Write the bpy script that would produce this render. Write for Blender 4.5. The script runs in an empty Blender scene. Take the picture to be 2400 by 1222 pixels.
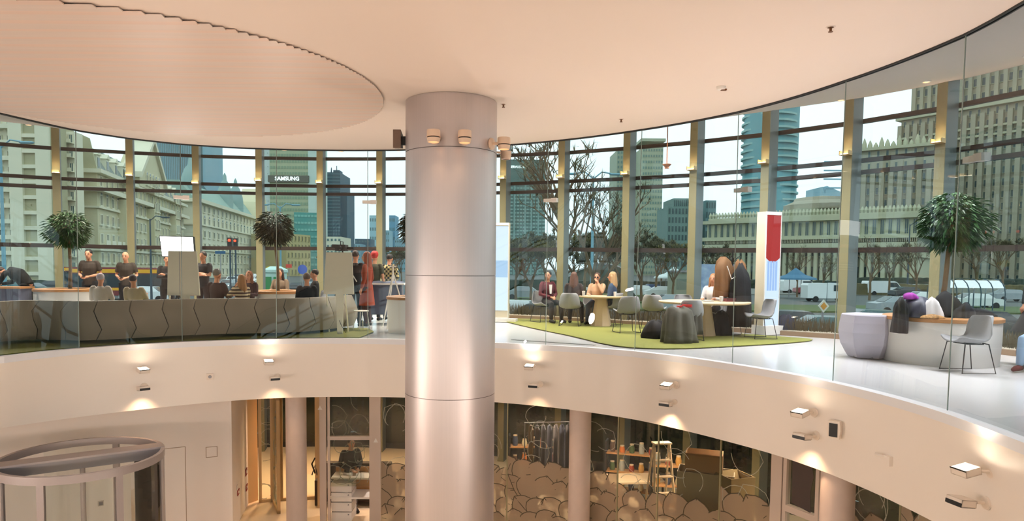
import bpy, math, random
import numpy as np
from mathutils import Vector, Matrix
random.seed(7)
PI = math.pi
SC = bpy.context.scene
COL = SC.collection
# ------------------------------------------------------------------ camera
F, CX, CY, PITCH, ROLL, EYE = 1600.0, 1161.0, 718.0, math.radians(3.24), math.radians(-0.52), 1.45
cd = bpy.data.cameras.new('camera'); cam = bpy.data.objects.new('camera', cd); COL.objects.link(cam)
cd.sensor_width = 36; cd.lens = F / 2400 * 36
cd.shift_x = (1200 - CX) / 2400; cd.shift_y = (CY - 611) / 2400
cd.clip_start = 0.05; cd.clip_end = 3000
fw = Vector((0, math.cos(PITCH), -math.sin(PITCH))); u0 = Vector((0, math.sin(PITCH), math.cos(PITCH))); r0 = Vector((1, 0, 0))
rr = r0 * math.cos(ROLL) - u0 * math.sin(ROLL); uu = r0 * math.sin(ROLL) + u0 * math.cos(ROLL)
cam.matrix_world = Matrix.Translation((0, 0, EYE)) @ Matrix((rr, uu, -fw)).transposed().to_4x4()
SC.camera = cam
# ------------------------------------------------------------------ sky, exposure
wd = bpy.data.worlds.new('overcast_sky'); SC.world = wd; wd.use_nodes = True
wn = wd.node_tree.nodes; wl = wd.node_tree.links; wn.clear()
wo = wn.new('ShaderNodeOutputWorld'); bg = wn.new('ShaderNodeBackground'); tc = wn.new('ShaderNodeTexCoord')
sp = wn.new('ShaderNodeSeparateXYZ'); rp = wn.new('ShaderNodeValToRGB'); nz = wn.new('ShaderNodeTexNoise'); mx = wn.new('ShaderNodeMixRGB')
wl.new(tc.outputs['Generated'], sp.inputs[0]); wl.new(sp.outputs['Z'], rp.inputs[0])
rp.color_ramp.elements[0].position = 0.0; rp.color_ramp.elements[0].color = (0.78, 0.86, 0.92, 1)
rp.color_ramp.elements[1].position = 0.35; rp.color_ramp.elements[1].color = (0.88, 0.92, 0.97, 1)
wl.new(tc.outputs['Generated'], nz.inputs['Vector']); nz.inputs['Scale'].default_value = 2.5
mx.blend_type = 'MULTIPLY'; mx.inputs[0].default_value = 0.12
wl.new(rp.outputs[0], mx.inputs[1]); wl.new(nz.outputs[0], mx.inputs[2]); wl.new(mx.outputs[0], bg.inputs[0])
SKY = 1.12; bg.inputs[1].default_value = SKY; wl.new(bg.outputs[0], wo.inputs[0])
SC.view_settings.view_transform = 'Standard'; SC.view_settings.look = 'None'; SC.view_settings.gamma = 1
SC.view_settings.use_curve_mapping = False; SC.view_settings.exposure = 0.80
try:
    SC.cycles.use_denoising = True; SC.cycles.max_bounces = 9; SC.cycles.transparent_max_bounces = 24
    SC.cycles.diffuse_bounces = 4; SC.cycles.glossy_bounces = 3; SC.cycles.sample_clamp_indirect = 6; SC.cycles.caustics_reflective = False
except Exception: pass
UPLIGHT, DOWNLIGHT, SCONCE, CEILSPOT, LOWER, RINGW, CROSS_FILL = 98.0, 26.0, 7.0, 8.0, 28.0, 270.0, 150.0
WARM = (1.0, 0.815, 0.695); WARM2 = (1.0, 0.62, 0.36)
# ------------------------------------------------------------------ projection helpers
def ray(px, py):
    return (fw + rr * ((px - CX) / F) - uu * ((py - CY) / F)).normalized()
def at_z(px, py, z=0.0):
    d = ray(px, py); t = (z - EYE) / d.z
    return Vector((d.x * t, d.y * t, z))
def at_y(px, py, Y):
    d = ray(px, py); t = Y / d.y
    return Vector((d.x * t, Y, EYE + d.z * t))
def proj(p):
    v = Vector(p) - Vector((0, 0, EYE)); z = v.dot(fw)
    return CX + F * v.dot(rr) / z, CY - F * v.dot(uu) / z
def zfor(x, y, py):
    a, b = -60.0, 400.0
    for _ in range(50):
        m = (a + b) / 2
        if proj((x, y, m))[1] > py: a = m
        else: b = m
    return (a + b) / 2
def flr(px, py, z=0.0):
    p = at_z(px, py, z); return p.x, p.y
def dep(px, Y, py=640):
    p = at_y(px, py, Y); return p.x, Y
C0 = (-2.71, 6.52); C1 = (-4.86, 5.25); R1 = 15.2; CEIL = 3.80; LOWZ = -4.2; SLABB = -1.17
def polar(p, c=C0): return math.atan2(p[1] - c[1], p[0] - c[0]), math.hypot(p[0] - c[0], p[1] - c[1])
def ringfn(pts, z, R):
    P = sorted(polar(at_z(x, y, z)) for x, y in pts)
    th = [p[0] for p in P]; r = [p[1] for p in P]
    r = list(np.convolve([r[0]] + r + [r[-1]], [.2, .6, .2], 'valid'))
    th = [th[0] - .5] + th + [th[-1] + .5]; r = [R] + r + [R]
    th = [th[0] - 1] + th + [th[-1] + 1]; r = [R] + r + [R]
    return lambda t: float(np.interp(t, th, r))
def wrap(t): return (t + PI) % (2 * PI) - PI
_b = ringfn([(0, 838), (90, 826), (185, 817), (300, 809), (427, 802), (540, 798), (648, 795), (755, 794), (862, 795), (1010, 798), (1160, 804), (1278, 810), (1380, 815), (1490, 823), (1600, 836), (1715, 853), (1835, 872), (1953, 895), (2090, 928), (2221, 965), (2310, 996), (2400, 1030)], 0, 7.35)
_t = ringfn([(0, 262), (90, 286), (177, 305), (300, 324), (422, 338), (535, 345), (648, 349), (755, 351), (862, 352), (1010, 349), (1160, 341), (1285, 331), (1400, 318), (1504, 303), (1620, 284), (1733, 262), (1860, 228), (1981, 188), (2125, 137), (2268, 80), (2330, 45), (2400, 3)], CEIL, 7.35)
_f = ringfn([(0, 1005), (100, 990), (200, 976), (300, 965), (440, 949), (540, 940), (620, 935), (700, 932), (800, 931), (945, 933), (1160, 943), (1250, 951), (1340, 962), (1500, 985), (1600, 1010), (1700, 1035), (1817, 1066), (1925, 1104), (2003, 1136), (2100, 1180), (2184, 1222)], SLABB, 7.35)
rB = lambda t: _b(wrap(t)); rT = lambda t: _t(wrap(t)); rF = lambda t: _f(wrap(t))
def pt(t, r, c=C0): return (c[0] + math.cos(t) * r, c[1] + math.sin(t) * r)
def ray_ring(px, py, fn, c=C0):
    d = ray(px, py); h = math.hypot(d.x, d.y); s = 0.5; best = None
    prev = -1
    while s < 40:
        x, y = d.x / h * s, d.y / h * s
        t, r = polar((x, y), c); g = r - fn(t)
        if g > 0 and prev <= 0 and s > 2: break
        prev = g; s += 0.01
    return Vector((x, y, EYE + d.z / h * s))
# ------------------------------------------------------------------ materials
def S(r, g, b):
    f = lambda v: ((v / 255 + .055) / 1.055) ** 2.4 if v > 10 else v / 255 / 12.92
    return (f(r), f(g), f(b))
MATS = {}
def mat(name, col, rough=.6, metal=0.0, noise=0.0, scale=8.0, stretch=None, emit=None, estr=0.0, bump=0.0, spec=.5, var=None):
    if name in MATS: return MATS[name]
    m = bpy.data.materials.new(name); m.use_nodes = True; N = m.node_tree.nodes; L = m.node_tree.links
    b = N['Principled BSDF']; b.inputs['Base Color'].default_value = (*col, 1); b.inputs['Roughness'].default_value = rough
    b.inputs['Metallic'].default_value = metal
    try: b.inputs['Specular IOR Level'].default_value = spec
    except Exception: pass
    if noise > 0 or bump > 0 or var:
        t = N.new('ShaderNodeTexCoord'); mp = N.new('ShaderNodeMapping'); n = N.new('ShaderNodeTexNoise')
        L.new(t.outputs['Object'], mp.inputs[0]); L.new(mp.outputs[0], n.inputs['Vector']); n.inputs['Scale'].default_value = scale
        n.inputs['Detail'].default_value = 4
        if stretch: mp.inputs['Scale'].default_value = stretch
        if noise > 0 or var:
            r = N.new('ShaderNodeMixRGB'); r.blend_type = 'MIX'
            c2 = var if var else tuple(c * (1 - noise) for c in col)
            r.inputs[1].default_value = (*col, 1); r.inputs[2].default_value = (*c2, 1)
            L.new(n.outputs[0], r.inputs[0]); L.new(r.outputs[0], b.inputs['Base Color'])
        if bump > 0:
            bp = N.new('ShaderNodeBump'); bp.inputs['Strength'].default_value = bump; L.new(n.outputs[0], bp.inputs['Height']); L.new(bp.outputs[0], b.inputs['Normal'])
    if emit:
        b.inputs['Emission Color'].default_value = (*emit, 1); b.inputs['Emission Strength'].default_value = estr
    MATS[name] = m; return m
def glass(name, tint, refl=0.05, rough=0.0, frost=0.0, fcol=(.8, .8, .8)):
    m = bpy.data.materials.new(name); m.use_nodes = True; N = m.node_tree.nodes; L = m.node_tree.links; N.clear()
    o = N.new('ShaderNodeOutputMaterial'); tr = N.new('ShaderNodeBsdfTransparent'); gl = N.new('ShaderNodeBsdfGlossy'); mi = N.new('ShaderNodeMixShader')
    fr = N.new('ShaderNodeFresnel'); fr.inputs[0].default_value = 1.5; mu = N.new('ShaderNodeMath'); mu.operation = 'MULTIPLY'; mu.inputs[1].default_value = refl / 0.04
    tr.inputs[0].default_value = (*tint, 1); gl.inputs['Roughness'].default_value = rough
    L.new(fr.outputs[0], mu.inputs[0]); mu.use_clamp = True; L.new(mu.outputs[0], mi.inputs[0]); L.new(tr.outputs[0], mi.inputs[1]); L.new(gl.outputs[0], mi.inputs[2])
    last = mi
    if frost > 0:
        df = N.new('ShaderNodeBsdfDiffuse'); df.inputs[0].default_value = (*fcol, 1); m2 = N.new('ShaderNodeMixShader'); m2.inputs[0].default_value = frost
        L.new(mi.outputs[0], m2.inputs[1]); L.new(df.outputs[0], m2.inputs[2]); last = m2
    L.new(last.outputs[0], o.inputs[0]); MATS[name] = m; return m
M_ceil = mat('ceiling_plaster', S(236, 222, 212), .55, noise=.03, scale=.6)
M_disc = mat('ceiling_strips', S(222, 206, 196), .38, noise=.14, scale=3, stretch=(.25, 6, 1))
M_disc2 = mat('ceiling_strips_warm', S(226, 202, 188), .38, noise=.12, scale=3, stretch=(.25, 6, 1)); M_disc3 = mat('ceiling_strips_grey', S(208, 192, 184), .38, noise=.12, scale=3, stretch=(.25, 6, 1))
M_fascia = mat('fascia_plaster', S(244, 234, 224), .4, noise=.03, scale=.5)
M_slab = mat('slab_edge_white', S(232, 232, 236), .4)
M_floor = mat('polished_floor', S(222, 220, 220), .16, noise=.08, scale=.8)
M_lfloor = mat('lower_floor_stone', S(225, 205, 175), .35, noise=.08, scale=1.5)
M_black = mat('black_metal', S(22, 20, 20), .4)
M_dark = mat('dark_bronze', S(42, 30, 24), .45)
M_mull = mat('mullion_dark', S(36, 40, 42), .5)
M_coltan = mat('facade_post_paint', S(124, 118, 86), .5, noise=.04, scale=2)
M_colgrey = mat('facade_post_grey', S(104, 114, 112), .5)
M_steel = mat('brushed_steel', S(212, 202, 200), .44, .92, noise=.08, scale=3, stretch=(18, 18, .15), bump=.02)
M_seam = mat('steel_seam', S(120, 108, 104), .5, 1.0)
M_white = mat('white_paint', S(238, 234, 228), .4)
M_cream = mat('cream_board', S(250, 242, 218), .45)
M_grey = mat('grey_metal', S(150, 148, 152), .4, .6)
M_lamp = mat('lamp_glow', (1, 1, 1), .5, emit=(1, .86, .66), estr=14)
M_lampw = mat('lamp_warm_inner', (1, .6, .3), .5, emit=(1, .55, .25), estr=2.5)
M_glass = glass('atrium_glass', (.93, .965, .95), .045)
M_wing = glass('tinted_window_glass', (.72, .86, .855), .055)
M_shopg = glass('shop_glass', (.72, .76, .66), .06)
M_film = glass('frosted_leaf_film', (.75, .72, .65), .02, frost=.64, fcol=S(190, 168, 144))
M_filmline = glass('etched_line_film', (.8, .8, .75), .02, frost=.55, fcol=S(205, 205, 185))
M_edge = mat('glass_edge', S(150, 165, 158), .2, emit=(.5, .6, .58), estr=.0)
M_chair = mat('grey_felt', S(150, 150, 152), .9, noise=.15, scale=40)
M_sofa = mat('sofa_fabric', S(156, 145, 127), .6, noise=.10, scale=3)
M_wood = mat('oak_wood', S(190, 134, 78), .45, noise=.3, scale=3, stretch=(1, 1, 8))
M_woodl = mat('pale_wood', S(214, 186, 150), .5, noise=.15, scale=3, stretch=(1, 1, 6))
M_rug = mat('green_rug', S(142, 142, 66), .95, noise=.35, scale=14, bump=.4)
M_leaf = mat('leaf_green', S(48, 94, 38), .5, noise=.5, scale=9)
M_leafb = mat('leaf_dark', S(44, 60, 30), .55, noise=.5, scale=9)
M_bark = mat('bark', S(120, 96, 66), .8, noise=.4, scale=20)
M_soil = mat('soil', S(48, 36, 28), .95, noise=.5, scale=20)
# ------------------------------------------------------------------ mesh builder
class MB:
    def __init__(s): s.v = []; s.f = []; s.mi = []
    def add(s, vs, fs, M=None, mi=0):
        o = len(s.v)
        s.v += [tuple(M @ Vector(v)) if M is not None else tuple(v) for v in vs]
        s.f += [tuple(i + o for i in f) for f in fs]; s.mi += [mi] * len(fs); return s
    def box(s, x0, y0, z0, x1, y1, z1, M=None, mi=0):
        v = [(x0, y0, z0), (x1, y0, z0), (x1, y1, z0), (x0, y1, z0), (x0, y0, z1), (x1, y0, z1), (x1, y1, z1), (x0, y1, z1)]
        return s.add(v, [(0, 3, 2, 1), (4, 5, 6, 7), (0, 1, 5, 4), (1, 2, 6, 5), (2, 3, 7, 6), (3, 0, 4, 7)], M, mi)
    def loft(s, rings, cap=True, M=None, mi=0, close=False):
        n = len(rings[0]); v = [p for r in rings for p in r]; f = []
        for i in range(len(rings) - 1):
            for j in range(n):
                k = (j + 1) % n; f.append((i * n + j, i * n + k, (i + 1) * n + k, (i + 1) * n + j))
        if close:
            i = len(rings) - 1
            for j in range(n):
                k = (j + 1) % n; f.append((i * n + j, i * n + k, k, j))
        elif cap:
            f.append(tuple(range(n - 1, -1, -1))); o = (len(rings) - 1) * n; f.append(tuple(o + j for j in range(n)))
        return s.add(v, f, M, mi)
    def lathe(s, prof, n=24, c=(0, 0, 0), sx=1, sy=1, M=None, mi=0, cap=True):
        R = [[(c[0] + r * sx * math.cos(2 * PI * j / n), c[1] + r * sy * math.sin(2 * PI * j / n), c[2] + z) for j in range(n)] for r, z in prof]
        return s.loft(R, cap, M, mi)
    def tube(s, pts, r, n=8, M=None, mi=0, close=False):
        P = [Vector(p) for p in pts]; R = []
        rs = r if isinstance(r, (list, tuple)) else [r] * len(P)
        up = Vector((0, 0, 1)); m = len(P); d0 = (P[1] - P[0]).normalized()
        a = d0.cross(up if abs(d0.z) < .95 else Vector((1, 0, 0))).normalized()
        for i, p in enumerate(P):
            if close: d = (P[(i + 1) % m] - P[i - 1]).normalized()
            elif i == 0: d = (P[1] - P[0]).normalized()
            elif i == m - 1: d = (P[-1] - P[-2]).normalized()
            else: d = ((P[i + 1] - p).normalized() + (p - P[i - 1]).normalized()).normalized()
            a = (a - d * a.dot(d))
            a = a.normalized() if a.length > 1e-6 else d.orthogonal().normalized()
            b = d.cross(a)
            R.append([tuple(p + (a * math.cos(2 * PI * j / n) + b * math.sin(2 * PI * j / n)) * rs[i]) for j in range(n)])
        return s.loft(R, not close, M, mi, close)
    def ell(s, c, r, n=10, m=7, M=None, mi=0):
        R = []
        for i in range(1, m):
            a = PI * i / m
            R.append([(c[0] + r[0] * math.sin(a) * math.cos(2 * PI * j / n), c[1] + r[1] * math.sin(a) * math.sin(2 * PI * j / n), c[2] - r[2] * math.cos(a)) for j in range(n)])
        return s.loft(R, True, M, mi)
    def prism(s, poly, z0, z1, M=None, mi=0):
        n = len(poly); v = [(x, y, z0) for x, y in poly] + [(x, y, z1) for x, y in poly]
        return s.add(v, [tuple(range(n - 1, -1, -1)), tuple(range(n, 2 * n))] + [(i, (i + 1) % n, n + (i + 1) % n, n + i) for i in range(n)], M, mi)
    def yprism(s, poly, y0, y1, M=None, mi=0):   # poly in x,z
        n = len(poly); v = [(x, y0, z) for x, z in poly] + [(x, y1, z) for x, z in poly]
        return s.add(v, [tuple(range(n)), tuple(range(2 * n - 1, n - 1, -1))] + [(n + i, n + (i + 1) % n, (i + 1) % n, i) for i in range(n)], M, mi)
    def xprism(s, poly, x0, x1, M=None, mi=0):   # poly in y,z
        n = len(poly); v = [(x0, y, z) for y, z in poly] + [(x1, y, z) for y, z in poly]
        return s.add(v, [tuple(range(n - 1, -1, -1)), tuple(range(n, 2 * n))] + [(i, (i + 1) % n, n + (i + 1) % n, n + i) for i in range(n)], M, mi)
    def mesh(s, name, ms, smooth=False):
        me = bpy.data.meshes.new(name); me.from_pydata(s.v, [], s.f)
        ms = ms if isinstance(ms, (list, tuple)) else [ms]
        for m in ms: me.materials.append(m)
        if len(ms) > 1: me.polygons.foreach_set('material_index', s.mi)
        if smooth:
            me.polygons.foreach_set('use_smooth', [True] * len(s.f))
            if smooth != 'all':
                try: me.set_sharp_from_angle(angle=math.radians(40))
                except Exception: pass
        me.update(); return me
    def build(s, name, ms, parent=None, smooth=False, loc=None, **kw):
        o = bpy.data.objects.new(name, s.mesh(name, ms, smooth)); COL.objects.link(o)
        if parent: o.parent = parent
        if loc: o.location = loc
        tag(o, **kw); return o
def tag(o, label=None, cat=None, group=None, kind=None):
    if label: o['label'] = label
    if cat: o['category'] = cat
    if group: o['group'] = group
    if kind: o['kind'] = kind
    return o
def empty(name, loc=(0, 0, 0), rz=0.0, label=None, cat=None, group=None, kind=None):
    o = bpy.data.objects.new(name, None); COL.objects.link(o); o.location = loc; o.rotation_euler = (0, 0, rz); o.empty_display_size = .1
    return tag(o, label, cat, group, kind)
def inst(name, mesh, parent=None, M=None, **kw):
    o = bpy.data.objects.new(name, mesh); COL.objects.link(o)
    if parent: o.parent = parent
    if M is not None: o.matrix_basis = M
    return tag(o, **kw)
KIDS = {}
def copy_tree(o, parent=None):
    c = o.copy(); COL.objects.link(c); c.parent = parent
    for ch in [x for x in list(o.children)]:
        copy_tree(ch, c)
    return c
def clone(o, loc, rz, label, group=None, scale=1.0):
    c = copy_tree(o); c.location = loc; c.rotation_euler = (0, 0, rz); c['label'] = label; c.scale = (scale,) * 3
    if group: c['group'] = group
    return c
def light(kind, loc, power, col=WARM, size=.1, parent=None, rot=None, spot=None, blend=1.0, name='lamp_light'):
    d = bpy.data.lights.new(name, kind); d.energy = power; d.color = col
    if kind == 'AREA': d.shape = 'DISK'; d.size = size
    else: d.shadow_soft_size = size
    if kind == 'SPOT': d.spot_size = spot or 2.0; d.spot_blend = blend
    o = bpy.data.objects.new(name, d); COL.objects.link(o); o.location = loc
    if rot is not None: o.rotation_euler = rot
    if parent: o.parent = parent
    return o
def Rz(a): return Matrix.Rotation(a, 4, 'Z')
def T(x, y, z=0): return Matrix.Translation((x, y, z))
# ================================================================== SETTING
# facade posts: plan positions
FP = [(-11.91, 18.46), (-10.45, 19.42), (-8.85, 20.03), (-7.15, 20.43), (-5.38, 20.6), (-3.58, 20.5), (-1.72, 20.25), (0.10, 19.64), (1.69, 18.9), (3.27, 17.83), (4.68, 16.72), (5.98, 15.6), (7.30, 14.55), (8.41, 13.26)]
FY = [(348, 418.5, 440, 576, 296), (358, 426, 446, 580, 323), (366, 431, 450, 581.5, 338), (370.5, 435, 454, 582.5, 348), (373, 437, 455.5, 583, 354), (373, 437, 456, 583.5, 354), (371, 436, 455, 585, 349),
      (365, 432, 452, 586, 340), (359, 426, 448, 585, 330), (347.5, 419, 441.6, 587, 304), (333, 410.5, 433, 587.5, 277), (314.5, 397, 422.6, 587, 245), (288, 379, 406, 587, 232), (252, 355, 384.6, 585, 192)]
DEP = .50
posts = []
for (x, y), ys in zip(FP, FY):
    t, r = polar((x, y), C1); g = pt(t, r + DEP, C1)
    hs = [zfor(g[0], g[1], v) for v in ys]
    posts.append(dict(x=x, y=y, t=t, g=g, h=hs, vis=True))
def ext(t, r, hs): return dict(x=pt(t, r, C1)[0], y=pt(t, r, C1)[1], t=t, g=pt(t, r + DEP, C1), h=list(hs), vis=False)
step = 1.78 / 15.2
Lp = [ext(posts[0]['t'] + step * k, 15.0, posts[0]['h']) for k in (3, 2, 1)]
Rp = [ext(posts[-1]['t'] - step * k, 15.4, posts[-1]['h']) for k in (1, 2, 3, 4)]
posts = Lp + posts + Rp
ta, tb = posts[-1]['t'], posts[0]['t'] - 2 * PI
nb = int(round((ta - tb) / step))
posts += [ext(ta - (ta - tb) * k / nb - 0.0, R1, [3.36 + EYE - EYE + 1.2, 3.77, 3.53, 1.92, 5.0]) for k in range(1, nb)]
backwall = []
outer_poly = [p['g'] for p in posts] + backwall
outer_h = [p['h'][4] for p in posts] + [5.0] * len(backwall)
def outer(t):
    dx, dy = math.cos(t), math.sin(t); n = len(outer_poly)
    for i in range(n):
        a, b = outer_poly[i], outer_poly[(i + 1) % n]
        ex, ey = b[0] - a[0], b[1] - a[1]; den = dx * ey - dy * ex
        if abs(den) < 1e-9: continue
        ax, ay = a[0] - C0[0], a[1] - C0[1]
        s = (ax * ey - ay * ex) / den; w = (ax * dy - ay * dx) / den
        if s > 0 and -1e-6 <= w <= 1 + 1e-6: return (C0[0] + dx * s, C0[1] + dy * s), outer_h[i] * (1 - w) + outer_h[(i + 1) % n] * w
    return (C0[0] + dx * 16, C0[1] + dy * 16), 5.0
NT = 240; TH = [2 * PI * k / NT for k in range(NT)]
OUT = [outer(t) for t in TH]
def annulus(name, inner, outerp, m, **kw):
    b = MB(); n = len(inner)
    b.add(list(inner) + list(outerp), [(i, (i + 1) % n, n + (i + 1) % n, n + i) for i in range(n)])
    return b.build(name, m, **kw)
def ring(name, ir, zt, zb, m, inner_off, outer_pts, **kw):
    pass
# upper floor slab (with thickness) : ring floor
b = MB(); n = NT
inn = [pt(t, rB(t) - .10) for t in TH]; out = [o[0] for o in OUT]
b.add([(x, y, 0) for x, y in inn] + [(x, y, 0) for x, y in out], [(i, (i + 1) % n, n + (i + 1) % n, n + i) for i in range(n)])
b.build('floor', M_floor, kind='structure', smooth='all')
b = MB(); fb = [pt(t, rF(t)) for t in TH]
b.add([(x, y, SLABB) for x, y in fb] + [(x, y, SLABB) for x, y in out], [(i, n + i, n + (i + 1) % n, (i + 1) % n) for i in range(n)])
b.build('ceiling', M_ceil, kind='structure')     # soffit over the lower level
b = MB()
b.add([(x, y, -.09) for x, y in [pt(t, rB(t) - .10) for t in TH]] + [(x, y, SLABB) for x, y in fb], [(i, n + i, n + (i + 1) % n, (i + 1) % n) for i in range(n)])
b.build('wall_atrium', M_fascia, kind='structure', smooth='all')
b = MB()
R_ = [[(*pt(t, rB(t) + .02), .0), (*pt(t, rB(t) + .02), .012), (*pt(t, rB(t) - .125), .012), (*pt(t, rB(t) - .125), -.09), (*pt(t, rB(t) - .10), -.09)] for t in TH]
b.loft(R_, cap=False, close=True); b.build('trim_1', M_slab, kind='structure')
# atrium ceiling (disc) and outer sloping ceiling
b = MB(); top = [(*pt(t, rT(t) - .03), CEIL) for t in TH]
b.add([(C0[0], C0[1], CEIL)] + top, [(0, 1 + (i + 1) % n, 1 + i) for i in range(n)])
b.build('ceiling', M_ceil, kind='structure')
b = MB()
b.add([(*pt(t, rT(t) + .03), CEIL) for t in TH] + [(*o[0], o[1]) for o in OUT], [(i, n + i, n + (i + 1) % n, (i + 1) % n) for i in range(n)])
b.build('ceiling', M_ceil, kind='structure', smooth='all')
# roof slab above, keeps daylight out of the ceiling void
b = MB(); b.add([(C0[0], C0[1], 5.6)] + [(*o[0], 5.6) for o in OUT], [(0, 1 + i, 1 + (i + 1) % n) for i in range(n)])
b.add([(*o[0], o[1]) for o in OUT] + [(*o[0], 5.6) for o in OUT], [(i, (i + 1) % n, n + (i + 1) % n, n + i) for i in range(n)])
b.build('ceiling', M_ceil, kind='structure')
# glass track in ceiling
b = MB()
R_ = [[(*pt(t, rT(t) + .03), CEIL), (*pt(t, rT(t) + .03), CEIL - .02), (*pt(t, rT(t) + .012), CEIL - .02), (*pt(t, rT(t) + .012), CEIL + .03), (*pt(t, rT(t) - .012), CEIL + .03), (*pt(t, rT(t) - .012), CEIL - .02), (*pt(t, rT(t) - .03), CEIL - .02), (*pt(t, rT(t) - .03), CEIL)] for t in TH]
b.loft(R_, cap=False, close=True); b.build('trim_2', M_mull, kind='structure')
# glass balustrade panes : joint pixels -> plan
jb = [(-60, 847), (185, 817), (427, 802), (648, 795), (862, 795), (1070, 800), (1278, 810), (1490, 823), (1715, 853), (1953, 895), (2221, 965)]
jt = [(-70, 240), (177, 305), (422, 338), (648, 349), (862, 352), (1073, 346), (1285, 331), (1504, 303), (1733, 262), (1981, 188), (2268, 80)]
jth = []
for (x0, y0), (x1, y1) in zip(jb, jt):
    tb_ = polar(at_z(x0, y0, 0))[0]; tt_ = polar(at_z(x1, y1, CEIL))[0]; jth.append((tb_, tt_))
dth = 1.96 / 7.35
last = jth[-1]; first = jth[0]
rest = []
ang = last[0]; end = first[0] - 2 * PI
kk = int(round((ang - end) / dth))
for k in range(1, kk): rest.append((ang + (end - ang) * k / kk,) * 2)
jall = jth + rest
gw = empty('window_100', kind='structure'); gw.name = 'window_101'
NJ = len(jall)
for i in range(NJ):
    a = jall[i]; c = jall[(i + 1) % NJ]
    c = (c[0] - (2 * PI if c[0] > a[0] else 0), c[1] - (2 * PI if c[1] > a[1] else 0))
    b = MB(); vs = []; m_ = 10; g = .006 / 7.35
    for off in (0, .012):
        for k in range(m_ + 1):
            w = k / m_; t0 = (a[0] - g) * (1 - w) + (c[0] + g) * w; t1 = (a[1] - g) * (1 - w) + (c[1] + g) * w
            vs.append((*pt(t0, rB(t0) + off - .006), .0)); vs.append((*pt(t1, rT(t1) + off - .006), CEIL + .01))
    fs = [(2 * k, 2 * k + 2, 2 * k + 3, 2 * k + 1) for k in range(m_)]
    b.add(vs[:2 * (m_ + 1)], fs)
    b.build('pane', M_glass, gw, smooth='all')
    b = MB(); p0 = Vector((*pt(a[0], rB(a[0])), 0)); p1 = Vector((*pt(a[1], rT(a[1])), CEIL))
    b.tube([p0, p1], .007, 5); b.build('joint', M_edge, gw)
# clamp fittings joining panes high up
cl_px = [(420, 463), (862, 474), (1287, 470), (1736, 446), (2281, 373)]
for i, (x, y) in enumerate(cl_px):
    p = ray_ring(x, y, rB); t = polar(p)[0]
    b = MB(); b.box(-.10, -.035, -.03, .06, .03, .03); b.box(.06, -.05, -.038, .17, .045, .038)
    o = b.build('glass_clamp', MATS['white_paint'], loc=(p.x, p.y, p.z), label='small cream clamp fitting on the glass joint ' + ['above the left easel board', 'left of the steel column', 'right of the steel column', 'above the tall red and white kiosk', 'above the right potted tree'][i], cat='clamp', group='clamps on the atrium glass')
    o.rotation_euler = (0, 0, t - PI / 2)
# ---- outer windows
def seg_box(b, p, q, z0a, z1a, z0b, z1b, th, M=None):
    d = Vector((q[0] - p[0], q[1] - p[1], 0)).normalized(); nrm = Vector((d.y, -d.x, 0)) * th / 2
    P = Vector((p[0], p[1], 0)); Q = Vector((q[0], q[1], 0))
    v = []
    for (c, zz) in ((P - nrm, z0a), (Q - nrm, z0b), (Q + nrm, z0b), (P + nrm, z0a), (P - nrm, z1a), (Q - nrm, z1b), (Q + nrm, z1b), (P + nrm, z1a)): v.append((c.x, c.y, zz))
    b.add(v, [(0, 3, 2, 1), (4, 5, 6, 7), (0, 1, 5, 4), (1, 2, 6, 5), (2, 3, 7, 6), (3, 0, 4, 7)])
for i in range(len(posts)):
    P, Q = posts[i], posts[(i + 1) % len(posts)]; w = empty('window_%d' % (i + 1), kind='structure')
    za = [0.0, P['h'][3], P['h'][2], P['h'][1], P['h'][0], P['h'][4] + .02]; zb = [0.0, Q['h'][3], Q['h'][2], Q['h'][1], Q['h'][0], Q['h'][4] + .02]
    for k in range(5):
        b = MB(); b.add([(*P['g'], za[k]), (*Q['g'], zb[k]), (*Q['g'], zb[k + 1]), (*P['g'], za[k + 1])], [(0, 1, 2, 3)]); b.build('pane', M_wing, w)
    for k in range(1, 5):
        b = MB(); h = .045 if k > 1 else .055; seg_box(b, P['g'], Q['g'], za[k] - h, za[k] + h, zb[k] - h, zb[k] + h, .09); b.build('transom', M_dark, w)
    b = MB(); M = T(*P['g'], 0) @ Rz(P['t'] - PI / 2); b.box(-.035, -.06, 0, .035, .06, P['h'][4], M); b.build('mullion', M_mull, w)
    b = MB(); seg_box(b, P['g'], Q['g'], 0, .07, 0, .07, .12); b.build('sill', M_dark, w)
    b = MB(); b.add([(*P['g'], LOWZ), (*Q['g'], LOWZ), (*Q['g'], SLABB), (*P['g'], SLABB)], [(0, 1, 2, 3)]); b.build('lower_pane', M_wing, w)
    b = MB(); seg_box(b, P['g'], Q['g'], SLABB, 0, SLABB, 0, .12); b.build('spandrel', M_mull, w)
tr = 3
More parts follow.
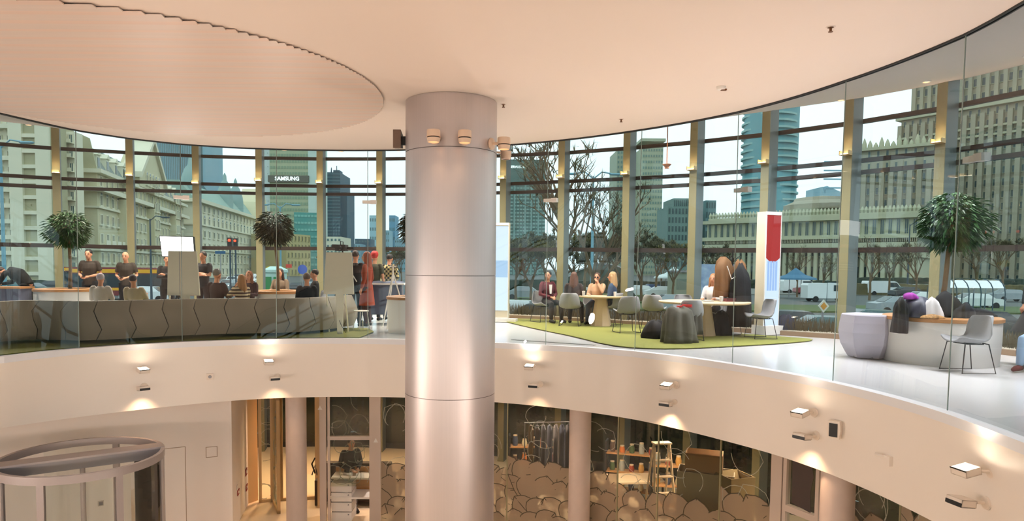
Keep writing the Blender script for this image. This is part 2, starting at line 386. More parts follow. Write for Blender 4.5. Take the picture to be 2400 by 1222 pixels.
for i, P in enumerate(posts):
    t = empty('trim_%d' % tr, kind='structure'); tr += 1; t.location = (P['x'], P['y'], 0); t.rotation_euler = (0, 0, P['t'] - PI / 2)
    x0 = 0.0
    b = MB(); b.box(0, .02, 0, .18, DEP - .06, P['h'][4] + .05); b.build('post', M_colgrey, t); b = MB(); b.box(0, .02, LOWZ, .18, DEP - .06, SLABB); b.build('lower_post', M_colgrey, t)
    b = MB(); b.box(-.002, 0, 0, .182, .02, P['h'][4] + .05); b.build('front_plate', M_coltan, t); b = MB(); b.box(-.002, 0, LOWZ, .182, .02, SLABB); b.build('front_plate', M_coltan, t)
    if 2 <= i <= 17:
        zc = zfor(P['x'], P['y'], np.interp(proj((P['x'], P['y'], 2))[0], [130, 296, 451, 600, 744, 883, 1181, 1310, 1462, 1619, 1790, 1979, 2198], [403, 409, 438 - 0, 422 - 0, 427, 428, 417, 415, 407, 396, 380, 360, 331]) - (10 if i in (5,) else 0))
        s = empty('wall_light', (P['x'], P['y'], zc), P['t'] - PI / 2)
        xx = proj((P['x'], P['y'], 2))[0]
        side = 'left of' if xx < 1050 else 'right of'
        nl = sum(1 for q in posts[i + 1:] if q['vis'] and proj((q['x'], q['y'], 2))[0] < 1000); nr = sum(1 for q in posts[:i] if q['vis'] and proj((q['x'], q['y'], 2))[0] > 1000); od = ['first', 'second', 'third', 'fourth', 'fifth', 'sixth', 'seventh', 'eighth', 'ninth', 'tenth', 'eleventh', 'twelfth']
        tag(s, 'gold box uplight on the facade post hidden behind the steel column' if 945 < xx < 1160 else 'gold box uplight on the %s facade post %s the steel column' % (od[nl] if xx < 1000 else od[min(nr, 11)], side), 'wall light', 'box uplights on the facade posts')
        b = MB(); b.yprism([(-.01, -.045), (.19, -.045), (.19, .045), (.175, .045), (.175, -.03), (.005, -.03), (.005, .045), (-.01, .045)], -.16, 0); b.build('housing', mat('brass_box', S(196, 160, 100), .4, .3), s)
        b = MB(); b.box(.01, -.14, -.028, .17, -.01, -.02); b.build('lamp', M_lamp, s)
        light('SPOT', (.09, -.13, .03), SCONCE, WARM2, .04, s, rot=(PI + .15, 0, 0), spot=2.5, name='sconce_light')
# recessed downlights in the sloping ceiling near the facade
for i in range(1, 20):
    P, Q = posts[i], posts[i + 1]; c = ((P['g'][0] + Q['g'][0]) / 2, (P['g'][1] + Q['g'][1]) / 2); t, r = polar(c); ri = rT(t); f = .62; x, y = pt(t, ri + (r - ri) * f); z = CEIL + ((P['h'][4] + Q['h'][4]) / 2 - CEIL) * f
    px_ = proj((x, y, z))[0]; o = empty('ceiling_downlight', (x, y, z - .012), 0)
    tag(o, 'recessed downlight in the sloping outer ceiling, %s bay %s the steel column' % (['first', 'second', 'third', 'fourth', 'fifth', 'sixth', 'seventh', 'eighth', 'ninth', 'tenth', 'eleventh'][9 - i if i < 9 else i - 9], 'left of' if i < 9 else 'right of'), 'ceiling light', 'recessed downlights of the outer ceiling')
    b = MB(); b.lathe([(.07, .01), (.07, -.012), (.055, -.012), (.05, .01)], 18, cap=False); b.build('bezel', M_white, o); b = MB(); b.lathe([(0, .004), (.052, .004)], 14, cap=False); b.build('lens', M_lampw, o)
    light('SPOT', (0, 0, -.04), RINGW, (1, .90, .78) if i < 13 else (.95, .95, 1), .07, o, spot=2.75, name='downlight')
# lower floor
b = MB(); b.add([(C0[0], C0[1], LOWZ)] + [(*o[0], LOWZ) for o in OUT], [(0, 1 + i, 1 + (i + 1) % n) for i in range(n)]); b.build('floor', M_lfloor, kind='structure')
# suspended ceiling disc of long strips
DC = (-4.75, 9.3); DR = 3.18
for k in range(80):
    y0 = DC[1] - DR + k * (2 * DR / 80); y1 = y0 + 2 * DR / 80 - .006; ym = (y0 + y1) / 2
    hw = math.sqrt(max(.0, DR * DR - (ym - DC[1]) ** 2))
    if hw < .15: continue
    b = MB(); z = CEIL - .012 - .006 * ((k * 7) % 5) / 5
    # each strip curls down a little towards its far edge
    x0, x1 = DC[0] - hw, DC[0] + hw
    prof = [(y0, z), (y0, z - .006), ((y0 * 2 + y1) / 3, z - .008), ((y0 + 2 * y1) / 3, z - .011), (y1, z - .014), (y1, z)]
    b.xprism(prof, x0, x1)
    if k == 0 or 'disc' not in globals():
        disc = empty('trim_90', kind='structure')
    o = b.build('strip', (M_disc, M_disc2, M_disc, M_disc3)[(k * 5 + k // 3) % 4], disc)
b = MB(); b.lathe([(DR - .06, CEIL - .012), (DR - .06, CEIL)], 64, (DC[0], DC[1], 0), cap=False); b.build('disc_rim', M_mull, disc)
# ================================================================== MAIN COLUMN
KX, KY, KR = -.655, 9.95, .655
kc = empty('steel_column', (KX, KY, LOWZ), 0, 'huge round brushed steel column rising through the atrium', 'column')
hh = CEIL - LOWZ
seams = [at_y(1053, 343, KY - KR).z, at_y(1050, 647, KY - KR).z, at_y(1047, 939, KY - KR).z]
lv = [0] + sorted(s - LOWZ for s in seams) + [hh]
for a, c in zip(lv, lv[1:]):
    b = MB(); b.lathe([(KR, a + .004), (KR, c - .004)], 96, cap=False); b.build('cladding_panel', M_steel, kc, smooth='all')
b = MB(); b.lathe([(KR - .012, 0), (KR - .012, hh)], 96, cap=False); b.build('column_core', M_seam, kc, smooth='all')
# column spotlights
def col_spot(px, py, lab, turn=0.0, up=False):
    d = ray(px, py); 
    best = None
    for s in np.arange(5, 14, .01):
        x, y = d.x * s, d.y * s
        if math.hypot(x - KX, y - KY) < KR + .22: best = (x, y, EYE + d.z * s); break
    if best is None: 
        s = (KY) / d.y; x, y = d.x * s, d.y * s; best = (x, y, EYE + d.z * s)
    a = math.atan2(best[1] - KY, best[0] - KX); z = best[2]
    o = empty('spotlight', (KX + math.cos(a) * KR, KY + math.sin(a) * KR, z + .06), a - PI / 2)
    tag(o, lab, 'spotlight', 'cream spotlights ringing the steel column')
    m = mat('spot_cream', S(226, 200, 176), .4)
    b = MB(); b.lathe([(.085, 0), (.08, .02), (.03, .03)], 20, M=Matrix.Rotation(-PI / 2, 4, 'X')); b.build('mounting_plate', m, o, smooth=True)
    b = MB(); b.tube([(0, .02, 0), (0, .13, 0), (turn, .15, -.01)], .02, 8); b.build('arm', m, o, smooth=True)
    M = T(turn, .20, 0)
    b = MB(); b.lathe([(.0, .075), (.085, .07), (.09, .055), (.09, -.02)], 24, M=M, cap=False); b.build('housing', m, o, smooth=True)
    b = MB(); b.lathe([(.084, -.02), (.084, -.035)], 24, M=M, cap=False); b.build('gap_ring', M_black, o)
    b = MB(); b.lathe([(.088, -.035), (.078, -.09), (.07, -.09), (.06, -.04)], 24, M=M, cap=False); b.build('head_ring', m, o, smooth=True)
    b = MB(); b.lathe([(.0, -.05), (.062, -.05)], 24, M=M, cap=False); b.build('lens', M_lampw, o)
    light('SPOT', (turn, .2, -.1), CEILSPOT, WARM2, .05, o, rot=(0, 0, 0), spot=1.6, name='spot_light')
    return o
col_spot(1005, 328, 'cream spotlight on the column front, left of the front pair', -.06)
col_spot(1100, 330, 'cream spotlight on the column front, right of the front pair', .06)
col_spot(1184, 345, 'cream spotlight sticking out from the right side of the column', .0)
# hidden-side pair fitting low right and flat panel speaker at left
def put_on_col(a, z, name, lab, cat):
    return empty(name, (KX + math.cos(a) * KR, KY + math.sin(a) * KR, z), a - PI / 2, lab, cat)
o = put_on_col(.25, at_y(1184, 362, KY + .2).z, 'spotlight', 'lowest cream spotlight behind the right edge of the column', 'spotlight')
b = MB(); M = T(0, .16, 0); b.lathe([(.0, .05), (.08, .045), (.08, -.02), (.075, -.02), (.07, -.07), (.05, -.07)], 20, M=M, cap=False); b.tube([(0, 0, .02), (0, .1, .02)], .018, 6); b.build('housing', mat('spot_cream', S(226, 200, 176), .4), o, smooth=True)
o = put_on_col(PI * .995, at_y(936, 330, KY).z, 'wall_speaker', 'angular brown speaker on the left side of the column', 'speaker')
b = MB(); b.yprism([(-.11, -.12), (.11, -.09), (.11, .1), (-.11, .14)], .06, .17); b.build('speaker_body', mat('speaker_brown', S(120, 98, 84), .5), o)
b = MB(); b.box(-.03, -.0, -.06, .03, .07, .06); b.build('bracket', M_black, o)
# ================================================================== FASCIA LAMPS
def fascia_lamp(px, py, up, lab, side):
    p = ray_ring(px, py, lambda t: rB(t) - .33); t = polar(p)[0]
    o = empty('spotlight', (*pt(t, rB(t) - .10 if up else rF(t)), p.z), t - PI / 2); o.location = (*pt(t, rB(t) * .5 + rF(t) * .5 - .05), p.z)
    tag(o, lab, 'spotlight', 'twin up and down spotlights on the curved fascia')
    m = mat('fixture_white', S(240, 226, 212), .4)
    b = MB(); b.lathe([(.065, 0), (.06, .015), (.015, .02)], 18, M=Matrix.Rotation(PI / 2, 4, 'X')); b.build('mounting_plate', m, o, smooth=True)
    b = MB(); b.tube([(0, -.01, 0), (-.02, -.12, 0)], .014, 6); b.build('arm', m, o)
    b = MB(); M = T(-.03, -.21, 0) @ Rz(.25) @ Matrix.Rotation(.18 if up else -.12, 4, 'X')
    b.box(-.085, -.085, -.035, .085, .085, -.028, M); 
    for x0, y0, x1, y1 in ((-.085, -.085, .085, -.077), (-.085, .077, .085, .085), (-.085, -.085, -.077, .085), (.077, -.085, .085, .085)): b.box(x0, y0, -.035, x1, y1, .035, M)
    if not up: b.box(-.085, -.085, .028, .085, .085, .035, M)
    hz_ = b.build('housing', m, o)
    if up:
        b = MB(); b.box(-.076, -.076, .015, .076, .076, .020, M); b.build('lamp', M_lamp, hz_)
        b = MB(); b.box(-.087, -.088, .022, .087, -.084, .034, M); b.build('lip', M_black, hz_)
        light('SPOT', (-.03, -.27, .06), UPLIGHT, WARM, .08, o, rot=(PI + .30, 0, 0), spot=1.95, name='uplight')
    else:
        b = MB(); b.box(-.087, -.09, -.036, .087, -.0855, .002, M); b.box(-.08, -.08, -.040, .08, .08, -.036, M); b.build('louvre', M_black, hz_)
        light('SPOT', (-.03, -.21, -.07), DOWNLIGHT, WARM2, .06, o, rot=(.0, 0, 0), spot=1.9, name='downlight')
    return o
nm = ['far left pair', 'second pair from left', 'pair just right of the column', 'pair above the ladder', 'pair beside the small white speaker', 'near right pair']
for i, (u, d) in enumerate(zip([(340, 868), (633, 850), (1240, 862), (1570, 905), (1880, 970), (2255, 1105)], [(340, 910), (647, 888), (1250, 906), (1568, 947), (1885, 1024), (2245, 1178)])):
    fascia_lamp(*u, True, 'white uplight with glowing top on the fascia, ' + nm[i], 0)
    fascia_lamp(*d, False, 'white downlight with black slot on the fascia, ' + nm[i], 0)
# uplights continue round the unseen side of the ring; cross spots are added fill
for k in range(6):
    t = -.9 - k * .46
    p = pt(t, rB(t) - .35)
    light('SPOT', (p[0], p[1], -.45), UPLIGHT, WARM, .04, None, rot=(PI, 0, 0), spot=2.75, name='uplight')
    light('SPOT', (p[0], p[1], -.75), CROSS_FILL, WARM, .04, None, rot=(PI / 2 - .16, 0, t + PI / 2), spot=2.5, name='downlight')  # added unseen spot thrown across the atrium to brighten fascia and sofa backs
for t in (-.45, -.18, 3.0, 3.3):
    light('SPOT', (*pt(t, rB(t) - .4), SLABB - .15), 150, WARM, .2, None, rot=(PI / 2 - .25, 0, t + PI / 2), spot=2.4, name='downlight')  # added unseen spots that brighten the lower walls and edge the column
p = ray_ring(492, 883, lambda t: rB(t) - .12); t = polar(p)[0]
o = empty('wall_sensor', (*pt(t, rB(t) - .11), p.z), t - PI / 2, 'small white sensor box on the left fascia', 'sensor')
b = MB(); b.box(-.06, -.05, -.06, .06, .0, .06); b.build('sensor_box', mat('fixture_white', (1, 1, 1)), o); b = MB(); b.lathe([(.0, 0), (.03, 0), (.02, .03)], 12, M=T(0, -.05, 0) @ Matrix.Rotation(PI / 2, 4, 'X')); b.build('sensor_lens', M_grey, o)
p = ray_ring(1957, 1005, lambda t: rB(t) - .15); t = polar(p)[0]
o = empty('wall_speaker', (*pt(t, rB(t) - .11), p.z), t - PI / 2 + .5, 'small white speaker with black front on the right fascia', 'speaker')
b = MB(); b.yprism([(-.07, -.11), (.07, -.11), (.085, 0), (.07, .11), (-.07, .11), (-.085, 0)], -.14, -.03); b.build('speaker_body', mat('fixture_white', (1, 1, 1)), o); b = MB(); b.box(-.05, -.148, -.085, .05, -.14, .085); b.build('grille', M_black, o); b = MB(); b.box(-.03, -.04, -.09, .03, .02, .09); b.build('bracket', M_grey, o)
p = ray_ring(2085, 1075, lambda t: rB(t) - .12); t = polar(p)[0]
o = empty('wall_sensor', (*pt(t, rB(t) - .11), p.z), t - PI / 2, 'small beige camera sensor low on the right fascia', 'sensor')
b = MB(); b.box(-.05, -.05, -.08, .05, .01, .03); b.build('sensor_box', M_fascia, o); b = MB(); b.tube([(-.03, -.03, 0), (-.12, -.1, .02)], .02, 8); b.build('sensor_arm', M_fascia, o)
# ceiling fittings
def ceil_z(px, py):
    p = at_z(px, py, CEIL)
    return p
for px, py in ((1947, 63), (1180, 244), (1456, 279)):
    p = at_z(px, py, CEIL); o = empty('sprinkler', (p.x, p.y, CEIL), 0, 'small dark sprinkler head in the salmon ceiling, ' + {1947: 'far right near the glass track', 1180: 'just right of the column top', 1456: 'above the tables'}[px], 'sprinkler', 'sprinkler heads in the ceiling')
    b = MB(); b.lathe([(.03, 0), (.03, -.008), (.012, -.012), (.012, -.04), (.022, -.045), (.022, -.05)], 12); b.build('nozzle', mat('sprinkler_brass', S(120, 80, 50), .4, .6), o, smooth=True)
    b = MB(); b.lathe([(.045, 0), (.04, -.006)], 16); b.build('collar', M_ceil, o)
p = at_z(1690, 203, CEIL); o = empty('smoke_detector', (p.x, p.y, CEIL), 0, 'round white smoke detector on the ceiling near the track', 'smoke detector')
b = MB(); b.lathe([(.06, 0), (.06, -.02), (.045, -.04), (.0, -.045)], 20); b.build('detector_base', M_white, o, smooth=True)
b = MB(); b.box(.0, -.02, -.05, .07, .02, -.03); b.build('indicator', mat('sprinkler_brass', (1, 1, 1)), o)

# ================================================================== LOWER STOREFRONT
RS = 8.15
def sf(px, r=RS):
    p = ray_ring(px, 1000, lambda t: r); return polar(p)[0]
def arc_wall(name, t0, t1, r, z0, z1, m, th=.12, parent=None, n_=24, **kw):
    b = MB(); R_ = []
    for k in range(n_ + 1):
        t = t0 + (t1 - t0) * k / n_
        a, c = pt(t, r), pt(t, r + th); R_.append([(*a, z0), (*a, z1), (*c, z1), (*c, z0)])
    b.loft(R_, cap=True); return b.build(name, m, parent, smooth=True, **kw)
M_wallc = mat('lower_wall_plaster', S(250, 242, 236), .5, noise=.03, scale=.6)
tl = sf(537)
arc_wall('wall_left', tl, tl + 1.9, RS - .05, LOWZ, SLABB, M_wallc, kind='structure', n_=40)
# side wall running back from the corner
ca = pt(tl, RS - .05); cb = pt(sf(575, 9.9), 9.9); cc = pt(sf(600, 10.1), 10.1)
b = MB(); seg_box(b, ca, cb, LOWZ, SLABB, LOWZ, SLABB, .1); b.build('wall_side', M_wallc, kind='structure')
b = MB(); seg_box(b, cb, cc, LOWZ, SLABB, LOWZ, SLABB, .1); b.build('wall_side', mat('warm_wall', S(226, 190, 140), .5), kind='structure')
# flush service door and access panel in the curved wall
for nme, pa, pb, ya, yb in (('door_1', 366, 433, 1050, 1400), ('trim_60', 482, 508, 1047, 1072), ):
    t0, t1 = sf(pa), sf(pb); r = RS - .05
    z1 = ray_ring((pa + pb) / 2, ya, lambda t: r).z; z0 = LOWZ if nme == 'door_1' else ray_ring((pa + pb) / 2, yb, lambda t: r).z
    d = empty(nme, kind='structure')
    arc_wall('leaf', t0, t1, r - .012, z0, z1, M_wallc, .012, d, 6)
    b = MB()
    for tt in (t0, t1):
        w = .0008; R_ = [(*pt(tt - w, r - .014), z0), (*pt(tt + w, r - .014), z0), (*pt(tt + w, r - .014), z1), (*pt(tt - w, r - .014), z1)]; b.add(R_, [(0, 1, 2, 3)])
    b.add([(*pt(t0, r - .014), z1), (*pt(t1, r - .014), z1), (*pt(t1, r - .014), z1 - .012), (*pt(t0, r - .014), z1 - .012)], [(0, 1, 2, 3)])
    if nme != 'door_1': b.add([(*pt(t0, r - .014), z0), (*pt(t1, r - .014), z0), (*pt(t1, r - .014), z0 + .012), (*pt(t0, r - .014), z0 + .012)], [(0, 1, 2, 3)])
    b.build('joint', mat('joint_beige', S(170, 148, 128), .7), d)  # darker beige strips mark the panel joints
def wall_item(px, py, name, lab, cat, m, w=.09, h=.09, r=RS - .05, grp=None):
    p = ray_ring(px, py, lambda t: r); t = polar(p)[0]
    o = empty(name, (*pt(t, r), p.z), t - PI / 2, lab, cat, grp)
    b = MB(); b.box(-w / 2, -.02, -h / 2, w / 2, 0, h / 2); b.build('plate', m, o); b = MB(); b.box(-w / 3, -.028, -h / 3, w / 3, -.02, h / 3); b.build('rocker', M_grey, o)
wall_item(348, 1153, 'light_switch', 'small switch plate left beside the service door frame', 'switch', mat('switch_white', S(210, 200, 190), .4), .06, .09)
wall_item(368, 1156, 'light_switch', 'small switch plate on the service door edge', 'switch', mat('switch_white', S(210, 200, 190), .4), .05, .08)
wall_item(236, 1180, 'wall_socket', 'square socket seen through the revolving door drum', 'socket', mat('switch_white', S(210, 200, 190), .4), .1, .1)
# red signs on the side wall
dv = Vector((cb[0] - ca[0], cb[1] - ca[1], 0)); ln = dv.length; dv.normalize(); nv = Vector((dv.y, -dv.x, 0))
M_red = mat('sign_red', S(150, 24, 30), .5)
def sign_on_side(f, z, w, h, name, lab, m, grp=None):
    p = Vector((ca[0], ca[1], 0)) + dv * (ln * f) + nv * .055
    o = empty(name, (p.x, p.y, z), math.atan2(dv.y, dv.x), lab, 'sign', grp)
    b = MB(); b.box(-w / 2, -.012, -h / 2, w / 2, 0, h / 2); b.build('sign_plate', m, o)
    b = MB(); b.box(-w * .3, -.015, -h * .15, w * .05, -.012, h * .3); b.box(w * .1, -.015, -h * .3, w * .3, -.012, h * .1); b.build('pictogram', M_white, o)
zz = lambda py: at_y(550, py, ca[1] + .5).z
sign_on_side(.25, zz(1142), .12, .1, 'fire_sign', 'small white sign with red mark, upper left on the side wall', M_white)
sign_on_side(.32, zz(1157), .2, .12, 'fire_sign', 'dark red fire sign under the small white sign', M_red)
sign_on_side(.85, zz(1140), .2, .16, 'fire_sign', 'red fire sign farther back on the side wall, upper', M_red)
sign_on_side(.87, zz(1180), .2, .14, 'fire_sign', 'red fire sign farther back on the side wall, lower', M_red)
# round pillars
M_conc = mat('pillar_plaster', S(214, 196, 186), .7, noise=.12, scale=6)
for px, Z, lab in ((694, 14.0, 'round plaster pillar in front of the open beige doors'), (1360, 13.1, 'round plaster pillar between the leafy shop panes'), (1964, 8.85, 'round plaster pillar near the right, beside the narrow door')):
    x, y = dep(px, Z, 1000); t, r = polar((x, y)); x, y = pt(t, max(r, rF(t) + .26))
    o = empty('round_pillar', (x, y, LOWZ), 0, lab, 'pillar', 'round pillars under the gallery')
    b = MB(); b.lathe([(.21, 0), (.21, SLABB - LOWZ)], 40, cap=False); b.build('shaft', M_conc, o, smooth=True)
    b = MB(); b.lathe([(.225, 0), (.225, .08), (.21, .09)], 40, cap=False); b.build('base_ring', M_grey, o, smooth=True)
# shop front panes and posts
M_frame = mat('door_frame_beige', S(214, 196, 170), .45)
M_frameg = mat('door_frame_pale', S(206, 190, 178), .45)
def sf_post(px, w, m=M_frameg, r=RS, name='trim', d=.1, z0=LOWZ):
    t = sf(px, r); b = MB(); M = T(*pt(t, r)) @ Rz(t - PI / 2)
    b.box(-w / 2, -d / 2, z0, w / 2, d / 2, SLABB, M); return b.build(name, m, kind='structure')
k = 70
for px, w, m in ((757, .14, M_frameg), (882, .2, M_frameg), (1829, .20, M_frameg)):
    sf_post(px, w, m, name='trim_%d' % k); k += 1
def zr(px, py, r=RS): return ray_ring(px, py, lambda t: r).z
panes = [(893, 1000), (1000, 1100), (1100, 1190), (1190, 1338), (1338, 1450), (1450, 1545), (1545, 1692), (1692, 1818), (2003, 2120), (2120, 2260), (2260, 2460)]
def leaf_poly(cx, cz, s, a, kind=0):
    P = []
    for q in range(20):
        u = 2 * PI * q / 20
        x = math.sin(u) * (.52 + .06 * math.cos(u)); y = -math.cos(u) * .5 + .10 * abs(math.sin(u)) * (1 if math.cos(u) > 0 else 0) + (.06 if q == 10 else 0)
        P.append((x * s, y * s))
    ca_, sa_ = math.cos(a), math.sin(a)
    return [(cx + x * ca_ - y * sa_, cz + x * sa_ + y * ca_) for x, y in P]
def on_ring(u, z, r): return (*pt(u, r), z)
for i, (pa, pb) in enumerate(panes):
    t0, t1 = sf(pa), sf(pb)
    w = empty('window_%d' % (60 + i), kind='structure')
    b = MB(); nn = 5
    vs = []
    for k_ in range(nn + 1):
        t = t0 + (t1 - t0) * k_ / nn; vs += [(*pt(t, RS), LOWZ), (*pt(t, RS), SLABB)]
    b.add(vs, [(2 * q, 2 * q + 2, 2 * q + 3, 2 * q + 1) for q in range(nn)]); b.build('pane', M_shopg, w)
    b = MB(); M = T(*pt(t1, RS)) @ Rz(t1 - PI / 2); b.box(-.012, -.015, LOWZ, .012, .015, SLABB, M); b.build('joint', mat('joint_olive', S(150, 144, 110), .4), w)
    rnd = random.Random(i * 11 + 3)
    L = abs(t1 - t0) * RS
    # frosted leaf film: large overlapping heart-shaped leaves, clear outlines and veins between them
    b = MB(); g_ = MB(); row = 0; top = zr((pa + pb) / 2, {893: 1115, 1000: 1115, 1100: 1120, 1190: 1115, 1338: 1135, 1450: 1180, 1545: 1210, 1692: 1205}.get(pa, 1260)) 
    rowz = top; lay = 0
    def line(q, xa, za_, xb, zb_, w, off):
        nx_, nz_ = -(zb_ - za_), xb - xa; l_ = math.hypot(nx_, nz_) or 1; nx_, nz_ = nx_ / l_ * w, nz_ / l_ * w
        V4 = [(xa - nx_, za_ - nz_), (xb - nx_, zb_ - nz_), (xb + nx_, zb_ + nz_), (xa + nx_, za_ + nz_)]
        if min(v_[0] for v_ in V4) < 0 or max(v_[0] for v_ in V4) > L: return
        q.add([on_ring(t0 + (t1 - t0) * xx / L, max(z_, LOWZ + .002), RS - off) for xx, z_ in V4], [(0, 1, 2, 3)])
    while rowz > LOWZ - .1:
        nx = max(1, round(L / .36))
        for q in range(0, nx + 1):
            cx = (q + (.5 if row % 2 else 0)) * L / nx + rnd.uniform(-.05, .05); s_ = rnd.uniform(.46, .58); a_ = rnd.uniform(-.8, .8)
            off = .004 + .0006 * lay; lay += 1
            P = leaf_poly(cx, rowz + rnd.uniform(-.06, .06), s_, a_)
            Pc = [(min(max(x, 0.004), L - .004), y) for x, y in P]
            b.add([on_ring(t0 + (t1 - t0) * x / L, max(y, LOWZ + .002), RS - off) for x, y in Pc], [tuple(range(20))])
            off += .0003
            for (xa, za_), (xb, zb_) in zip(P, P[1:] + P[:1]): line(g_, xa, za_, xb, zb_, .009, off)
            line(g_, P[10][0], P[10][1], P[0][0] * .75 + P[10][0] * .25, P[0][1] * .75 + P[10][1] * .25, .009, off)
            for u_ in (.35, .6):
                mx_, mz_ = P[0][0] * u_ + P[10][0] * (1 - u_), P[0][1] * u_ + P[10][1] * (1 - u_)
                for e_ in (6, 14): line(g_, mx_, mz_, mx_ * .45 + P[e_][0] * .55, mz_ * .45 + P[e_][1] * .55, .006, off)
        rowz -= .33; row += 1
    b.build('leaf_film', M_film, w, kind='stuff'); g_.build('leaf_outline', mat('film_gap', S(74, 66, 48), .5), w, kind='stuff')
    # etched outline leaves higher up
    b = MB()
    for q in range(max(3, int(L / .3))):
        cx = rnd.uniform(.25, max(.26, L - .25)); cz = rnd.uniform(top, LOWZ + 2.75); s_ = rnd.uniform(.4, .62); a_ = rnd.uniform(0, 6)
        P = leaf_poly(cx, cz, s_, a_); P = P[:17]
        for (xa, za_), (xb, zb_) in zip(P, P[1:]):
            if min(xa, xb) < 0 or max(xa, xb) > L or max(za_, zb_) > SLABB - .02: continue
            nx_, nz_ = -(zb_ - za_), xb - xa; l_ = math.hypot(nx_, nz_) or 1; nx_, nz_ = nx_ / l_ * .006, nz_ / l_ * .006
            b.add([on_ring(t0 + (t1 - t0) * xx / L, z_, RS - .005) for xx, z_ in ((xa - nx_, za_ - nz_), (xb - nx_, zb_ - nz_), (xb + nx_, zb_ + nz_), (xa + nx_, za_ + nz_))], [(0, 1, 2, 3)])
    b.build('etched_outline', M_filmline, w, kind='stuff')
# door beside the counter: frame between px 770 and 868 with fixed panes and serving counter behind
def frame_rect(b, t0, t1, r, z0, z1, w, d, m=None):
    L = abs(t1 - t0) * r; dw = w / r
    for ta_, tb_, za_, zb_ in ((t0, t1, z1 - w, z1), (t0, t1, z0, z0 + w), ):
        p, q = pt(ta_, r), pt(tb_, r); seg_box(b, p, q, za_, zb_, za_, zb_, d)
    sg = 1 if t1 > t0 else -1
    for ta_ in (t0, t1 - sg * dw):
        p, q = pt(ta_, r), pt(ta_ + sg * dw, r); seg_box(b, p, q, z0, z1, z0, z1, d)
ta_, tb_ = sf(768), sf(872)
d = empty('door_2', kind='structure')
b = MB(); frame_rect(b, ta_, tb_, RS, LOWZ, SLABB, .05, .1); z_m = zr(820, 1026)
seg_box(b, pt(ta_, RS), pt(tb_, RS), z_m - .04, z_m + .04, z_m - .04, z_m + .04, .1); b.build('door_frame', M_frameg, d)
b = MB(); b.add([(*pt(ta_, RS), z_m), (*pt(tb_, RS), z_m), (*pt(tb_, RS), SLABB), (*pt(ta_, RS), SLABB)], [(0, 1, 2, 3)]); b.build('pane', M_shopg, d)
def etched(parent, t0, t1, r, z0, z1, cnt, seed, m=None):
    b = MB(); rnd = random.Random(seed); L = abs(t1 - t0) * r
    for q in range(cnt):
        cx = rnd.uniform(.1, L - .1); cz = rnd.uniform(z0 + .1, z1 - .1); s_ = rnd.uniform(.3, .5); P = leaf_poly(cx, cz, s_, rnd.uniform(0, 6))[:17]
        for (xa, za_), (xb, zb_) in zip(P, P[1:]):
            if min(xa, xb) < 0 or max(xa, xb) > L or max(za_, zb_) > z1 or min(za_, zb_) < z0: continue
            nx_, nz_ = -(zb_ - za_), xb - xa; l_ = math.hypot(nx_, nz_) or 1; nx_, nz_ = nx_ / l_ * .007, nz_ / l_ * .007
            b.add([on_ring(t0 + (t1 - t0) * xx / L, z_, r - .006) for xx, z_ in ((xa - nx_, za_ - nz_), (xb - nx_, zb_ - nz_), (xb + nx_, zb_ + nz_), (xa + nx_, za_ + nz_))], [(0, 1, 2, 3)])
    b.build('etched_outline', M_filmline, parent, kind='stuff')
etched(d, ta_, tb_, RS, z_m, SLABB, 5, 4); 
b = MB(); z_c = zr(820, 1140); b.add([(*pt(ta_, RS), z_c), (*pt(tb_, RS), z_c), (*pt(tb_, RS), z_m), (*pt(ta_, RS), z_m)], [(0, 1, 2, 3)]); b.build('pane', M_shopg, d)
etched(d, ta_, tb_, RS, z_c, z_m, 9, 5)
# white warning triangles on posts
for px, py, lab in ((882, 1031, 'white triangle sticker on the pale post right of the counter'), (751, 955, 'white triangle sticker on the beige door frame')):
    t = sf(px); p = pt(t, RS - .058); z = zr(px, py)
    b = MB(); b.yprism([(-.05, -.045), (.05, -.045), (0, .05)], -.004, 0); o = b.build('triangle_sticker', M_white, label=lab, cat='sticker', loc=(p[0], p[1], z)); o.rotation_euler = (0, 0, t - PI / 2)
# narrow door on the right, px 1845..1925
d = empty('door_3', kind='structure'); ta_, tb_ = sf(1845), sf(1930)
b = MB(); frame_rect(b, ta_, tb_, RS, LOWZ, SLABB, .06, .1); z_m = zr(1885, 1205); seg_box(b, pt(ta_, RS), pt(tb_, RS), z_m - .05, z_m + .05, z_m - .05, z_m + .05, .1); b.build('door_frame', M_frameg, d)
b = MB(); b.add([(*pt(ta_, RS), LOWZ), (*pt(tb_, RS), LOWZ), (*pt(tb_, RS), SLABB), (*pt(ta_, RS), SLABB)], [(0, 1, 2, 3)]); b.build('pane', M_shopg, d)
b = MB(); tm = (ta_ + tb_) / 2; p, q = pt(ta_ + (tb_ - ta_) * .22, RS - .02), pt(ta_ + (tb_ - ta_) * .75, RS - .02)
P = [(*pt(ta_ + (tb_ - ta_) * u, RS - .01), z_m + .1 + v) for u, v in ((.22, 0), (.75, -.05), (.72, .25), (.8, .5), (.72, .75), (.4, .8), (.2, .65))]
b.add(P, [tuple(range(7))]); b.build('dark_film', mat('dark_film', S(70, 58, 54), .6), d)
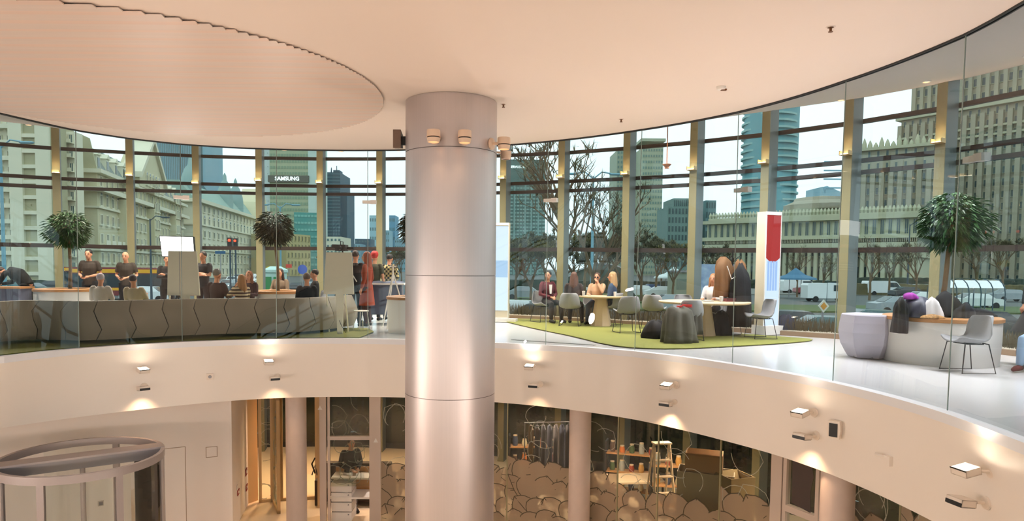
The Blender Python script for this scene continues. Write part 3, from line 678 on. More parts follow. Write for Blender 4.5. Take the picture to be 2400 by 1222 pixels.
# open beige glazed doors left of the counter (px 603-760)
def ledge(px0, px1, r): return pt(sf(px0, r), r), pt(sf(px1, r), r)
d = empty('door_4', kind='structure')
b = MB(); p, q = ledge(603, 662, 9.6); frame = lambda p, q, z0, z1, w, dd: (seg_box(b, p, q, z1 - w, z1, z1 - w, z1, dd), seg_box(b, p, q, z0, z0 + w, z0, z0 + w, dd))
def door_leaf(parent, p, q, z0, z1, w, m, etch=True, nm='leaf_frame', seed=1):
    global b
    b = MB(); P = Vector((*p, 0)); Q = Vector((*q, 0)); D = (Q - P).normalized()
    for a_, c_ in ((P, P + D * w), (Q - D * w, Q)): seg_box(b, a_, c_, z0, z1, z0, z1, .07)
    seg_box(b, p, q, z1 - w, z1, z1 - w, z1, .07); seg_box(b, p, q, z0, z0 + w, z0, z0 + w, .07); b.build(nm, m, parent)
    g = MB(); g.add([(*p, z0), (*q, z0), (*q, z1), (*p, z1)], [(0, 1, 2, 3)]); g.build('pane', M_shopg, parent)
    if etch:
        rnd = random.Random(seed); e = MB(); L = (Q - P).length
        for k_ in range(9):
            Pp = leaf_poly(rnd.uniform(.1, L - .1), rnd.uniform(z0 + .2, z1 - .3), rnd.uniform(.3, .45), rnd.uniform(0, 6))[:17]
            for (xa, za_), (xb, zb_) in zip(Pp, Pp[1:]):
                if min(xa, xb) < 0 or max(xa, xb) > L: continue
                A = P + D * xa; B_ = P + D * xb; nn_ = Vector((D.y, -D.x, 0)) * .01
                e.tube([(A.x + nn_.x, A.y + nn_.y, za_), (B_.x + nn_.x, B_.y + nn_.y, zb_)], .006, 4)
        e.build('etched_outline', M_filmline, parent, kind='stuff')
M_frb = mat('door_frame_gold', S(206, 176, 130), .45)
door_leaf(d, *ledge(605, 640, 9.9), LOWZ, SLABB, .07, M_frb, True, seed=2)
door_leaf(d, pt(sf(640, 9.9), 9.9), pt(sf(652, 9.0), 9.0), LOWZ, SLABB - .35, .07, M_frb, True, seed=3)
door_leaf(d, pt(sf(655, 9.9), 9.9), pt(sf(745, 9.9), 9.9), LOWZ, SLABB - .3, .07, M_frb, False, seed=4)
b = MB(); p, q = ledge(603, 760, 9.92); seg_box(b, p, q, SLABB - .36, SLABB - .28, SLABB - .36, SLABB - .28, .1); b.build('door_head', M_frb, d)
p = pt(sf(752, 9.0), 9.0); q = pt(sf(752, 9.9), 9.9); b = MB(); seg_box(b, pt(sf(744, 9.3), 9.3), pt(sf(757, 9.3), 9.3), LOWZ, SLABB, LOWZ, SLABB, .14); b.build('jamb', M_frb, d)
b = MB(); x, y = pt(sf(738, 9.5), 9.5); b.tube([(x, y, LOWZ + .75), (x - .05, y - .1, LOWZ + 1.0), (x + .03, y - .1, LOWZ + 1.15)], .02, 6); b.tube([(x - .06, y - .06, LOWZ + .72), (x, y, LOWZ + .95), (x + .05, y, LOWZ + .7)], .015, 6); b.build('pull_handle', M_black, d)
# counter behind the pane: worktop, drawers, terminal
def lf(px, Y, z=LOWZ): return dep(px, Y, 1100)[0]
Yc = ray_ring(818, 1150, lambda t: RS).y + .08
ctr = empty('service_counter', (lf(820, Yc), Yc + .1, LOWZ), 0, 'pale counter with oak shelf behind the low window', 'counter')
zt = at_y(820, 1168, Yc).z - LOWZ; zs = at_y(820, 1140, Yc).z - LOWZ; hwid = (lf(868, Yc) - lf(772, Yc)) / 2
b = MB(); b.box(-hwid, -.05, zt - .04, hwid, .55, zt); b.build('worktop', M_white, ctr)
b = MB(); b.box(-hwid, .5, zt, hwid, .54, zs + .25); b.build('back_board', M_wood, ctr)
b = MB(); b.box(-hwid, .05, zs + .1, hwid, .5, zs + .14); b.build('shelf', M_white, ctr)
for j, zz_ in enumerate((0, .22, .44, .66)):
    b = MB(); b.box(-hwid + .02, -.03, zz_ + .01, 0.02, .5, zz_ + .205); dr = b.build('drawer', M_white, ctr)
    b = MB(); b.lathe([(.015, 0), (.012, .02)], 10, M=T(-.05, -.03, zz_ + .16) @ Matrix.Rotation(PI / 2, 4, 'X')); b.build('knob', M_grey, dr)
o = empty('card_terminal', (lf(808, Yc + .15), Yc + .2, LOWZ + zt), -.3, 'small white card terminal with a dark screen on the counter', 'card terminal')
M = Matrix.Rotation(-.5, 4, 'X'); b = MB(); b.box(-.11, -.12, .03, .11, .1, .10, M); b.box(-.09, -.06, 0, .09, .08, .05); b.build('casing', M_white, o); b = MB(); b.box(-.07, 0, .10, .05, .07, .106, M); b.build('screen', M_black, o); b = MB(); b.box(-.05, .015, .106, .03, .055, .109, M); b.build('display', mat('term_display', S(230, 240, 240), .3, emit=(.8, .9, .9), estr=.6), o)
# revolving door drum
RX, RY, RR, RZT = -6.58, 10.75, 1.19, -1.60
rd = empty('revolving_door', (RX, RY, LOWZ), 0, 'round glass and grey steel revolving door drum at lower left', 'revolving door')
M_rd = mat('drum_steel', S(176, 168, 168), .35, .5); H_ = RZT - LOWZ
b = MB(); b.lathe([(RR - .05, H_ - .12), (RR, H_ - .12), (RR, H_), (RR - .06, H_), (RR - .06, H_ - .12)], 64, cap=False); b.build('top_ring', M_rd, rd, smooth=True)
b = MB(); b.lathe([(RR - .05, 0), (RR, 0), (RR, .1), (RR - .06, .1), (RR - .06, 0)], 64, cap=False); b.build('floor_ring', M_rd, rd, smooth=True)
ba = math.radians(34)
bm_ = Rz(ba); b = MB(); b.box(-RR + .02, -.16, H_ - .02, RR - .02, .16, H_ + .01, bm_); b.build('top_beam', M_rd, rd)
b = MB(); b.box(-RR + .04, -.15, H_ - .18, RR - .04, -.13, H_ - .02, bm_); b.box(-RR + .04, .13, H_ - .18, RR - .04, .15, H_ - .02, bm_); b.build('beam_web', M_grey, rd)
for a in (math.radians(v) for v in (34, 60, 214, 240, 95, 275, 325, 15)):
    M = Rz(a); b = MB(); w = .05 if a not in (0,) else .02
    b.box(RR - .06, -w, 0, RR - .005, w, H_ - .1, M); b.build('upright', M_rd, rd)
for k_ in range(24):
    pass
for a0, a1 in ((34, 95), (214, 275), (275, 325), (95, 150), (325, 374)):
    b = MB(); R_ = [(*[RR_ for RR_ in ((RR - .03) * math.cos(math.radians(a0 + (a1 - a0) * q / 10)), (RR - .03) * math.sin(math.radians(a0 + (a1 - a0) * q / 10)))],) for q in range(11)]
    vs = []
    for x, y in R_: vs += [(x, y, .1), (x, y, H_ - .12)]
    b.add(vs, [(2 * q, 2 * q + 2, 2 * q + 3, 2 * q + 1) for q in range(10)]); b.build('curved_glass', M_glass, rd)
M_darkp = mat('door_wing_dark', S(70, 66, 60), .4)
b = MB(); M = Rz(ba + .1); b.box(.75, -.02, .1, RR - .06, .02, H_ - .18, M); b.build('door_wing', M_darkp, rd)
b = MB(); b.tube([(0, 0, 0), (0, 0, H_ - .1)], .04, 10); b.build('centre_shaft', M_rd, rd)
def inshop(px, Y, m=.75):
    while polar(dep(px, Y, 1100))[1] < RS + m: Y += .05
    return Y
# ---------- things inside the shop (lower level, right)
def ground(px, py): return flr(px, py, LOWZ)
def box_thing(name, lab, cat, px, Y, ztop, zbot, w, d, m, rz=.2, flap=True):
    Y = inshop(px, Y); x = dep(px, Y, 1100)[0]; o = empty(name, (x, Y, zbot), rz, lab, cat)
    h = ztop - zbot; b = MB(); t = .015
    b.box(-w / 2, -d / 2, 0, w / 2, d / 2, t); b.box(-w / 2, -d / 2, t, w / 2, -d / 2 + t, h); b.box(-w / 2, d / 2 - t, t, w / 2, d / 2, h); b.box(-w / 2, -d / 2 + t, t, -w / 2 + t, d / 2 - t, h); b.box(w / 2 - t, -d / 2 + t, t, w / 2, d / 2 - t, h)
    b.build('box_body', m, o)
    if flap:
        for q in (0, 1):
            b = MB(); M = T(0, (-d / 2 if q else d / 2), h) @ Matrix.Rotation((-1 if q else 1) * .9, 4, 'X'); b.box(-w / 2, 0 if q else -.25, 0, w / 2, .25 if q else 0, .012, M); b.build('flap', m, o)
    return o
M_card = mat('cardboard', S(150, 110, 68), .8, noise=.15, scale=5)
M_carte = mat('pale_panel', S(166, 146, 114), .7, noise=.2, scale=3)
Yb = 13.2
def zy(py, Y, px=1650): return at_y(px, py, Y).z
box_thing('storage_cabinet', 'tall pale panel crate standing in the shop under the carton', 'crate', 1655, 11.9, zy(1103, inshop(1655, 11.9)), LOWZ, 1.0, .5, M_carte, -.35, False)
box_thing('cardboard_box', 'open brown cardboard box on top of the tall crate', 'box', 1650, 11.9, zy(1058, inshop(1650, 11.9)) - .02, zy(1103, inshop(1655, 11.9)) + .005, .66, .42, M_card, -.35)
box_thing('cardboard_box', 'open olive cardboard box right of the tall crate', 'box', 1722, 12.1, zy(1112, inshop(1715, 12.1)), LOWZ, .5, .5, mat('cardboard_olive', S(136, 112, 70), .8), .3)
# ladder
Yl = inshop(1550, 12.3, .9); xl = dep(1550, Yl, 1100)[0]; lad = empty('step_ladder', (xl, Yl, LOWZ), .2, 'open metal step ladder standing in the shop', 'ladder')
Hl = zy(1042, Yl) - LOWZ
for s_ in (-1, 1):
    b = MB(); b.tube([(s_ * .26, -.35, 0), (s_ * .16, 0, Hl)], .025, 6); b.build('front_rail', M_woodl, lad)
    b = MB(); b.tube([(s_ * .26, .4, 0), (s_ * .16, 0.03, Hl)], .02, 6); b.build('rear_rail', M_woodl, lad)
for q in range(1, 7):
    f = q / 7; b = MB(); b.box(-.26 + .1 * f, -.35 * (1 - f) - .05, Hl * f - .012, .26 - .1 * f, -.35 * (1 - f) + .05, Hl * f + .012); b.build('tread', M_woodl, lad)
b = MB(); b.box(-.18, -.08, Hl, .18, .1, Hl + .03); b.build('top_step', M_woodl, lad)
# clothes rail with garments
Yr = inshop(1302, 14.5, 1.2); xr = dep(1302, Yr, 1050)[0]; zrl = zy(990, Yr, 1302)
rk = empty('clothes_rail', (xr, Yr, LOWZ), .15, 'clothes rail on two posts behind the left pillar panes', 'clothes rail')
hr = zrl - LOWZ; b = MB(); b.tube([(-.7, 0, 0), (-.7, 0, hr), (.7, 0, hr), (.7, 0, 0)], .018, 6); b.build('rail_frame', M_grey, rk)
b = MB(); b.box(-.75, -.25, 0, -.65, .25, .04); b.build('foot', M_grey, rk); b = MB(); b.box(.65, -.25, 0, .75, .25, .04); b.build('foot', M_grey, rk)
gc = [(96, 70, 40), (60, 56, 62), (88, 84, 92), (70, 70, 84), (110, 100, 100), (46, 50, 70), (80, 74, 80), (40, 44, 60), (120, 110, 108)]
gn = ['brown', 'charcoal', 'grey', 'slate', 'pale grey', 'navy', 'ash grey', 'dark blue', 'light grey']
for q, c in enumerate(gc):
    xq = xr - .55 + q * .14; b = MB(); R_ = []
    for z_, wx, wy in ((0, .03, .04), (-.06, .035, .2), (-.12, .04, .23), (-.6, .045, .2), (-1.05, .05, .24)):
        R_.append([(wx * math.cos(2 * PI * j / 10), wy * math.sin(2 * PI * j / 10), z_) for j in range(10)])
    o = empty('hanging_garment', (xq, Yr + (xq - xr) * .15, LOWZ + hr - .06), .15, gn[q] + ' garment on the clothes rail, number %s from the left' % ['one', 'two', 'three', 'four', 'five', 'six', 'seven', 'eight', 'nine'][q], 'garment', 'garments on the clothes rail')
    b.loft(R_); b.build('cloth', mat('garment_' + gn[q].replace(' ', '_'), S(*c), .8), o, smooth=True); b = MB(); b.tube([(0, -.15, -.06), (0, 0, 0), (0, .15, -.06)], .006, 4); b.tube([(0, 0, 0), (0, 0, .06)], .005, 4); b.build('hanger', M_grey, o)
# shop tables, crates and flowers
def small_table(px, Y, top, w, d, lab, rz=0, m=M_woodl):
    Y = inshop(px, Y, .95)
    x = dep(px, Y, 1100)[0]; o = empty('shop_table', (x, Y, LOWZ), rz, lab, 'table')
    b = MB(); b.box(-w / 2, -d / 2, top - .04, w / 2, d / 2, top); b.build('table_top', m, o)
    for sx in (-1, 1):
        for sy in (-1, 1): b = MB(); b.box(sx * (w / 2 - .05) - .02, sy * (d / 2 - .05) - .02, 0, sx * (w / 2 - .05) + .02, sy * (d / 2 - .05) + .02, top - .04); b.build('leg', M_black, o)
    return o
small_table(1770, 12.2, .78, 1.1, .7, 'white display table with orange flowers at the right of the shop', .2, M_white)
small_table(1440, 13.6, .8, 1.0, .6, 'low wooden display table left of the ladder', -.1)
small_table(1470, 15.6, .8, 1.6, .7, 'long wooden table at the back of the shop', .1)
small_table(1210, 14.2, .8, .9, .6, 'dark shop table just right of the big column', .1)
def heap_flowers(px, Y, z, lab, cols, cnt=26, r=.4, seed=1):
    Y = inshop(px, Y, .95)
    x = dep(px, Y, 1100)[0]; o = empty('flower_tray', (x, Y, z), 0, lab, 'flowers'); rnd = random.Random(seed)
    b = MB(); b.lathe([(r * .9, 0), (r, .07), (r * .95, .07), (r * .85, .01)], 16, cap=False); b.box(-r * .6, -r * .6, 0, r * .6, r * .6, .03); b.build('tray', M_card, o)
    for ci, c in enumerate(cols):
        b = MB()
        for q in range(cnt): a_ = rnd.uniform(0, 6.3); rr_ = rnd.uniform(0, r * .85); b.ell((rr_ * math.cos(a_), rr_ * math.sin(a_), rnd.uniform(.06, .25)), (.035, .035, .03), 6, 4)
        b.build('blossoms', mat('blossom_%d_%d_%d' % c, S(*c), .7), o, kind='stuff')
heap_flowers(1775, 12.2, LOWZ + .785, 'tray heaped with orange and cream flowers on the white table', [(220, 110, 30), (230, 200, 150), (70, 80, 40)], 30, .45, 3)
heap_flowers(1440, 13.6, LOWZ + .805, 'tray of pale flowers on the low wooden table', [(200, 190, 160), (120, 60, 50), (80, 80, 50)], 18, .3, 5)
heap_flowers(1210, 14.2, LOWZ + .805, 'dark red flowers on the table by the big column', [(120, 30, 30), (160, 120, 60), (40, 40, 30)], 18, .3, 6)
for px, Y, lab, c in ((1640, 13.8, 'wicker hamper behind the ladder in the shop', (140, 104, 60)), (1420, 13.6, 'dark crate by the shop window left of the ladder', (60, 50, 44)), (1235, 13.4, 'low dark basket on the shop floor near the big column', (66, 50, 34))):
    Y = inshop(px, Y, 1.6); x = dep(px, Y, 1100)[0]; o = empty('storage_basket', (x, Y, LOWZ), .3, lab, 'basket'); b = MB(); b.lathe([(.24, 0), (.3, .45), (.27, .45), (.22, .03), (0, .03)], 14, cap=False); b.build('basket_body', mat('basket_%d' % c[0], S(*c), .8, noise=.4, scale=20), o); b = MB(); b.tube([(-.28, 0, .42), (-.2, 0, .6), (0, 0, .68), (.2, 0, .6), (.28, 0, .42)], .015, 6); b.build('basket_handle', M_card, o)
# sofa seen behind the counter pane
xs, ys = dep(835, 16.2, 1100); o = empty('lounge_sofa', (xs, ys, LOWZ), 0, 'dark patterned sofa in the room behind the counter', 'sofa')
b = MB(); b.box(-.8, -.4, .1, .8, .4, .42); b.build('seat', mat('sofa_brown', S(60, 48, 34), .8, noise=.4, scale=8), o); b = MB(); b.box(-.8, .2, .42, .8, .4, .85); b.build('backrest', mat('sofa_brown', S(1, 1, 1)), o); b = MB(); b.box(-.9, -.4, 0, -.8, .4, .6); b.box(.8, -.4, 0, .9, .4, .6); b.build('armrest', mat('sofa_brown', S(1, 1, 1)), o)
# room lamps of the lower level
for px, Y, z in ((650, 18.0, -1.35), (690, 17, -1.35), (820, 17.5, -1.35), (980, 16.5, -1.35), (1250, 15.5, -1.35), (1440, 14.6, -1.35), (1600, 13.6, -1.35), (1740, 12.8, -1.35), (1990, 11.2, -1.35), (2150, 10.0, -1.35)):
    x = dep(px, Y, 1000)[0]; warm = px < 900
    o = empty('ceiling_downlight', (x, Y, SLABB), 0, 'recessed round downlight in the lower ceiling, %s' % {650: 'over the corridor', 690: 'over the beige doors', 820: 'behind the counter', 980: 'behind the big column', 1250: 'above the clothes rail', 1440: 'above the low table', 1600: 'above the ladder', 1740: 'above the white table', 1990: 'by the near pillar', 2150: 'at the far right pane'}[px], 'ceiling light', 'downlights of the lower level')
    b = MB(); b.lathe([(.09, 0), (.09, -.015), (.07, -.015), (.065, 0)], 20, cap=False); b.build('bezel', M_white, o); b = MB(); b.lathe([(0, -.004), (.066, -.004)], 16, cap=False); b.build('lens', M_lamp, o)
    light('SPOT', (0, 0, -.05), LOWER * (6.5 if warm else 7.0), WARM2 if warm else WARM, .08, o, spot=2.6, name='downlight')

# open display racks with small wares at the back of the shop
WC = [(150, 60, 40), (206, 190, 150), (70, 90, 60), (190, 140, 70), (90, 70, 60), (160, 160, 150), (60, 70, 90), (200, 110, 50)]; WN = ['brick red', 'cream', 'moss green', 'ochre', 'brown', 'light grey', 'slate blue', 'orange']
for ri, (px, Y, lab) in enumerate(((1480, 16.2, 'left'), (1590, 15.2, 'middle'), (1250, 16.8, 'side'))):
    x = dep(px, Y, 1100)[0]; o = empty('display_rack', (x, Y, LOWZ), .15 * ri - .3, 'open dark metal display rack at the back of the shop, %s one' % lab, 'rack', 'display racks in the shop')
    for s in (-.6, .6): b = MB(); b.box(s - .02, -.16, 0, s + .02, .16, 1.5); b.build('upright', M_black, o)
    for k_, z_ in enumerate((.3, .75, 1.2)):
        b = MB(); b.box(-.6, -.16, z_, .6, .16, z_ + .025); b.build('shelf', M_wood, o)
        for q in range(5):
            ci = (q * 3 + k_ * 2 + ri) % 8; xx = -.46 + q * .23; a_ = o.rotation_euler.z; X_ = x + math.cos(a_) * xx; Y_ = Y + math.sin(a_) * xx
            j = empty('storage_jar', (X_, Y_, LOWZ + z_ + .0255), a_, '%s jar, %s from the left on the %s shelf of the %s rack' % (WN[ci], ['first', 'second', 'third', 'fourth', 'fifth'][q], ['lowest', 'middle', 'top'][k_], lab), 'jar', 'jars on the display racks'); h_ = .14 + .05 * ((q + k_) % 3)
            b = MB(); b.lathe([(.06, 0), (.07, h_ * .5), (.05, h_)], 12); b.build('jar_body', mat('ware_%d' % ci, S(*WC[ci]), .4), j, smooth=True); b = MB(); b.lathe([(.052, h_), (.052, h_ + .025), (0, h_ + .03)], 12, cap=False); b.build('lid', M_woodl, j)
# ================================================================== UPPER LEVEL FURNITURE
def rug(name, px, lab, off=.012):
    P = [flr(x, y) for x, y in px]; Q = []
    # smooth closed outline
    n_ = len(P)
    for i in range(n_):
        for u in (0, .33, .66):
            p0, p1, p2, p3 = P[i - 1], P[i], P[(i + 1) % n_], P[(i + 2) % n_]
            Q.append(tuple(.5 * ((2 * p1[k]) + (-p0[k] + p2[k]) * u + (2 * p0[k] - 5 * p1[k] + 4 * p2[k] - p3[k]) * u * u + (-p0[k] + 3 * p1[k] - 3 * p2[k] + p3[k]) * u ** 3) for k in (0, 1)))
    b = MB(); b.prism(Q, .013, .013 + off); return b.build(name, M_rug, label=lab, cat='rug')
rug('floor_rug', [(1170, 749), (1300, 752), (1500, 763), (1700, 782), (1850, 793), (1905, 799), (1850, 806), (1700, 815), (1560, 820), (1440, 813), (1340, 790), (1240, 769)], 'large olive green rug under the grey chairs and round tables')
lp = [flr(x, y) for x, y in [(876, 780), (862, 772), (700, 768), (400, 774), (100, 790), (-60, 800)]]
tmin = polar(flr(-60, 838))[0]; tmax = polar(flr(850, 790))[0]
inner = [pt(tmin + (tmax - tmin) * k / 20, rB(tmin + (tmax - tmin) * k / 20) + .06 + .02 * 0) for k in range(21)]
b = MB(); b.prism(inner + lp, .013, .025); b.build('floor_rug', M_rug, label='olive green rug under the long grey sofa', cat='rug')
p0, p1 = flr(1200, 797), flr(1395, 810)
b = MB(); P = Vector((*p0, 0)); Q = Vector((*p1, 0)); 
seg_box(b, p0, p1, .001, .006, .001, .006, .10); b.build('floor_grille', mat('grille_dark', S(70, 70, 66), .5), label='narrow dark floor grille just inside the glass', cat='grille')
# long curved sofa, seen from its back
SP = [flr(x, y) for x, y in [(-60, 822), (60, 808), (190, 810), (280, 806), (380, 800), (500, 794), (590, 792), (690, 789), (770, 782), (833, 771)]]
def cat_s(P, m_=6):
    Q = []
    for i in range(len(P) - 1):
        p0 = P[max(i - 1, 0)]; p1 = P[i]; p2 = P[i + 1]; p3 = P[min(i + 2, len(P) - 1)]
        for q in range(m_):
            u = q / m_; Q.append(tuple(.5 * ((2 * p1[k]) + (-p0[k] + p2[k]) * u + (2 * p0[k] - 5 * p1[k] + 4 * p2[k] - p3[k]) * u * u + (-p0[k] + 3 * p1[k] - 3 * p2[k] + p3[k]) * u ** 3) for k in (0, 1)))
    Q.append(P[-1]); return Q
sl = cat_s(SP, 8); acc = [0]
for a, c in zip(sl, sl[1:]): acc.append(acc[-1] + math.hypot(c[0] - a[0], c[1] - a[1]))
def sofa_at(s):
    s = max(0, min(acc[-1], s)); x = float(np.interp(s, acc, [p[0] for p in sl])); y = float(np.interp(s, acc, [p[1] for p in sl])); 
    x2 = float(np.interp(min(acc[-1], s + .05), acc, [p[0] for p in sl])); y2 = float(np.interp(min(acc[-1], s + .05), acc, [p[1] for p in sl])); x1 = float(np.interp(max(0, s - .05), acc, [p[0] for p in sl])); y1 = float(np.interp(max(0, s - .05), acc, [p[1] for p in sl]))
    d = Vector((x2 - x1, y2 - y1, 0)).normalized(); return Vector((x, y, 0)), Vector((-d.y, d.x, 0))
sofa = empty('curved_sofa', (0, 0, 0), 0, 'long curved taupe sofa of tall backed segments behind the left glass', 'sofa')
NSEG = 14; SL = acc[-1]
prof = [(0.03, .06), (-.05, .25), (-.07, .42), (-.03, .58), (.05, .70), (.09, .755), (.15, .76), (.18, .70), (.20, .5)]   # (depth, height)
for k_ in range(NSEG):
    b = MB(); R_ = []; s0, s1 = SL * k_ / NSEG, SL * (k_ + 1) / NSEG; nu = 5
    for q in range(nu + 1):
        ring_ = []
        for dd, hz in prof:
            wav = .055 * math.sin((hz - .1) / .62 * 2 * PI) * 1.0
            w = q / nu; s_ = (s0 + .008) * (1 - w) + (s1 - .008) * w + wav
            c, nn = sofa_at(s_); bul = -.02 * math.sin(PI * w)
            ring_.append(tuple(c + nn * (dd + bul) + Vector((0, 0, hz + .025))))
        R_.append(ring_)
    # thin shell: add inner side
    R_ = [r + [tuple(Vector(r[-1]) + Vector((0, 0, -.2))), tuple(Vector(r[0]) + (Vector(r[-1]) - Vector(r[0])) * Vector((1, 1, 0)))] for r in R_]
    b.loft(R_, cap=True); b.build('back_panel', M_sofa, sofa, smooth=True)
    b = MB(); R_ = []
    for q in range(4):
        s_ = (s0 + .006) + (s1 - s0 - .012) * q / 3; c, nn = sofa_at(s_)
        R_.append([tuple(c + nn * dd + Vector((0, 0, hz))) for dd, hz in ((.2, .15), (.2, .45), (.82, .45), (.88, .41), (.86, .15))])
    b.loft(R_); b.build('seat_cushion', mat('sofa_seat', S(86, 84, 88), .8), sofa, smooth=True)
# easel boards
def easel(px, Yb, pl, lab, split):
    x = at_y(px, 700, Yb).x; o = empty('easel_board', (x, Yb, .025), 0, lab, 'easel')
    s = Yb / F
    hd = [((u - px) * s, zfor(x, Yb, v)) for u, v in pl['head']]
    b = MB(); b.yprism([(u, z - .025) for u, z in hd], -.02, .02); b.build('board', M_cream, o)
    if split:
        b = MB(); xs_ = (split - px) * s; b.box(xs_ - .004, -.023, hd[2][1], xs_ + .004, -.019, hd[0][1] - .03); b.build('fold_line', M_grey, o)
    st = [((u - px) * s, max(0, zfor(x, Yb, v) - .025)) for u, v in pl['stem']]
    b = MB(); b.yprism(st, -.03, -.0); b.build('stem', M_cream, o)
    for u0_, v0, u1_, v1 in pl['legs']:
        b = MB(); b.tube([((u0_ - px) * s, .05, zfor(x, Yb, v0)), ((u1_ - px) * s, .38 if v1 < 790 else .05, .0)], .016, 6); b.build('leg', M_cream, o)
    b = MB(); b.tube([(((pl['stem'][3][0] + 5) - px) * s, -.035, .28), (((pl['stem'][3][0] + 9) - px) * s, -.06, .2), (((pl['stem'][3][0] + 20) - px) * s, -.04, .02)], .006, 5); b.build('cable', M_black, o)
easel(430, 13.85, dict(head=[(397, 589), (463, 589), (469, 693), (393, 693)], stem=[(424, 693), (446, 693), (445, 797), (431, 797)], legs=[(396, 693, 390, 797)]), 'cream easel board in front of the glowing studio lamp', 423)
easel(796, 14.4, dict(head=[(765, 592), (825, 592), (830, 690), (759, 690)], stem=[(787, 690), (806, 690), (803, 787), (791, 787)], legs=[(764, 690, 761, 784), (808, 690, 807, 784)]), 'cream easel board just left of the steel column', None)
# studio softbox lamp behind left easel
xs, ys = dep(416, 16.2); o = empty('studio_lamp', (xs, ys, 0), 0, 'bright square studio light panel on a thin stand', 'studio lamp')
zt, zb_ = zfor(xs, ys, 553), zfor(xs, ys, 603); s = ys / F
b = MB(); b.yprism([(-40 * s, zt), (40 * s, zt - .02), (43 * s, zt - .5), (-34 * s, zb_ - .0)], -.03, .03); b.build('lamp_case', M_black, o)
b = MB(); b.yprism([(-38 * s, zt - .02), (38.5 * s, zt - .035), (41 * s, zt - .48), (-33 * s, zb_ + .02)], -.036, -.031); b.build('light_panel', mat('softbox_glow', (1, 1, 1), .5, emit=(1, .98, .97), estr=3.0), o)
b = MB(); b.tube([(0, .04, 0), (0, .04, zt - .25)], .015, 6); b.tube([(-.3, .2, 0), (0, .04, .5)], .012, 5); b.tube([(.3, .2, 0), (0, .04, .5)], .012, 5); b.tube([(0, -.3, 0), (0, .04, .5)], .012, 5); b.build('tripod_stand', M_black, o)
# round planters with trees
def foliage(b, c, rx, rz_, n_, seed, ll=.17, droop=.6):
    rnd = random.Random(seed)
    for i in range(n_):
        a = rnd.uniform(0, 2 * PI); u = rnd.uniform(-.95, 1); rad = (rnd.random() ** .4)
        s_ = math.sqrt(max(0, 1 - u * u)); lump = 1 + .14 * math.sin(a * 3 + seed) + .1 * math.sin(a * 7)
        p = Vector((c[0] + math.cos(a) * s_ * rx * rad * lump, c[1] + math.sin(a) * s_ * rx * rad * lump, c[2] + u * rz_ * rad))
        d = Vector((math.cos(a) * (.5 + s_), math.sin(a) * (.5 + s_), -droop + u * .6 + rnd.uniform(-.35, .35))).normalized()
        sd = d.cross(Vector((rnd.uniform(-.4, .4), rnd.uniform(-.4, .4), 1))).normalized(); L_ = ll * rnd.uniform(.7, 1.2); w = L_ * .13
        up = sd.cross(d) * L_ * .07
        b.add([p, p + d * L_ * .45 + sd * w + up, p + d * L_ + Vector((0, 0, -.02)), p + d * L_ * .45 - sd * w + up], [(0, 1, 2, 3)])
def tree_planter(px, Y, D, h, base_lab, crown_px, crown_py, crx, crz, lean, lab_tree, rimw=1.0, seed=1, zb=0.0, n_=1500, leaf=None):
    x = dep(px, Y)[0]
    o = empty('round_planter', (x, Y, zb), 0, base_lab, 'planter', 'round white planters with wooden seat rims'); R = D / 2
    b = MB(); b.lathe([(R * .97, 0), (R * .975, .02), (R, h * .5), (R, h - .07)], 56, cap=False); b.build('drum', M_white, o, smooth=True)
    b = MB(); b.lathe([(R * .98, h - .07), (R * 1.03, h - .065), (R * 1.03, h - .012), (R * 1.0, h), (R * .62, h), (R * .60, h - .04)], 56, cap=False); b.build('seat_rim', M_wood, o, smooth=True)
    b = MB(); b.lathe([(R * .62, h - .05), (0, h - .04)], 32, cap=False); b.build('soil', M_soil, o)
    b = MB(); b.lathe([(R * .93, 0), (R * .93, .03)], 40, cap=False); b.build('plinth', M_black, o)
    tx = at_y(crown_px, crown_py, Y + lean[1]); t = empty('potted_tree', (x, Y, zb + h - .045), 0, lab_tree, 'tree', 'small leafy trees in round planters')
    c = (tx.x - x, lean[1], tx.z - (zb + h - .045))
    b = MB(); b.tube([(lean[0], 0, 0), (lean[0] + (c[0] - lean[0]) * .3 + .02, c[1] * .3, c[2] * .35), (lean[0] + (c[0] - lean[0]) * .7, c[1] * .7, c[2] * .7), (c[0], c[1], c[2])], [.045, .038, .034, .02], 8); b.build('trunk', M_bark, t, smooth=True)
    b = MB(); rnd = random.Random(seed)
    for q in range(9): a = q * .7; b.tube([(c[0], c[1], c[2] - crz * .6), (c[0] + math.cos(a) * crx * .3, c[1] + math.sin(a) * crx * .3, c[2] + rnd.uniform(-.1, .2) * crz), (c[0] + math.cos(a) * crx * .7, c[1] + math.sin(a) * crx * .7, c[2] + rnd.uniform(-.1, .6) * crz)], [.018, .012, .006], 5)
    b.build('branches', M_bark, t)
    b = MB(); foliage(b, c, crx * .72, crz * .92, n_, seed, .16); b.build('foliage', leaf or M_leaf, t, kind='stuff')
tree_planter(158, 16.6, 1.42, .85, 'round white planter with wooden rim, far left behind the sofa', 162, 538, .57, .47, (.05, 0), 'leafy tree with drooping crown at far left', seed=3)
tree_planter(650, 17.3, 1.34, .82, 'round white planter with wooden rim behind the middle of the sofa', 643, 536, .55, .46, (.02, 0), 'dark leafy tree behind the sofa middle', seed=5, leaf=M_leafb)
tree_planter(978, 15.15, 1.32, .80, 'round white planter half hidden behind the steel column', 984, 535, .58, .42, (.02, 0), 'leafy tree mostly hidden behind the steel column', seed=7, leaf=M_leafb)
tree_planter(2210, 10.95, 1.62, .74, 'large round white planter at right, heaped with coats', 2232, 520, .60, .50, (-.02, .1), 'bright green leafy tree at the right', seed=9, n_=1900)
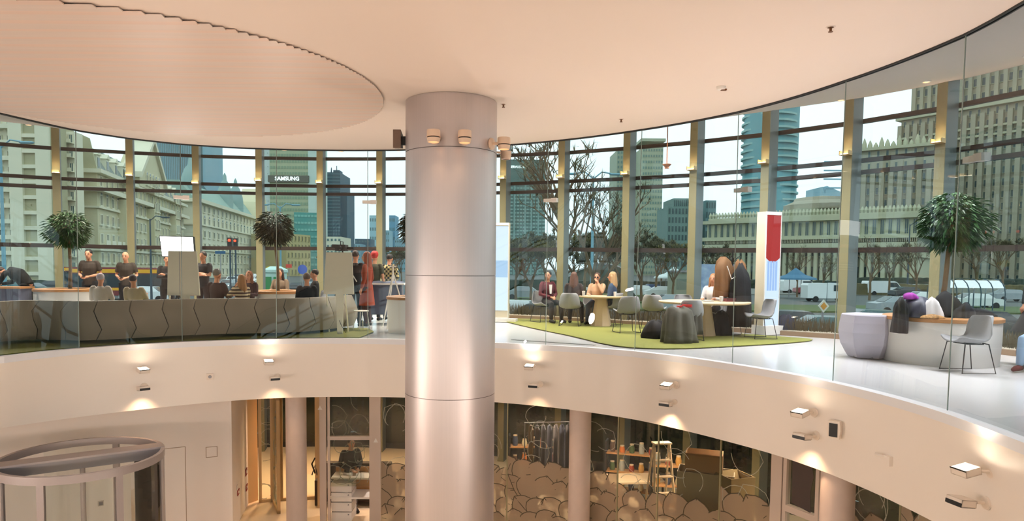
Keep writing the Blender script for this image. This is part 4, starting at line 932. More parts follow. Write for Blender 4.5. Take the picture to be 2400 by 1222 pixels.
# grey barrel pouf
def pouf(x, y, r, h, rz, lab, m):
    o = empty('barrel_pouf', (x, y, .013), rz, lab, 'pouf'); n_ = 6
    b = MB(); R_ = []
    for z, k_ in ((0, .66), (.04, .72), (h * .3, .92), (h * .58, 1.0), (h * .8, .97), (h - .02, .92), (h, .88)):
        R_.append([(r * k_ * math.cos(2 * PI * j / n_ + .3), r * k_ * math.sin(2 * PI * j / n_ + .3), z) for j in range(n_)])
    for j in range(n_):
        c = MB(); k2 = (j + 1) % n_; vs = []; 
        for r_ in R_: vs += [r_[j], r_[k2]]
        c.add(vs, [(2 * q, 2 * q + 1, 2 * q + 3, 2 * q + 2) for q in range(len(R_) - 1)]); c.build('side_panel', m, o)
    b = MB(); b.add([(p[0], p[1], p[2] - .002) for p in R_[-1]], [tuple(range(n_))]); b.build('seat_top', m, o)
    b = MB(); b.lathe([(r * .62, 0), (r * .62, .03)], 6, cap=False); b.build('base_plate', M_grey, o)
    return o
M_pouf = mat('pouf_grey', S(196, 192, 206), .45, noise=.05, scale=2)
x, y = flr(2034, 838); pouf(x, y, .46, .72, .25, 'tall faceted grey barrel pouf left of the heaped planter', M_pouf)
x, y = flr(2446, 872); pouf(x, y, .34, .42, .2, 'low grey pouf under the seated person in pale jeans', mat('pouf_mid', S(120, 118, 120), .8))
# shell chairs
def make_chair(lab):
    o = empty('shell_chair', (0, 0, 0), 0, lab, 'chair', 'grey felt shell chairs on wire legs')
    # seat shell: grid u (across) v (from front edge over seat up the back)
    prof = [(-.27, .455, .20), (-.24, .463, .235), (-.10, .44, .255), (.05, .425, .262), (.15, .45, .262), (.21, .52, .26), (.245, .62, .25), (.28, .73, .225), (.30, .80, .19), (.305, .82, .15)]
    b = MB(); nu = 10; th = .018
    for side in (0, 1):
        vs = []
        for i, (py_, pz, hw) in enumerate(prof):
            back = max(0, (i - 3) / 6)
            for j in range(nu + 1):
                u = j / nu * 2 - 1; up = .09 * abs(u) ** 2.4 * (1 - abs(back - .25)) ; fwd = -.13 * abs(u) ** 2 * min(1, back * 1.6)
                q = Vector((u * hw, py_ + fwd, pz + up * (1 - back)))
                if side: q += Vector((0, th * min(1, back * 1.5), -th * (1 - min(1, back))))
                vs.append(tuple(q))
        fs = []
        for i in range(len(prof) - 1):
            for j in range(nu):
                a = i * (nu + 1) + j; f = (a, a + 1, a + nu + 2, a + nu + 1); fs.append(f if not side else f[::-1])
        if side == 0: v0 = vs; f0_ = fs
        else:
            n_ = len(v0); f1 = [tuple(q + n_ for q in f) for f in fs]; rim = []
            m_ = len(prof); loop = [j for j in range(nu + 1)] + [i * (nu + 1) + nu for i in range(1, m_)] + [(m_ - 1) * (nu + 1) + j for j in range(nu - 1, -1, -1)] + [i * (nu + 1) for i in range(m_ - 2, 0, -1)]
            for a, c in zip(loop, loop[1:] + loop[:1]): rim.append((a, a + n_, c + n_, c))
            b.add(v0 + vs, f0_ + f1 + rim)
    b.build('seat_shell', M_chair, o, smooth='all')
    b = MB(); b.yprism([(-.15, .425), (.15, .425), (.15, .41), (-.15, .41)], -.12, .12); b.build('seat_plate', M_black, o)
    for s_ in (-1, 1):
        b = MB(); b.tube([(s_ * .12, -.14, .43), (s_ * .19, -.18, .42), (s_ * .24, -.24, .012), (s_ * .24, .24, .012), (s_ * .19, .16, .42), (s_ * .12, .12, .43)], .0085, 6); b.build('sled_leg', M_black, o)
    return o
ch0 = make_chair('pale shell chair at the far right before the heaped planter'); used = False
ZR = .026
def chair(px, py, face, lab, z=.012, Y=None):
    """face: direction (deg) the sitter looks at; -90 = towards the photographer"""
    global used
    x, y = flr(px, py) if Y is None else dep(px, Y)
    rz = math.radians(face + 90)
    if not used: used = True; ch0.location = (x, y, z); ch0.rotation_euler = (0, 0, rz); ch0['label'] = lab; return ch0, x, y
    return clone(ch0, (x, y, z), rz, lab), x, y
chair(2266, 873, 181, 'grey shell chair before the heaped planter at far right', .004)
chair(1782, 796, 185, 'grey shell chair turned left, before the tall kiosk', ZR - .004)
chair(1700, 785, 200, 'grey shell chair at the right side of the second table', ZR - .004)
chair(1468, 782, 100, 'grey shell chair with its back to the glass, second from the table people', ZR - .004)
chair(1336, 766, 75, 'grey shell chair of the long haired woman in dark coat', ZR - .004)
chair(1272, 757, -60, 'grey shell chair under the man in the maroon jacket', ZR - .004)
chair(1430, 765, 150, 'pale grey shell chair under the woman in the blue top', ZR - .004)
chair(1532, 773, 60, 'grey shell chair behind the second table, left of the coats', ZR - .004)
chair(1612, 800, 95, 'grey shell chair covered by a dark grey coat', ZR - .004)
chair(1606, 775, -80, 'grey shell chair at the far side of the second table', ZR - .004)
chair(1668, 780, -110, 'grey shell chair under the woman in the white top', ZR - .004)
chair(1392, 760, -70, 'grey shell chair under the woman in sunglasses', ZR - .004)
chair(584, 0, -100, 'grey shell chair under the auburn haired woman, mostly behind the sofa', .013, Y=16.6)
chair(657, 0, -95, 'grey shell chair under the dark haired woman behind the middle planter', .013, Y=18.6)
chair(738, 0, 190, 'grey shell chair under the man in black jacket, behind the sofa', .013, Y=17.3)
# cone tables
def cone_table(px, py, R, h, lab, r2=.30):
    x, y = flr(px, py); o = empty('round_table', (x, y, ZR - .002), 0, lab, 'table', 'round tables on pale wooden cone pedestals')
    b = MB(); b.lathe([(0, h), (R, h), (R, h - .02), (R - .03, h - .04), (0, h - .04)], 40, cap=False); b.build('table_top', M_woodl, o, smooth=True)
    b = MB(); R_ = [(r2, 0), (r2 * .55, h - .04)]; b.lathe(R_, 8, cap=True); b.build('pedestal', M_woodl, o); return o, x, y
tb1, x1, y1 = cone_table(1408, 766, .55, .74, 'pale round table between the four seated people', .26)
tb2, x2, y2 = cone_table(1648, 790, .95, .74, 'wide oval oak table in the middle of the green rug', .27)
tb2.children[0].scale = (1.0, .62, 1)
def cup(x, y, z, lab, m=M_white, h=.11):
    o = empty('paper_cup', (x, y, z), 0, lab, 'cup'); b = MB(); b.lathe([(.028, 0), (.038, h), (.034, h), (.026, .006), (0, .006)], 14, cap=False); b.build('cup_body', m, o, smooth=True); b = MB(); b.lathe([(.040, h - .006), (.040, h + .006), (.03, h + .01), (0, h + .01)], 14, cap=False); b.build('lid', M_white, o)
cup(x1 + .28, y1 - .35, .764 + .003, 'white paper cup before the woman in the blue top')
cup(x1 - .45, y1 - .05, .767, 'white paper cup near the man in the maroon jacket')
cup(x2 + .3, y2 - .2, .767, 'small cream paper cup on the oak table')
# things on the oak table
def slab_thing(name, lab, cat, x, y, z, rz, boxes):
    o = empty(name, (x, y, z), rz, lab, cat)
    for nm_, bx, m in boxes: b = MB(); b.box(*bx); b.build(nm_, m, o)
    return o
slab_thing('handbag', 'dark red bag lying on the oak table', 'bag', x2 + .62, y2 + .02, .767, .1, [('bag_body', (-.17, -.08, 0, .17, .08, .07), mat('maroon', S(96, 22, 36), .6)), ('flap', (-.17, -.085, .04, .17, -.08, .075), mat('maroon_dark', S(70, 16, 28), .6))])
slab_thing('notebook', 'black notebook lying on the oak table before the woman in white', 'notebook', x2 + .1, y2 + .1, .767, .3, [('cover', (-.11, -.08, 0, .11, .08, .006), M_black), ('pages', (-.105, -.078, .006, .105, .078, .016), M_white)])
o = empty('water_bottle', (x2 + .55, y2 + .28, .767), 0, 'turquoise water bottle on the oak table', 'bottle'); b = MB(); b.lathe([(.033, 0), (.035, .15), (.03, .18), (.014, .2)], 14); b.build('bottle_body', mat('turquoise', S(60, 180, 190), .2), o, smooth=True); b = MB(); b.lathe([(.016, .2), (.016, .225), (0, .225)], 10, cap=False); b.build('cap', M_white, o)
# red item on suitcase and coats
def lumpy(name, lab, cat, x, y, z, rx, ry, h, m, seed, rz=0, skirt=None, part='cloth'):
    o = empty(name, (x, y, z), rz, lab, cat); rnd = random.Random(seed); b = MB(); n_ = 40; R_ = []; ph = [rnd.uniform(0, 6) for _ in range(6)]
    lev = skirt or [(1.0, 0), (1.05, .12), (1.0, .35), (.9, .6), (.7, .82), (.4, .96), (.12, 1.0)]
    for k_, zf in lev:
        ring_ = []
        for j in range(n_):
            a = 2 * PI * j / n_; q = 1 + .12 * math.sin(3 * a + ph[0] + zf * 2) + .08 * math.sin(5 * a + ph[1] - zf * 3) + (.10 if skirt else .05) * math.sin(8 * a + ph[2] + zf)
            ring_.append((rx * k_ * q * math.cos(a), ry * k_ * q * math.sin(a), max(0, h * zf * (1 + .08 * math.sin(2 * a + ph[3])))))
        R_.append(ring_)
    b.loft(R_); b.build(part, m, o, smooth='all'); return o
M_coatg = mat('coat_charcoal', S(92, 90, 80), .9, noise=.3, scale=12); M_coatb = mat('coat_black', S(20, 20, 24), .85, noise=.3, scale=10)
drape = [(1.25, 0), (1.2, .15), (1.1, .45), (.95, .75), (.8, .93), (.5, 1.0)]
x, y = flr(1588, 806); c1 = lumpy('draped_coat', 'dark grey coat hanging to the floor over a chair back', 'coat', x, y, ZR, .27, .20, .66, M_coatg, 4, skirt=drape)
x, y = flr(1625, 801); lumpy('draped_coat', 'second grey coat with sleeve, hanging right of the first', 'coat', x, y, .15, .14, .13, .62, mat('coat_grey2', S(84, 82, 76), .9, noise=.3, scale=12), 8, skirt=drape)
x, y = flr(1592, 803); slab_thing('red_scarf', 'small bright red bag strap lying over the coat tops', 'scarf', x + .1, y, .70, .1, [('fold', (-.16, -.04, 0, .16, .04, .03), mat('bright_red', S(220, 40, 40), .6)), ('fold', (-.05, -.06, .03, .12, .03, .055), mat('bright_red', S(220, 40, 40), .6))])
x, y = flr(1536, 796); lumpy('slumped_bag', 'black bag slumped on the rug left of the draped coat', 'bag', x, y, ZR, .24, .16, .36, M_coatb, 6, part='bag_body')
x, y = flr(1690, 789); lumpy('slumped_bag', 'black backpack on the rug under the oak table', 'bag', x, y, ZR, .18, .16, .5, M_coatb, 16, part='bag_body')
x, y = flr(1838, 786); lumpy('slumped_bag', 'dark navy backpack on the floor right of the kiosk base', 'bag', x + .1, y + .15, .013, .22, .2, .42, mat('navy_cloth', S(30, 36, 54), .8), 11, part='bag_body')
# coat stand with tan and black coats
x, y = dep(1716, 15.0); o = empty('coat_stand', (x, y, ZR), 0, 'slim coat stand beside the kiosk, mostly under coats', 'coat stand'); b = MB(); b.tube([(0, 0, .02), (0, 0, 1.85)], .018, 8); b.build('pole', M_black, o)
b = MB(); b.lathe([(.22, 0), (.22, .02), (.03, .04)], 20); b.build('base', M_black, o)
for a in range(4): b = MB(); b.tube([(0, 0, 1.6), (.15 * math.cos(a * 1.57), .15 * math.sin(a * 1.57), 1.72)], .01, 5); b.build('hook', M_black, o)
long_ = [(1.1, 0), (1.08, .2), (1.0, .5), (.95, .75), (.75, .9), (.3, 1.0)]
lumpy('draped_coat', 'tan brown coat hanging on the stand left side', 'coat', x - .24, y - .1, .85, .18, .15, .82, mat('coat_tan', S(120, 84, 50), .85, noise=.3, scale=8), 21, skirt=long_)
lumpy('draped_coat', 'long black coat hanging on the stand down to the rug', 'coat', x + .09, y - .26, .22, .22, .17, 1.28, M_coatb, 22, skirt=long_)
lumpy('draped_coat', 'tan hooded coat hanging on the stand right side', 'coat', x + .2, y + .12, .8, .16, .13, .82, mat('coat_tan2', S(134, 94, 58), .85, noise=.3, scale=8), 23, skirt=long_)
o = empty('wire_hanger', (x - .12, y - .32, 1.25), -.2, 'white wire hanger hanging among the coats', 'hanger'); b = MB(); b.tube([(-.1, 0, .28), (0, 0, 0), (.08, 0, .05)], .01, 5); b.build('wire', M_white, o)
# coats on right planter
PX, PY = dep(2210, 10.95)[0], 10.95; PZ = .742
def onp(px, py, dy=0): 
    p = at_y(px, py, PY + dy); return p.x, p.y
x, y = onp(2155, 700, -.35); lumpy('folded_coat', 'dark grey puffer jacket heaped on the planter rim', 'coat', x, y, PZ, .26, .22, .3, mat('puffer_grey', S(58, 60, 78), .5, noise=.2, scale=14), 31)
x, y = onp(2112, 720, -.45); lumpy('folded_coat', 'black coat hanging down over the left planter edge', 'coat', x, y, .50, .09, .13, .52, M_coatb, 32, skirt=long_)
x, y = onp(2134, 684, -.3); lumpy('knitted_hat', 'purple knitted hat on top of the coats', 'hat', x, y, PZ + .27, .10, .10, .1, mat('purple_knit', S(150, 40, 150), .8), 33, part='hat_body')
x, y = onp(2184, 700, -.52); lumpy('folded_scarf', 'white scarf with coloured pattern on the coat heap', 'scarf', x, y, PZ, .14, .12, .30, mat('white_cloth', S(224, 220, 220), .8), 34)
x, y = onp(2185, 722, -.60); o = lumpy('folded_scarf', 'patterned orange and black scarf on the planter rim', 'scarf', x, y, PZ, .16, .08, .06, mat('pattern_cloth', S(40, 40, 40), .8, scale=45, var=S(250, 190, 120)), 35)
x, y = onp(2215, 706, -.2); lumpy('folded_coat', 'black fluffy coat on the planter before the trunk', 'coat', x, y, PZ, .20, .20, .38, M_coatb, 36)
x, y = onp(2262, 735, -.48); lumpy('folded_coat', 'black jacket hanging over the front rim right of the trunk', 'coat', x, y, .55, .16, .09, .40, mat('coat_black2', S(26, 28, 36), .8), 37, skirt=long_)
x, y = onp(2285, 715, .0); lumpy('folded_coat', 'flat black coat spread at the right of the planter', 'coat', x, y, PZ, .3, .2, .12, M_coatb, 38)
# kiosks
def kiosk(x, y, w, d, h, rz, lab, scr, z=.013):
    o = empty('info_kiosk', (x, y, z), rz, lab, 'kiosk', 'tall free standing screen kiosks')
    m = mat('kiosk_shell', S(214, 202, 176), .4)
    b = MB(); b.box(-w / 2, -d / 2 + .02, 0, w / 2, d / 2, h); b.build('housing', m, o)
    b = MB(); b.box(-w / 2, -d / 2, 0, w / 2, -d / 2 + .02, .12); b.box(-w / 2, -d / 2, h - .07, w / 2, -d / 2 + .02, h); b.box(-w / 2, -d / 2, .12, -w / 2 + .015, -d / 2 + .02, h - .07); b.box(w / 2 - .015, -d / 2, .12, w / 2, -d / 2 + .02, h - .07); b.build('front_frame', M_white, o)
    b = MB(); b.box(-w / 2 - .02, -d / 2 - .08, 0, w / 2 + .22, d / 2 + .05, .2 if scr == 'red' else .08); b.build('base', M_white, o)
    f = -d / 2 + .010; X0, X1 = -w / 2 + .02, w / 2 - .02
    e = lambda n_, c, s_: mat(n_, (.02, .02, .02), .3, emit=c, estr=s_)
    if scr == 'red':
        zc = h * .62; n_ = 12; P = [(X0, h - .08), (X1, h - .08)] + [(X1 + (X0 - X1) * q / n_, zc + .02 - .10 * math.sin(PI * q / n_)) for q in range(n_ + 1)]
        P2 = [(X0, .13), (X1, .13)] + [(X1 + (X0 - X1) * q / n_, zc + .015 - .10 * math.sin(PI * q / n_)) for q in range(n_ + 1)]
        b = MB(); b.yprism(P, f - .002, f); b.build('screen', e('screen_red', S(196, 30, 30), .5), o)
        b = MB(); b.yprism(P2[::-1], f - .002, f); s2 = b.build('screen', e('screen_pale', S(205, 224, 250), .72), o)
        for q in range(4): b = MB(); xx = X0 + .05 + q * (X1 - X0 - .1) / 4; b.box(xx, f - .004, h * .36, xx + .06, f - .002, h * .60); b.build('screen_stripe', e('screen_blue', S(158, 190, 240), .66), o)
    else:
        b = MB(); b.box(X0, f - .002, .3, X1, f, h - .09); b.build('screen', e('screen_pale', S(205, 224, 250), .72), o)
        b = MB(); b.box(X0, f - .004, h * .45, X1, f - .002, h * .62); b.build('screen_band', e('screen_band', S(170, 205, 240), .6), o)
    return o
x, y = flr(1800, 786); kiosk(x, y + .12, .45, .28, 2.72, math.radians(24), 'tall white kiosk with red and pale blue screen', 'red')
x, y = dep(1176, 18.2); kiosk(x, y, .40, .2, 2.62, math.radians(-12), 'tall pale screen kiosk right behind the steel column', 'pale')
# high table with grey cloth, tripod and camera
x, y = dep(905, 17.3); o = empty('bar_table', (x, y, .013), 0, 'white standing table behind the left easel people', 'table'); b = MB(); b.box(-.5, -.35, .98, .5, .35, 1.02); b.build('table_top', M_white, o)
for sx in (-1, 1):
    for sy in (-1, 1): b = MB(); b.tube([(sx * .45, sy * .3, 0), (sx * .45, sy * .3, .98)], .02, 6); b.build('leg', M_grey, o)
o = lumpy('table_cloth', 'grey blue cloth hanging from the standing table', 'cloth', x, y, .25, .46, .3, .78, mat('cloth_greyblue', S(96, 100, 120), .9, noise=.3, scale=6), 41, skirt=[(1.0, 0), (.98, .3), (1.0, .7), (1.0, 1.0)])
x, y = dep(921, 15.9); tp = empty('camera_tripod', (x, y, .013), .3, 'white camera tripod beside the half hidden planter', 'tripod')
for a in (0, 2.1, 4.2): b = MB(); b.tube([(0, 0, 1.3), (.38 * math.cos(a), .38 * math.sin(a), 0)], .016, 6); b.build('leg', M_white, tp)
b = MB(); b.tube([(0, 0, 1.1), (0, 0, 1.45)], .02, 8); b.box(-.06, -.05, 1.42, .06, .05, 1.46); b.build('centre_column', M_white, tp)
x, y = dep(803, 16.6); tp = empty('video_camera', (x, y, .013), 0, 'black video camera rig on a tripod, peeking over the easel', 'camera')
b = MB(); b.box(-.12, -.28, 1.80, .12, .1, 1.95); b.build('camera_body', M_black, tp); b = MB(); b.tube([(0, -.28, 1.87), (0, -.42, 1.87)], .05, 12); b.build('lens', M_black, tp); b = MB(); b.tube([(0, -.2, 1.95), (0, -.2, 2.03), (0, .06, 2.03), (0, .06, 1.95)], .012, 6); b.box(-.25, -.05, 1.86, -.14, .05, 1.96); b.box(.13, -.1, 1.84, .28, 0, 1.9); b.build('top_handle', M_black, tp)
for a in (.5, 2.6, 4.7): b = MB(); b.tube([(0, 0, 1.8), (.4 * math.cos(a), .4 * math.sin(a), 0)], .018, 6); b.build('leg', M_black, tp)
x, y = flr(847, 775); o = empty('side_stool', (x, y, .013), 0, 'small white wire stool right of the sofa end', 'stool'); b = MB(); b.lathe([(0, .44), (.17, .44), (.17, .42), (0, .42)], 20, cap=False); b.build('seat', M_white, o)
for a in (0, 1.57, 3.14, 4.71): b = MB(); b.tube([(.13 * math.cos(a), .13 * math.sin(a), .42), (.19 * math.cos(a), .19 * math.sin(a), 0)], .01, 6); b.build('leg', M_white, o)
# window planter beds with ornamental grass, between posts
for i in range(3, 20):
    P, Q = posts[i], posts[i + 1]; a0, a1 = P['t'], Q['t']; r = min(polar(P['g'], C1)[1], polar(Q['g'], C1)[1])
    if not (10 <= i <= 19): continue
    o = empty('grass_planter', (0, 0, 0), 0, 'low planter of brown grass along the window, ' + ['', '', '', '', '', '', '', '', '', '', 'behind the steel column', 'behind the pale kiosk', 'behind the maroon jacket man', 'behind the table people', 'behind the empty chairs', 'left of the coat stand', 'behind the red kiosk', 'right of the red kiosk', 'behind the grey pouf', 'at the far right'][i], 'planter', 'grass planters along the window')
    Gp = Vector((*P['g'], 0)); Gq = Vector((*Q['g'], 0)); D = (Gq - Gp).normalized(); nn = Vector((D.y, -D.x, 0))
    if (Vector((*C1, 0)) - Gp).dot(nn) < 0: nn = -nn
    A, B_ = Gp + nn * .12, Gq + nn * .12; A2, B2 = Gp + nn * .62, Gq + nn * .62
    b = MB(); b.prism([tuple(A.xy), tuple(B_.xy), tuple(B2.xy), tuple(A2.xy)][::-1], .002, .10); b.build('box', mat('planter_brown', S(128, 104, 80), .6), o)
    b = MB(); b.prism([tuple((A + nn * .03).xy), tuple((B_ + nn * .03).xy), tuple((B2 - nn * .03).xy), tuple((A2 - nn * .03).xy)][::-1], .10, .115); b.build('pebbles', mat('pebbles', S(220, 210, 190), .8, noise=.6, scale=60), o)
    b = MB(); rnd = random.Random(i); L_ = (B_ - A).length
    for q in range(int(L_ * 260)):
        u = rnd.random(); v = rnd.uniform(.05, .40); p = A + (B_ - A) * u + nn * v + Vector((0, 0, .11)); h_ = rnd.uniform(.22, .36); t_ = Vector((rnd.uniform(-.06, .06), rnd.uniform(-.06, .06), h_)); w_ = D * .006
        b.add([p - w_, p + w_, p + t_ * .6 + w_ * .8, p + t_, p + t_ * .6 - w_ * .8], [(0, 1, 2, 3, 4)])
    b.build('grass', mat('dry_grass', S(82, 72, 46), .9, noise=.4, scale=9), o, kind='stuff')
# pendant sensor between glass and window
p = at_y(1563, 385, 15.5); o = empty('pendant_sensor', tuple(p), 0, 'small copper pendant fitting on a long thin rod', 'pendant'); b = MB(); b.lathe([(.0, -.10), (.05, -.10), (.05, -.06), (.10, -.01), (.10, 0), (0, 0.01)], 16); b.build('pendant_head', mat('copper', S(170, 110, 76), .4, .5), o, smooth=True); b = MB(); b.tube([(0, 0, 0), (0, 0, 4.75 - p.z)], .012, 6); b.build('rod', mat('copper', (1, 1, 1)), o)

# low table with blue grey cloth at the far left, where the bending person works
x, y = dep(14, 15.6); o = empty('work_table', (x, y, .013), .1, 'oak topped table with blue grey skirt at the far left edge', 'table'); b = MB(); b.box(-.45, -.3, .86, .45, .3, .90); b.build('table_top', M_wood, o); b = MB(); b.box(-.40, -.26, .12, .40, .26, .86); b.build('skirt', mat('cloth_greyblue', S(96, 100, 120), .9), o)
for s in (-1, 1): b = MB(); b.box(s * .36 - .03, -.22, 0, s * .36 + .03, .22, .12); b.build('leg', M_black, o)
# ================================================================== PEOPLE
M_skin = mat('skin', S(198, 140, 108), .55); M_skin2 = mat('skin_deep', S(160, 104, 74), .55); M_eye = mat('eye_dark', S(30, 24, 22), .4); M_lip = mat('lips', S(150, 76, 70), .5)
def limb(b, pts, rs, n=10, flat=1.0):
    b.tube(pts, rs, n)
def torso(b, lv, n=16):
    """lv: (centre, half width, half depth, yaw axis vector)"""
    R_ = []
    for c, hw, hd, ax in lv:
        ax = Vector(ax).normalized(); up = Vector((0, 0, 1)); fw_ = up.cross(ax).normalized()
        R_.append([tuple(Vector(c) + ax * hw * math.cos(2 * PI * j / n) + fw_ * hd * math.sin(2 * PI * j / n)) for j in range(n)])
    b.loft(R_)
def remesh(b, name, m, vox, parent, smooth_it=2, **kw):
    me = b.mesh(name, m, False); o = bpy.data.objects.new(name, me); COL.objects.link(o)
    md = o.modifiers.new('r', 'REMESH'); md.mode = 'VOXEL'; md.voxel_size = vox; md.use_smooth_shade = True
    if smooth_it: sm = o.modifiers.new('s', 'SMOOTH'); sm.iterations = smooth_it; sm.factor = .5
    dg = bpy.context.evaluated_depsgraph_get(); me2 = bpy.data.meshes.new_from_object(o.evaluated_get(dg)); o.modifiers.clear(); o.data = me2; bpy.data.meshes.remove(me); me2.name = name
    if not me2.materials: me2.materials.append(m)
    o.parent = parent; tag(o, **kw); return o
def V(*a): return Vector(a)
def pose_joints(pose, h=1.75):
    k = h / 1.75; J = {}
    J['pel'] = V(0, 0, .95); J['wst'] = V(0, .0, 1.07); J['chs'] = V(0, -.01, 1.27); J['nkb'] = V(0, .01, 1.45); J['hed'] = V(0, -.02, 1.62)
    for s, n_ in ((1, 'L'), (-1, 'R')):
        J['sh' + n_] = V(s * .175, .01, 1.41); J['el' + n_] = V(s * .235, .03, 1.13); J['wr' + n_] = V(s * .23, -.05, .89)
        J['hp' + n_] = V(s * .09, 0, .92); J['kn' + n_] = V(s * .105, -.02, .50); J['an' + n_] = V(s * .11, .02, .09); J['to' + n_] = V(s * .125, -.16, .035)
    up = [x for x in ('pel', 'wst', 'chs', 'nkb', 'hed', 'shL', 'shR', 'elL', 'elR', 'wrL', 'wrR')]
    if pose in ('phone', 'table'):
        for s, n_ in ((1, 'L'), (-1, 'R')): J['el' + n_] = V(s * .25, .03, 1.13); J['wr' + n_] = V(s * .08, -.27, 1.07)
        J['hed'] = V(0, -.05, 1.61)
    if pose == 'arms_crossed':
        for s, n_ in ((1, 'L'), (-1, 'R')): J['el' + n_] = V(s * .23, -.08, 1.16); J['wr' + n_] = V(-s * .09, -.18, 1.2 + s * .03)
    if pose == 'operate':
        for s, n_ in ((1, 'L'), (-1, 'R')): J['el' + n_] = V(s * .26, -.12, 1.2); J['wr' + n_] = V(s * .14, -.34, 1.32)
    if pose == 'bend':
        piv = J['pel'].copy(); R_ = Matrix.Rotation(1.0, 4, 'X')
        for q in up[1:]: J[q] = piv + (R_ @ (J[q] - piv).to_4d()).to_3d()
        for s, n_ in ((1, 'L'), (-1, 'R')):
            J['el' + n_] = J['sh' + n_] + V(s * .04, -.12, -.24); J['wr' + n_] = J['el' + n_] + V(-s * .06, -.22, -.04)
        J['hed'] = J['nkb'] + V(0, -.17, -.02)
    if pose.startswith('sit'):
        dz = V(0, 0, -.40)
        for q in up: J[q] = J[q] + dz
        for s, n_ in ((1, 'L'), (-1, 'R')):
            J['hp' + n_] = V(s * .09, 0, .54); w = .06 if 'cross' not in pose else 0
            J['kn' + n_] = V(s * (.11 + w * .5), -.42, .50); J['an' + n_] = V(s * (.10 + w), -.44, .09); J['to' + n_] = V(s * (.11 + w), -.60, .035)
            J['el' + n_] = J['sh' + n_] + V(s * .05, -.08, -.26); J['wr' + n_] = J['el' + n_] + V(-s * .08, -.24, .02)
        if 'chin' in pose: J['wrL'] = J['hed'] + V(.05, -.13, -.14); J['elL'] = J['shL'] + V(.02, -.24, -.16)
        if 'lean' in pose:
            piv = V(0, 0, .55); R_ = Matrix.Rotation(.28, 4, 'X')
            for q in up[1:]: J[q] = piv + (R_ @ (J[q] - piv).to_4d()).to_3d()
        if 'back' in pose:
            piv = V(0, 0, .55); R_ = Matrix.Rotation(-.3, 4, 'X')
            for q in up[1:]: J[q] = piv + (R_ @ (J[q] - piv).to_4d()).to_3d()
    if pose.startswith('sit') and 'lap' in pose:
        for s, n_ in ((1, 'L'), (-1, 'R')): J['el' + n_] = J['sh' + n_] + V(s * .07, -.03, -.28); J['wr' + n_] = V(s * .05, -.25, .66)
    for q in J: J[q] = J[q] * k
    return J
